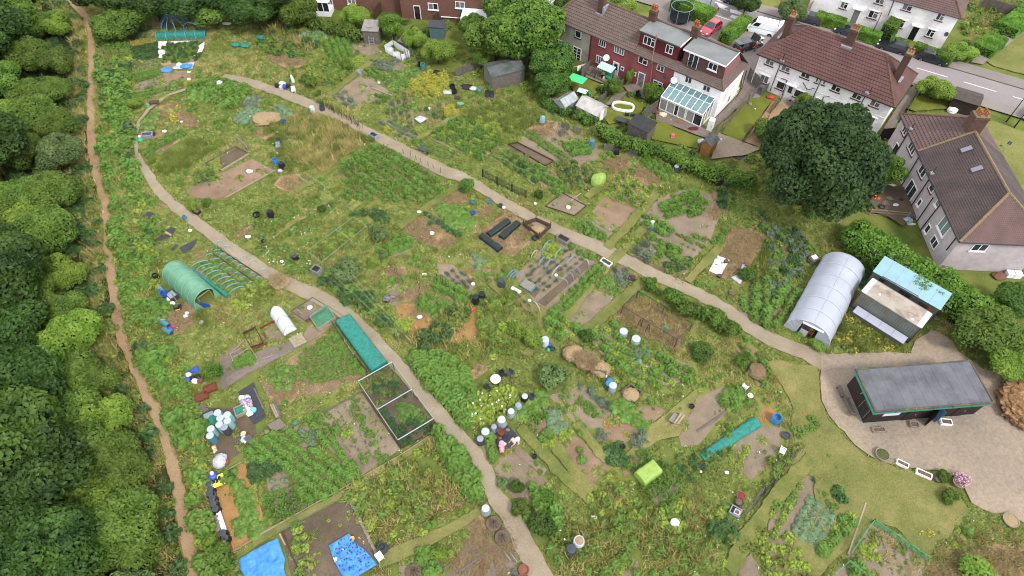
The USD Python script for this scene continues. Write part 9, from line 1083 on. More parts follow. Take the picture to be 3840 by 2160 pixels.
d6=[(0,0,"rl",(P4,.55,.3),(955,500,1185,440,1190,530,1010,570),"thin seedling rows in the upper sown bed of the top plot","seedling_rows",1),(0,0,"rl sd",(P4,.6,.35),(1010,640,1185,575,1200,640,1030,680),"thin seedling rows in the lower sown bed of the top plot","seedling_rows",1),(0,0,"lf dk",4,(1000,210,1100,180,1125,280,1000,295),"dark leafy crop at the top of the far plot below the olive bushes",0,1),(0,0,"yf",5,(1000,310,1130,290,1150,330,1010,350),"yellow flowering crop strip left of the white sheets","yellow_flowers",1),(0,0,"dk",5,(985,365,1180,330,1190,430,980,460),"dark potato foliage left of the white sheets","potato_plants",1),(0,0,"lf",5,(1000,700,1190,655,1200,720,1020,745),"green leaf crop below the lower sown bed",0,1),(0,0,"em",4,(1010,570,1190,530,1195,570,1010,620),"leaf row between the two sown beds",0,.8),(0,0,"bg lf",3,(1240,640,1400,605,1430,640,1260,690),"rhubarb-like leaves below the two blue bundles",0,1),(0,0,"gr",4,(1390,640,1440,620,1440,660,1400,670),"small yellow flowers near the trodden path's upper end","yellow_flowers",.6),(0,0,"be em lf",4,(1400,690,1560,620,1900,600,1930,680,1750,810,1600,770,1430,720),"thick bushy green crop below the small white table","bushy_crop",1.5),(0,0,"bg",5,(1060,960,1180,810,1210,830,1150,970),"strip of big-leaved plants along the trodden path","squash_plants",1),(0,0,"lm yf",5,(1240,860,1350,810,1360,900,1270,930),"lime green clump between straw patches",0,1.3),(0,0,"lf em",5,(1070,1150,1380,990,1390,1020,1130,1185),"leaf row below the grey plastic box",0,1),(0,0,"lm tg",4,(1130,1230,1330,1160,1420,1250,1240,1310,1130,1290),"bright lime patch of overgrown salad","overgrown_salad",1.1),(0,0,"lm",9,(1590,1240,1640,1205,1670,1270,1620,1300),"block of lime lettuces in the raised bed","lettuces",.8),(0,0,"weed lf dk",3,(1470,1300,1600,1275,1640,1350,1480,1400),"leafy plants at the left of the raised beds",0,1),(0,0,"tg tuft weed",4,(1140,1230,1450,1060,1700,1080,1560,1160,1430,1260,1240,1310),"tall green grass above the raised beds","tall_grass",1.1),(0,0,"cb",5,(1760,885,1880,820,2000,850,1900,930,1780,930),"blue-green cabbages above the straw heap","cabbages",1),(0,0,"gl cb",4,(1840,740,1960,730,1960,800,1850,830),"grey-green leaves right of the bushy crop",0,1),(0,0,"dk lf",.5,(1240,330,1540,320,1500,450,1230,480),"few green plants between the torn white sheets",0,.9),(1,0,"cb",6,(130,830,200,790,275,860,200,910),"block of blue-green cabbages beside the straw heap","cabbages",1.1),(1,0,"bg cb",4,(350,240,480,230,550,270,460,320,380,295),"mixed big leaves below the long clipped hedge",0,1.1),(1,0,"em",5,(510,330,640,290,745,390,700,470,560,460),"large bright bean patch below the ladder plot","bean_plants",1.1),(1,0,"bd",4,(600,275,715,275,705,325,610,325),"dark big leaves under the boundary hedge",0,1.3),(1,0,"weed dk bw",4,(85,240,210,215,490,350,400,395,200,310),"upper bramble row left of the bean patch","bramble_row",1.9),(1,0,"weed dk lf",4,(0,320,60,300,370,390,380,435,100,400),"lower bramble row left of the bean patch","bramble_row",1.8),(1,0,"weed lm lf",3.5,(330,490,560,450,730,480,670,600,500,640,400,540),"overgrown lime and green weeds above the upper path",1,1.4),(1,0,"lm",4,(640,460,830,440,770,500,680,520),"lime leaf row left of the grey bin",0,1),(1,0,"em",5,(815,540,920,520,965,570,890,605),"small bean patch right of the grey bin","bean_plants",1),(1,0,"lf bg",6,(950,610,1050,550,1200,510,1290,560,1180,620,1060,695),"dense potato patch above the wooden plank","potato_plants",1),(1,0,"onion gl",4,(880,460,1070,460,1010,555,910,535),"pale grey-green onion rows below the junk pen","onion_rows",1),(1,0,"gr gr lm",5,(1165,640,1300,570,1440,575,1455,690,1330,745,1200,720),"large mass of golden yellow flowers left of the junk heap","golden_flowers",1.2),(1,0,"gr",5,(1425,830,1500,805,1535,860,1440,885),"smaller golden flower clump below the junk heap","golden_flowers",.8),(1,0,"yf gr",5,(965,955,1060,990,1055,1025,990,1005),"yellow flowers on the edge of the upper path","golden_flowers",.7),(1,0,"weed lf lm lv redflower",3.5,(980,760,1100,700,1180,800,1200,960,1100,960,1000,880),"mixed flower garden left of the grey sheet","flower_garden",1.1),(1,0,"weed dk bw",3,(1260,820,1420,780,1420,900,1290,940),"mixed dark border plants right of the grey sheet","flower_garden",1.1),(1,0,"gl onion cb",3.5,(580,720,690,690,770,810,700,810),"grey-green plants beside the stick fence",0,1),(1,0,"cl",6,(905,730,985,715,985,775,920,785),"small sweetcorn block below the plank","sweetcorn",.8),(1,0,"lf gl lv",4,(920,910,1080,930,1215,1010,1200,1065,1150,1055,1000,985),"low border of mixed plants along the upper path","border_plants",.9),(1,0,"lm",4,(1185,960,1290,970,1240,1035),"lime bush foliage below the grey sheet",0,1),(1,0,"cl cl lm",(P6,.6,.4),(1330,1010,1480,920,1600,905,1700,960,1850,1080,1710,1215,1500,1135,1330,1055),"large sweetcorn field right of the upper path","sweetcorn",1.1),(1,0,"tg weed lm",3.5,(1540,860,1932,760,1932,1090,1850,1090,1700,950),"tall weedy grass above the sweetcorn field","tall_grass",1.1),(1,0,"lf",5,(1250,1095,1420,1120,1490,1175,1420,1205,1290,1150),"strawberry patch below the wheelbarrow","strawberry_plants",.8),(1,0,"tq tq tg td tg bw",4,(260,900,480,855,840,960,900,1050,500,1290,270,1190),"tall dry meadow grass left of the stick fence","dry_meadow",1.1),(1,0,"daisy weed tg",3,(60,900,260,880,280,1190,450,1290,240,1290,100,1150),"green weeds dotted with white flowers beside the dry meadow","flowering_weeds",1),(1,0,"em weed lf corn",4,(640,1260,900,1100,1040,1130,1330,1310,1410,1440,1300,1520,680,1500),"big mixed green vegetable plot left of the upper path","mixed_crop",1.1),(1,0,"redflower",.7,(700,1240,850,1220,820,1350,720,1350),"few red flowers in the mixed green plot","red_flowers",1),(1,0,"dk lf",4,(1760,1190,1930,1150,2100,1300,2100,1400,1950,1290),"climbing beans behind the black lattice fence","bean_plants",1.2),(2,0,"lf",5,(80,1000,150,1000,420,1180,380,1210),"leaf row above the dark compost bed",0,.9),(2,0,"em",5,(370,1080,540,1075,580,1160,450,1175),"leaf patch below the teal compost bin",0,1),(2,0,"dk weed lf",4,(330,1240,500,1220,600,1330,540,1440,380,1400),"overgrown green plants left of the lime fleece",0,1.2),(2,0,"em lf",(P6,.8,.4),(0,1200,110,1190,420,1420,350,1460,100,1330),"diagonal leaf rows right of the black lattice fence",0,1),(2,0,"lf em",5,(950,1185,1060,1165,1225,1290,1150,1350,1050,1270),"leafy border around the straw bed below the gardens",0,1),(2,0,"cl yf lm",5,(750,1380,900,1325,1030,1430,1000,1600,830,1500),"lime sweetcorn plot right of the lime fleece","sweetcorn",1),(2,0,"tuft weed tg",3,(0,760,200,840,240,900,60,1010,0,1050),"rough weeds above the striped beds","tall_grass",1),(0,1,"lf em",5,(1060,240,1170,220,1230,295,1100,315),"green clump between the black plastic sheets",0,1.2),(0,1,"lf rl bg",(P3,.55,.32),(1500,540,1620,525,1835,700,1750,785,1600,690),"strawberry plants under the wide blue hoops","strawberry_plants",.9),(0,1,"lf rl",(P3,.5,.3),(1580,465,1660,430,1940,610,1940,690,1890,700),"leek rows under the narrow blue hoops","leek_rows",.8),(0,1,"lm lf",6,(1640,390,1720,395,1960,540,1990,620,1940,620,1700,460),"lime leaf bed along the lower path beside the hoops",0,.9),(0,1,"tg tuft",4,(1460,930,1620,915,1640,1000,1540,1015),"tall grass tuft below the green polytunnel","tall_grass",1),(0,1,"lm weed",4,(1770,830,1860,720,2010,680,2060,760,1932,880,1800,900),"lime bushy weeds by the sand heap and lower path",1,1.2),(0,1,"em",9,(1765,1265,1885,1225,1930,1290,1790,1325),"block of fresh green salad in the timber bed","salad_bed",.7),(0,1,"dk lf",4,(1130,800,1250,820,1280,920,1200,960,1150,900),"nettles left of the straw-covered work area","nettles",1.5),(1,1,"weed daisy lf tuft",4,(0,110,250,60,560,90,590,200,380,420,100,420,0,440),"wild green plot full of white daisies","flowering_weeds",1),(1,1,"weed lf lm",4.5,(385,445,600,280,735,190,830,255,490,525),"leafy weeds inside the long pipe frame",1,1.2),(1,1,"lf weed daisy",4.5,(0,440,160,400,400,460,440,570,350,650,210,590),"dense leafy weeds along the lower path by the black bin",1,1.2),(1,1,"weed lf dk",4,(740,170,860,130,1000,200,930,270,840,250),"green weeds at the frame's upper end",1,1.3),(1,1,"lf em",5,(1000,380,1100,330,1175,370,1165,445,1040,490),"green leafy crop right of the silver artichoke",0,1.1),(1,1,"dk lf",5,(1240,150,1300,135,1540,300,1520,330,1300,225),"dark bean row above the dry straw bed","bean_plants",1),(1,1,"be bg",6,(1365,115,1450,100,1645,200,1610,275,1540,305,1420,205),"squash patch of big leaves near the blue buckets","squash_plants",1),(1,1,"lm cb",3.5,(1590,515,1640,480,1765,550,1690,575),"lime and blue-green plants left of the compost bin",0,1),(1,1,"lf",4,(1690,620,1780,610,1780,680,1700,680),"small green clump beside the dark grey compost bin",0,1),(1,1,"lv onion",3,(1400,630,1540,585,1640,690,1570,775,1480,740),"thin grey onion crop in the oval bed","onion_rows",.8),(1,1,"em",6,(1335,670,1400,680,1625,790,1540,865,1340,740),"runner bean row below the oval bed","bean_plants",1.1),(1,1,"bg em",6,(1225,825,1320,785,1435,870,1385,955,1290,915),"courgette patch left of the two black compost bins","courgette_plants",1),(1,1,"dk lf weed",5,(490,610,640,640,860,790,1075,1080,960,1015,720,845,500,670),"raspberry row along the lower path behind the wires","raspberry_canes",1.9),(1,1,"lm",6,(1040,955,1180,965,1150,1035,1080,1065),"bright lime vine at the end of the raspberry row","vine",1.4),(1,1,"weed dk bw",5,(1210,1100,1480,915,1590,880,1595,930,1440,1130,1260,1195),"dark overgrown bramble bank left of the mulch triangle","brambles",1.8),(1,1,"weed lm lf tg",3.5,(1690,830,1932,770,1932,1230,1760,1250,1690,1010),"wild green growth right of the mulch triangle",1,1.3),(1,1,"cb",6,(480,945,560,920,580,980,510,990),"blue-green cabbages in the teal netted frame","cabbages",.9),(1,1,"tuft tq weed",2.5,(1390,1150,1760,1130,1800,1330,1600,1330,1420,1250),"dry weedy ground below the mulch triangle",1,1),(1,1,"bg lf",5,(90,1370,180,1310,300,1330,330,1449,200,1490,100,1420),"squash patch in the pale straw of the mulch plot","squash_plants",.9),(1,1,"lf",5,(500,1140,540,1140,650,1330,600,1340,540,1260),"sprawling green vine across the mulch plot","squash_plants",.9),(1,1,"lf",1.,(330,1230,520,1110,760,1270,820,1370,500,1449,350,1430),"single vegetable plants dotted over the mulch plot","vegetable_plants",.8),(1,1,"bg em",5,(560,1080,610,1090,830,1380,790,1380,620,1160),"squash trailing along the lattice fence","squash_plants",.7),(1,1,"bw weed lv",3,(560,520,750,500,830,620,740,680,600,640),"pale seeding weeds around the feathery bush",1,1.2),(2,1,"rm",5,(600,200,650,195,790,280,740,295),"yellowish leaf row under the bare furrowed bed",0,1.3),(2,1,"bg em",5,(460,250,540,225,695,340,690,385,600,355),"leaf row along the upper path left of the grass track",0,1),(2,1,"lf em",5,(985,200,1060,185,1220,270,1180,335,1050,310),"bean patch beside the man in green","bean_plants",1.1),(2,1,"corn lf em",2,(1100,80,1350,-10,1450,60,1430,170,1180,200),"scattered tall plants above the man in green","mixed_crop",1.1),(2,1,"dk lf",5,(1520,10,1650,0,1655,130,1540,120),"dark leafy clump left of the huge dark tree's shade",0,1.3),(2,1,"lf em",4,(1040,340,1120,350,1300,440,1250,520,1100,485),"green crop below the man in green",0,1.2),(2,1,"gl lv",5,(900,430,1000,385,1065,480,1020,530),"grey-green clump beside the upper path's soil strip",0,1.2),(2,1,"lf dk",5,(1150,600,1180,540,1330,500,1325,610,1200,640),"green plants at the corner of the grass track",0,1.1),(2,1,"lm weed",4,(800,390,930,330,960,370,890,430,820,440),"lime weeds beside the grass track",1,1),(2,1,"rl lf",(P6,.9,.6),(1230,320,1370,330,1480,380,1420,480,1300,430),"small plant rows on the right of the man's plot",0,1),(2,1,"lm",8,(230,430,280,395,365,435,345,500,270,500),"lime lettuce block under the first blue hoops","lettuces",1),(2,1,"lf em",8,(595,570,695,590,460,835,330,945,240,930,340,840),"long dense potato row right of the compost strip","potato_plants",.9),(2,1,"lm em",7,(210,970,340,905,505,990,485,1055,400,1125,300,1060),"thick lime block at the lower end of the potato row",0,1.2),(2,1,"lf bg",5,(635,685,720,640,805,720,785,785,710,765),"courgettes beside the grey lavender","courgette_plants",1),(2,1,"lv gl",6,(740,600,860,555,890,650,800,735),"grey lavender clump near the upper path","lavender",1.3),(2,1,"em lf",5,(1700,850,1800,740,1932,660,1932,1000,1860,1010,1720,930),"lush green bean block left of the grey polytunnel","bean_plants",1.4),(2,1,"dk lf weed",4,(1740,190,1880,130,1940,240,1850,310),"dark growth at the shade's edge of the huge tree",0,1.3),(2,1,"tuft weed tg",4,(1880,440,1940,390,1940,680,1800,740),"grassy weeds along the straw plot","tall_grass",1.1),(2,1,"em lf lm",4.5,(560,1060,680,1010,1000,1140,1080,1225,1340,1300,1345,1410,1200,1460,900,1460,740,1290,640,1190),"full green vegetable plot below the two lidded barrels","mixed_crop",1.2),(2,1,"gl cb",5,(885,1165,1000,1165,1030,1235,940,1300),"silver-grey leaves in the full green plot",0,1.1),(2,1,"weed lm",5,(720,1340,830,1325,870,1400,790,1460),"olive clump at the end of the straw stack",1,1.2),(2,1,"td tq sd",1.5,(780,920,940,800,1330,990,1250,1180,1000,1080),"dry thin grass inside the black net cage","dry_grass",.8),(2,1,"lf em weed",4.5,(1680,1175,1760,1130,1900,1280,1960,1449,1850,1470,1770,1310),"green leaf strip at the edge of the mown track",0,1.2),(2,1,"td sd",1.2,(1490,600,1560,450,1660,290,1890,300,1890,420,1790,560),"sparse weeds on the straw plot",1,.8),(2,1,"gl cb",3,(1100,1020,1170,1020,1170,1090,1110,1090),"single grey-blue cabbage inside the black net cage","cabbages",1),(2,1,"cl td",4,(0,770,60,760,220,900,170,940,20,830),"yellowing sweetcorn strip left of the hoop bed","sweetcorn",.8),(2,1,"lv onion sd",1.2,(100,620,250,430,440,450,540,520,300,720,180,760),"thin plants between the blue hoops","seedling_rows",.8),(2,1,"weed em",5,(420,400,470,390,640,470,600,500,470,460),"plants in the wavy edged border by the upper path","border_plants",.7),(3,1,"weed lf dk gl",4,(0,250,130,235,220,330,330,420,270,540,140,700,0,770),"tangled green weeds left of the grey polytunnel's far end",1,1.4),(3,1,"em lf",5.5,(0,750,150,730,235,760,140,900,70,1020,0,1010),"lush leafy block touching the grey polytunnel",0,1.4),(3,1,"tg weed yf tuft",4,(520,900,640,900,900,1080,1040,1150,1040,1200,540,1205),"rough flowering grass below the container","tall_grass",1.1),(3,1,"dk",5,(700,640,790,590,800,660,720,740),"dark weeds between the polytunnel and the container",1,1.3),(3,1,"tuft td weed",3,(420,340,700,480,760,600,680,560,560,460,400,430),"dry grass behind the grey polytunnel","dry_grass",1),(3,1,"tuft td",3,(1240,960,1400,830,1560,1000,1420,1120,1280,1040),"dry grass right of the turquoise shed","dry_grass",1),(1,2,"em",8,(180,370,330,375,345,480,520,555,645,620,695,720,600,795,430,885,390,890,250,690,210,620,-40,560,-50,480),"large dense bright bean field in the lower plot","bean_plants",1),(1,2,"lf em",8,(405,255,520,215,665,480,685,600,560,500,480,385),"dense green strip left of the bare soil plot","bean_plants",1),(1,2,"corn",7,(105,875,280,765,395,885,380,930,170,1030),"dark sweetcorn block above the blue tarpaulins","sweetcorn",1),(1,2,"rl lf",7,(688,120,725,108,985,570,950,585),"first single leek row in the bare soil plot","leek_rows",.75),(1,2,"rl rm",7,(755,90,790,80,985,410,955,430),"second single leek row in the bare soil plot","leek_rows",.75),(1,2,"sd onion",2,(560,220,680,140,900,560,760,640),"faint seedlings in the bare soil plot","seedling_rows",1),(1,2,"lm",7,(650,365,700,355,710,395,665,400),"single lime plant in the bare soil plot",0,1),(1,2,"em",7,(680,640,780,610,785,700,710,730),"green clump at the foot of the bare soil plot",0,1),(1,2,"lf sd",5,(750,590,830,510,850,560,790,610),"small leaf row at the foot of the bare plot",0,.7),(1,2,"be",7,(1085,165,1190,155,1205,265,1110,275),"big squash leaves inside the white-framed cage","squash_plants",1),(1,2,"dk lf",7,(1165,255,1300,240,1295,320,1185,345),"dark leafy clump inside the white-framed cage",0,1.1),(1,2,"dk",6,(915,190,980,200,1175,440,1080,490),"dark strawberry strip along the white frame's left side","strawberry_plants",.9),(1,2,"lf dk weed",3.5,(850,0,1050,-30,1160,30,1100,130,910,100),"currant plants in the upper half of the white-framed cage","currant_plants",1.1),(1,2,"dk",4,(1200,360,1320,320,1380,340,1250,410),"dark plants at the cage's lower right corner",0,1),(1,2,"em",8,(1380,350,1520,355,1565,560,1640,640,1700,740,1735,860,1610,865,1490,610,1370,430),"tall green comfrey row on the left side of the lower path","comfrey_row",1.5),(1,2,"weed tq lm tuft",4,(690,815,980,650,1340,450,1480,610,1600,850,1400,970,1250,1130,900,1140,800,1000),"overgrown plot of weeds and dry grass beside the comfrey row","overgrown_plot",1.2),(1,2,"lm weed lf",3.5,(950,660,1130,650,1260,960,1300,1080,1100,1090,900,960,780,960,700,830),"greener bramble mass inside the overgrown plot","brambles",1.5),(1,2,"lf lm",3,(240,1060,360,1050,380,1170,340,1480,280,1200),"weeds between the two blue tarpaulins",1,.9),(1,2,"sd rm",.9,(420,980,800,1050,840,1160,560,1200,430,1449,360,1200),"few weeds on the dark bed above the right tarpaulin",1,1),(1,2,"em be",6,(1220,1275,1320,1240,1395,1370,1310,1449,1240,1350),"green leafy crop in the bottom plot beside the pale bush",0,1),(1,2,"lf em",6,(1655,450,1790,395,1815,540,1750,605,1670,550),"green clump between the lower path and the black sheet",0,1.3),(1,2,"wb lm lm",5,(1600,150,1700,60,1932,40,1932,110,1830,270,1700,330,1630,250),"yellow-green shrubbery with white blooms above the black sheet","flowering_shrubs",1.6),(1,2,"td tq",3,(900,1130,1080,1100,1060,1180,920,1190),"yellowed grass tufts left of the mown strip","dry_grass",1),(1,2,"lf gl",4,(300,330,430,330,440,450,360,470),"grey-green plants in the gap of the bean field",0,1),(1,2,"cb onion",2,(90,700,240,650,255,760,100,800),"young cabbages in the square soil bed","cabbages",.6),(1,2,"daisy lf",4,(190,150,260,140,270,190,200,200),"white flowering clump beside the log pile","white_flowers",.8),(2,2,"bg be",6,(10,210,215,75,245,150,60,280),"bank of big bean leaves beside the grey bins","bean_plants",1.2),(2,2,"cl",4,(120,290,230,200,255,310,190,370),"loose sweetcorn stalks below the bean bank","sweetcorn",1),(2,2,"cb",5,(255,240,360,205,400,330,300,375),"blue-green kale right of the sweetcorn stalks","kale_plants",1.2),(2,2,"em",6,(220,360,310,355,310,425,230,430),"rounded green plant left of the lime patch",0,.9),(2,2,"lm",6,(320,375,460,355,455,430,330,470,240,500,235,450),"lime winding patch above the red soil bed",0,.9),(2,2,"lm rm lf",6,(325,100,400,85,570,345,530,385),"first lime row of the striped bed",0,.8),(2,2,"rm lf",6,(395,60,440,45,670,230,640,260),"second green row of the striped bed",0,.8),(2,2,"gl lv",5,(515,0,560,10,765,190,720,200),"grey-green row beneath the netting strip",0,.9),(2,2,"be",6,(775,170,860,145,1005,310,960,345,880,275),"bank of big leaves right of the orange flowers","bean_plants",1.1),(2,2,"marigold",5,(680,255,835,265,835,380,700,400),"orange marigolds dotted over the soil bed","marigolds",1),(2,2,"gl lv",6,(895,375,1010,325,1030,440,920,470),"grey bushy herbs right of the marigold bed","herb_bush",1.2),(2,2,"bd dk",7,(705,505,840,470,855,590,730,600),"round dark leafy plant below the marigold bed",0,1.2),(2,2,"em",.8,(430,430,620,560,620,620,440,520),"few single plants on the red soil bed","vegetable_plants",1),(2,2,"corn lf",5,(830,585,1010,515,1050,600,850,690),"leafy strappy crop left of the green fleece","sweetcorn",.9),(2,2,"corn",6,(1000,730,1150,640,1290,760,1250,890,1080,920,1000,810),"strong sweetcorn block right of the green fleece","sweetcorn",.95),(2,2,"weed lm tuft lf",3.5,(560,840,1000,790,1080,920,1300,880,1640,900,1600,1120,1300,1210,1100,1180,700,1010),"rough weedy ground below the sweetcorn block",1,1.2),(2,2,"tq bw td",4,(640,860,840,800,880,900,700,950),"dry straw-coloured grass below the green fleece","dry_grass",1),(2,2,"tq td bw",4,(1280,880,1440,870,1480,1000,1400,1100,1330,1050),"dry grass left of the terracotta pot","dry_grass",.9),(2,2,"em lf",6,(95,840,170,750,235,785,345,960,335,1110,160,1070,150,940),"bushy green block along the lower path's right side",0,1.5),(2,2,"lm rm",6,(175,745,245,740,350,910,300,925),"lime bean row above the bushy block","bean_plants",1),(2,2,"be em",6,(1580,75,1710,55,1725,170,1600,185),"round green plant at the top of the bare oval bed",0,1.3),(2,2,"lm lf",5,(1555,490,1680,470,1695,540,1570,590),"lime patch below the teal net",0,1),(2,2,"lm rl",5,(1640,590,1780,470,1800,500,1670,640),"lime row right of the teal net",0,.8),(2,2,"dk weed",5,(1480,1120,1620,1050,1710,1160,1560,1250),"dark bushy weeds in the lower rough ground",1,1.5),(2,2,"tuft weed tq lf",3.5,(260,1100,560,1020,1000,1050,1450,1150,1500,1300,1300,1449,800,1460,640,1449,300,1400),"rough meadow at the bottom between the path and the mown track","rough_meadow",1.1),(2,2,"em lm",5,(640,1449,870,1290,880,1320,760,1449),"bright green strip at the bottom edge",0,1.2),(2,2,"lf dk weed",4,(1050,640,1350,520,1680,480,1560,620,1400,720,1280,740),"low weeds between the teal net and the sweetcorn block",1,.9),(2,2,"daisy weed",4,(360,1080,480,1060,480,1200,380,1180),"white flowering weeds by the two lowest barrels","flowering_weeds",1.2),(2,2,"lm weed tuft",4,(1700,1240,1880,1100,1932,1160,1932,1400,1860,1280),"lime weeds left of the cabbage plot",1,1.1),(2,2,"gl",4,(630,380,690,350,700,420,640,440),"single grey plant left of the marigolds","herb_bush",.8),(2,2,"strawbits lf",3,(0,490,50,480,250,650,230,680),"pale stones and flowers edging the left soil plot","border_plants",.6),(3,2,"cb",7,(310,840,490,985,420,1110,385,1245,260,1185,240,1110,150,1080,235,930),"full bed of blue-green cabbages in the right-hand plot","cabbages",.85),(3,2,"lm em",8,(465,1130,640,955,665,1000,430,1290,400,1285),"bright lime bean hedge right of the cabbages","bean_plants",1.1),(3,2,"dk lf",7,(475,775,560,800,590,900,480,835),"dark leaf row above the cabbage bed",0,.9),(3,2,"rl lf",6,(360,815,390,805,560,980,530,1000),"narrow leaf row between the cabbages and bean hedge",0,.9),(3,2,"lm lf",6,(95,870,190,830,205,950,110,1140,0,1150,0,1050),"lime leafy block left of the cabbages",0,1.1),(3,2,"lm lm weed",5,(-20,1150,190,1180,330,1400,310,1480,-20,1480),"yellow-green leafy mass at the bottom below the cabbages",0,1.3),(3,2,"lm",6,(675,1205,810,1195,825,1270,850,1370,730,1295),"lime row inside the green net fence",0,.9),(3,2,"yf",5,(1150,1115,1235,1130,1215,1175,1160,1160),"bright yellow flowers in the grass right of the net fence","yellow_flowers",.8),(3,2,"em",6,(600,1330,660,1320,740,1440,640,1460),"green strip between the two net fences",0,1),(3,2,"td onion",2.5,(820,1120,1000,1200,1140,1320,1100,1449,920,1449),"dry onion crop inside the green net fence","onion_rows",.9),(3,2,"td bw tuft",2.5,(1250,1260,1700,1100,1932,1180,1932,1480,1240,1480),"dry rough growth at the bottom right corner","dry_grass",1),(3,2,"tuft lf",4,(180,330,330,260,370,330,230,420),"weedy clump in the grass below the orange toy",1,.9),(3,2,"weed tuft lf",4,(-20,600,150,480,240,470,60,720,-20,800),"long weeds under the stick pile",1,1),(3,2,"bw lv",4,(330,700,440,690,440,740,340,750),"dried seed heads at the top of the cabbage plot","herb_bush",.7),]
en=("weeds","tall_grass","dry_grass","flowering_weeds","brambles","bramble_row","rough_meadow","overgrown_plot","dry_meadow","nettles","comfrey_row","raspberry_canes","flowering_shrubs","overgrown_salad","white_flowers","golden_flowers")
dz=unary_union([g for n,g in bI if n=="drape"]);shapely.prepare(dz);cF=unary_union([g.buffer(.32)for n,g in bI if n=="concrete_path"]);shapely.prepare(cF);bJ=[];ei=unary_union([g for n,g in bI if n in("soil_bed","straw_bed","mulch_bed")])
for k,(i,j,bn,cu,pts,lab,nm,sc)in enumerate(d6):
 nm=nm if isinstance(nm,str)else("leafy_crop","weeds")[nm];W_=poly(i,j,pts);bJ.append(sg.Polygon([q[:2]for q in W_]).buffer(0))
 if nm not in en and bJ[-1].intersection(ei).area<.5*bJ[-1].area:sheet("soil_bed",np.array(sg.MultiPoint(np.array(W_)[:,:2]).convex_hull.buffer(.12,join_style=2).exterior.coords)[:-1]if len(W_)<5 else W_,ai if k%3 else aL,.1,.4,z=.041+.0002*k,seed=k)
for i,j,bn,cu,pts,lab,nm,sc in d6:
 nm=nm if isinstance(nm,str)else("leafy_crop","weeds")[nm];bn=bn.split();P_=poly(i,j,pts);bN=cu if isinstance(cu,tuple)else None;G_=sg.Polygon([q[:2]for q in P_]).buffer(0)
 if not bN and nm not in en and nm not in("squash_plants","courgette_plants","vine")and G_.area>3 and not{"bg","be","bd"}&set(bn[:1]):R_=np.array(G_.minimum_rotated_rectangle.exterior.coords);e0,e1=R_[1]-R_[0],R_[2]-R_[1];e0=e0 if norm(e0)>norm(e1)else e1;bN=(atan2(e0[1],e0[0]),.78*sc,.3*sc)
 p_=cK(P_,0 if bN else cu*1.35/max(.7,sc)**1.3,bN);p_=p_[~aU(dz,p_)&~aU(cF,p_)];ay(nm,bn,p_,lab,nm.replace("_"," "),(.75*sc,1.2*sc))
for pts,lab in(([(400,400),(470,390),(505,510),(580,495),(635,650),(585,780),(690,785),(745,960),(560,1005),(480,920),(430,825),(510,790),(480,640)],"winding squash patch of big leaves on the wood chips"),):ay("squash_plants",["bg","be"],cK([g6(*q)for q in pts],8),lab,"squash plants",(.75,1.1))
ay("leafy_crop",["em","dk"],cK([g6(*q)for q in[(300,265),(430,270),(410,375),(310,380)]],8),"dark green clump beside the yellow tray","leafy crop",(.8,1.1))
ay("kale_plants",["bd","dk"],cK([g6(*q)for q in[(580,250),(700,120),(950,50),(975,200),(830,275),(640,385)]],8),"dark blue-green kale patch between bean field and wood chips","kale plants",(.8,1.15))
ay("leafy_crop",["lm","lf"],cK([g6(*q)for q in[(650,400),(720,420),(860,880),(800,900),(720,640)]],4.5),"thin green row right of the wood chips","leafy crop",(.7,1.))
ay("comfrey_row",["em"],(lambda p:p[~aU(cF,p)])(cK(FL((1033,902),(1075,888),(1137,905),(1180,960),(1190,1000),(1190,1045),(1172,1082),(1155,1085),(1110,1020),(1080,985)),8)),"large dense green comfrey bank on the right side of the lower path","comfrey row",(1.2,1.7))
bH=unary_union([g.buffer(.3)for n,g in bI if n in("concrete_path","dirt_path","yard","forecourt","lane","garden_paving","side_passage","trodden_path","garden_path","drape")]+[sg.Polygon([q[:2]for q in cj([a9(-90,rw/2),a9(130,rw/2)],rw+4.6)])])
dD=unary_union([g.buffer(.25)for n,g in bI if n in("soil_bed","straw_bed","mulch_bed")]);dK=unary_union([g for n,g in bI if n in("mown_lawn","grass_track","garden_lawn","grass_verge")])
dT=unary_union(bJ).buffer(-.1)
eJ=[sg.Polygon([q[:2]for q in r])for r in([tp(0,0,0),tp(bD,0,0),tp(bD,TD,0),tp(0,TD,0)],[tp(aY,-2.9,0),tp(bD,-2.9,0),tp(bD,0,0),tp(aY,0,0)],[wp(0,0,0),wp(WL,0,0),wp(WL,WD,0),wp(0,WD,0)],[cp(0,0,0),cp(CL,0,0),cp(CL,CD,0),cp(0,CD,0)],[dp(0,0,0),dp(DL,0,0),dp(DL,DDp,0),dp(0,DDp,0)])]+[sg.Polygon([A(3,1,*q)[:2]for q in r])for r in([(120,1010),(445,1185),(710,650),(430,485)],[(615,875),(1060,1150),(1330,900),(790,560)])]+[sg.Polygon([A(0,1,*q)[:2]for q in[(1250,690),(1490,900),(1680,780),(1440,590)]])]
bH=unary_union([bH]+[q.buffer(.2)for q in eJ])
cq=sg.Polygon([q[:2]for q in FL((235,0),(330,20),(480,45),(700,60),(930,110),(1180,195),(1400,270),(1500,320),(1700,400),(1880,460),(2130,570),(2400,790),(2480,900),(2576,1150),(2640,1500),(480,1500),(430,1180),(350,950),(285,700),(255,470),(235,200))])
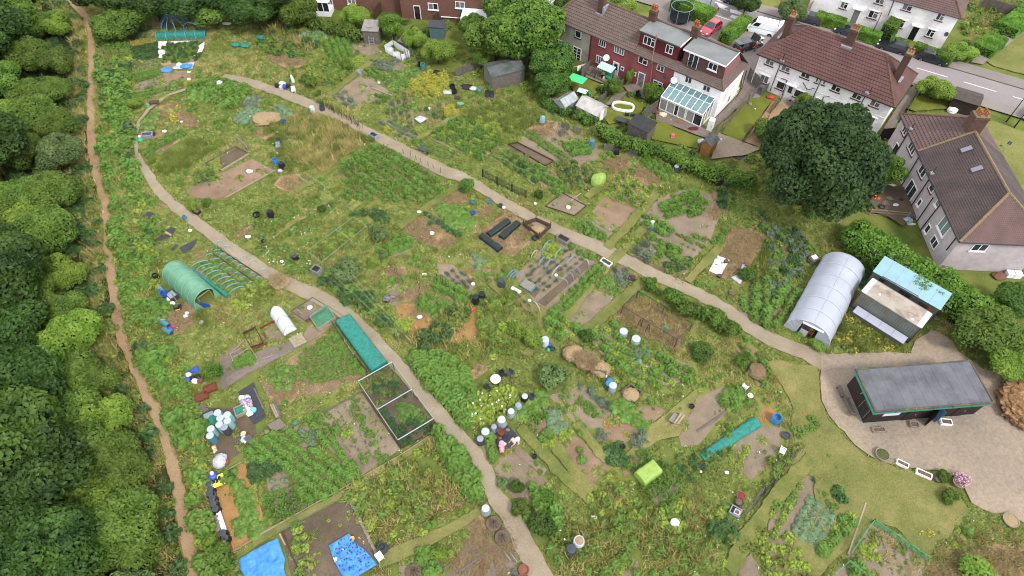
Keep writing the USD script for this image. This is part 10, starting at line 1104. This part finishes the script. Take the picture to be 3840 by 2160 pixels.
def aP(name,bn,poly_,cu,label,cat,scale,noise_cut=None,seed=0,avoid=(bH,dD,dK,dT),sc=.12):
 x0,y0,x1,y1=poly_.bounds;n=int((x1-x0)*(y1-y0)*cu);p=np.c_[vr.uniform(x0,x1,n),vr.uniform(y0,y1,n)];p=p[aU(poly_,p)]
 for a in avoid:shapely.prepare(a);p=p[~aU(a,p)]
 if noise_cut is not None:p=p[meshkit.fbm(np.c_[p*sc,np.full(len(p),seed+.5)],3,seed)>noise_cut]
 ay(name,bn,p,label,cat,scale)
aP("rough_grass",["tuft","tl","tl","tl"],cq,3.6,"green rough grass between the allotment beds","grass",(.6,1.05))
aP("dry_grass",["td","td","td","bw"],cq,1.5,"dry bleached grass patches between the allotment beds","grass",(.7,1.2),.52,3)
aP("weeds",["weed","lf","lm","em"],cq,1.,"leafy weeds spread between the allotment beds","weeds",(.6,1.1),.53,8)
aP("daisies",["daisy"],cq,.12,"white wild flowers dotted over the allotments","flowers",(.6,1.),avoid=(bH,dK))
aP("bed_weeds",["sd","sd","rl","tl"],dD.intersection(cq),.8,"small weeds and seedlings on the bare beds","weeds",(.6,1.3),.42,11,avoid=(bH,))
d8=unary_union([g for n,g in bI if n=="straw_bed"]);ay("loose_straw",["strawbits"],(lambda p:p[aU(d8,p)])(np.c_[vr.uniform(-45,45,26000),vr.uniform(10,85,26000)]),"loose straw lying on the straw beds","straw",(.7,1.5),.03)
ex=unary_union([g for n,g in bI if n in("mulch_bed",)]+[sg.Polygon([g6(*q)[:2]for q in[(490,180),(590,200),(800,940),(410,1180),(250,650),(190,470),(400,350)]])])
ay("loose_chips",["chipbits"],(lambda p:p[aU(ex,p)])(np.c_[vr.uniform(-45,45,16000),vr.uniform(10,85,16000)]),"loose wood chips on the mulched beds","wood chips",(.6,1.1),.03)
dZ=sg.Polygon([q[:2]for q in FL((250,60),(330,60),(330,170),(322,250),(330,330),(352,410),(355,470),(380,560),(380,640),(395,700),(400,780),(420,860),(460,910),(490,1000),(505,1080),(520,1180),(520,1280),(545,1380),(560,1449),(570,1500),(505,1500),(475,1330),(440,1170),(375,990),(320,870),(290,740),(285,620),(280,540),(262,450),(250,350),(248,200))])
aP("scrub",["lf","weed","em","lm","tuft","td"],dZ,6.,"bramble scrub between the dirt path and the plots","scrub",(1.1,2.1),.36,2,avoid=(bH,),sc=.2)
aP("scrub_bushes",["dk","lf","lm","em"],dZ,3.5,"taller bushy clumps in the scrub beside the dirt path","scrub",(1.8,2.8),.56,6,avoid=(bH,),sc=.16)
eh=sg.LineString([q[:2]for q in dirt]).buffer(2.6).difference(bH)
aP("long_grass",["tuft","tq","td","weed","tuft"],eh,7,"long grass on both edges of the dirt path","grass",(.8,1.3),avoid=(bH,))
dg=sg.Polygon([q[:2]for q in FL((100,-20),(170,0),(225,200),(232,400),(262,600),(290,830),(380,1080),(440,1300),(475,1500),(-150,1500),(-100,0))])
aP("wood_undergrowth",["dk","weed","dk"],dg,.9,"dark undergrowth beneath the trees of the wood","undergrowth",(1.2,2.4),avoid=(bH,))
aP("lawn_tufts",["tl","tl","td"],dK,2.2,"short grass tufts in the mown grass","grass",(.4,.8),avoid=(bH,));aP("lawn_weeds",["lf","tl","weed"],dK,.5,"small weeds in the mown grass","weeds",(.3,.6),.5,4,avoid=(bH,))
eI=sg.Polygon([q[:2]for q in FL((1100,30),(1330,60),(1390,170),(1500,170),(1600,230),(1690,290),(1880,350),(1990,260),(2200,350),(2230,520),(2050,560),(1880,455),(1700,395),(1500,310),(1380,260),(1180,190),(950,110),(930,60))])
aP("garden_plants",["lf","dk","weed","tuft","lm"],eI,1.2,"shrubs and weeds growing in the back gardens","garden plants",(.8,1.8),.45,4)
c4=sg.Polygon([q[:2]for q in FL((2440,0),(2540,-60),(2600,-20),(2530,60),(2480,110),(2440,130),(2420,90))]);aP("garden_plants",["lf","tuft","weed","lm","bw"],c4,2.5,"overgrown side garden of the white block across the street","garden plants",(1.,2.),.4,5)
cZ=sg.Polygon([q[:2]for q in poly(3,2,(1500,530,1640,560,1760,660,1920,740,1932,860,1800,960,1650,960,1560,700))])
aP("moss_tufts",["tl","tl","td"],cZ,5,"patches of grass and moss growing through the yard","grass",(.35,.8),.55,7,avoid=(),sc=.5)
c3=[g for n,g in bI if n=="yard"][0].boundary.buffer(.35)
aP("edge_grass",["tl","td","tuft"],c3,5,"grass and dry stalks along the yard's edge","grass",(.4,.9),avoid=())
c7=unary_union([g for n,g in bI if n=="concrete_path"]).boundary.buffer(.22)
aP("path_grass",["tl","tuft","td"],c7,4.5,"grass creeping over the concrete paths' edges","grass",(.3,.8),avoid=())
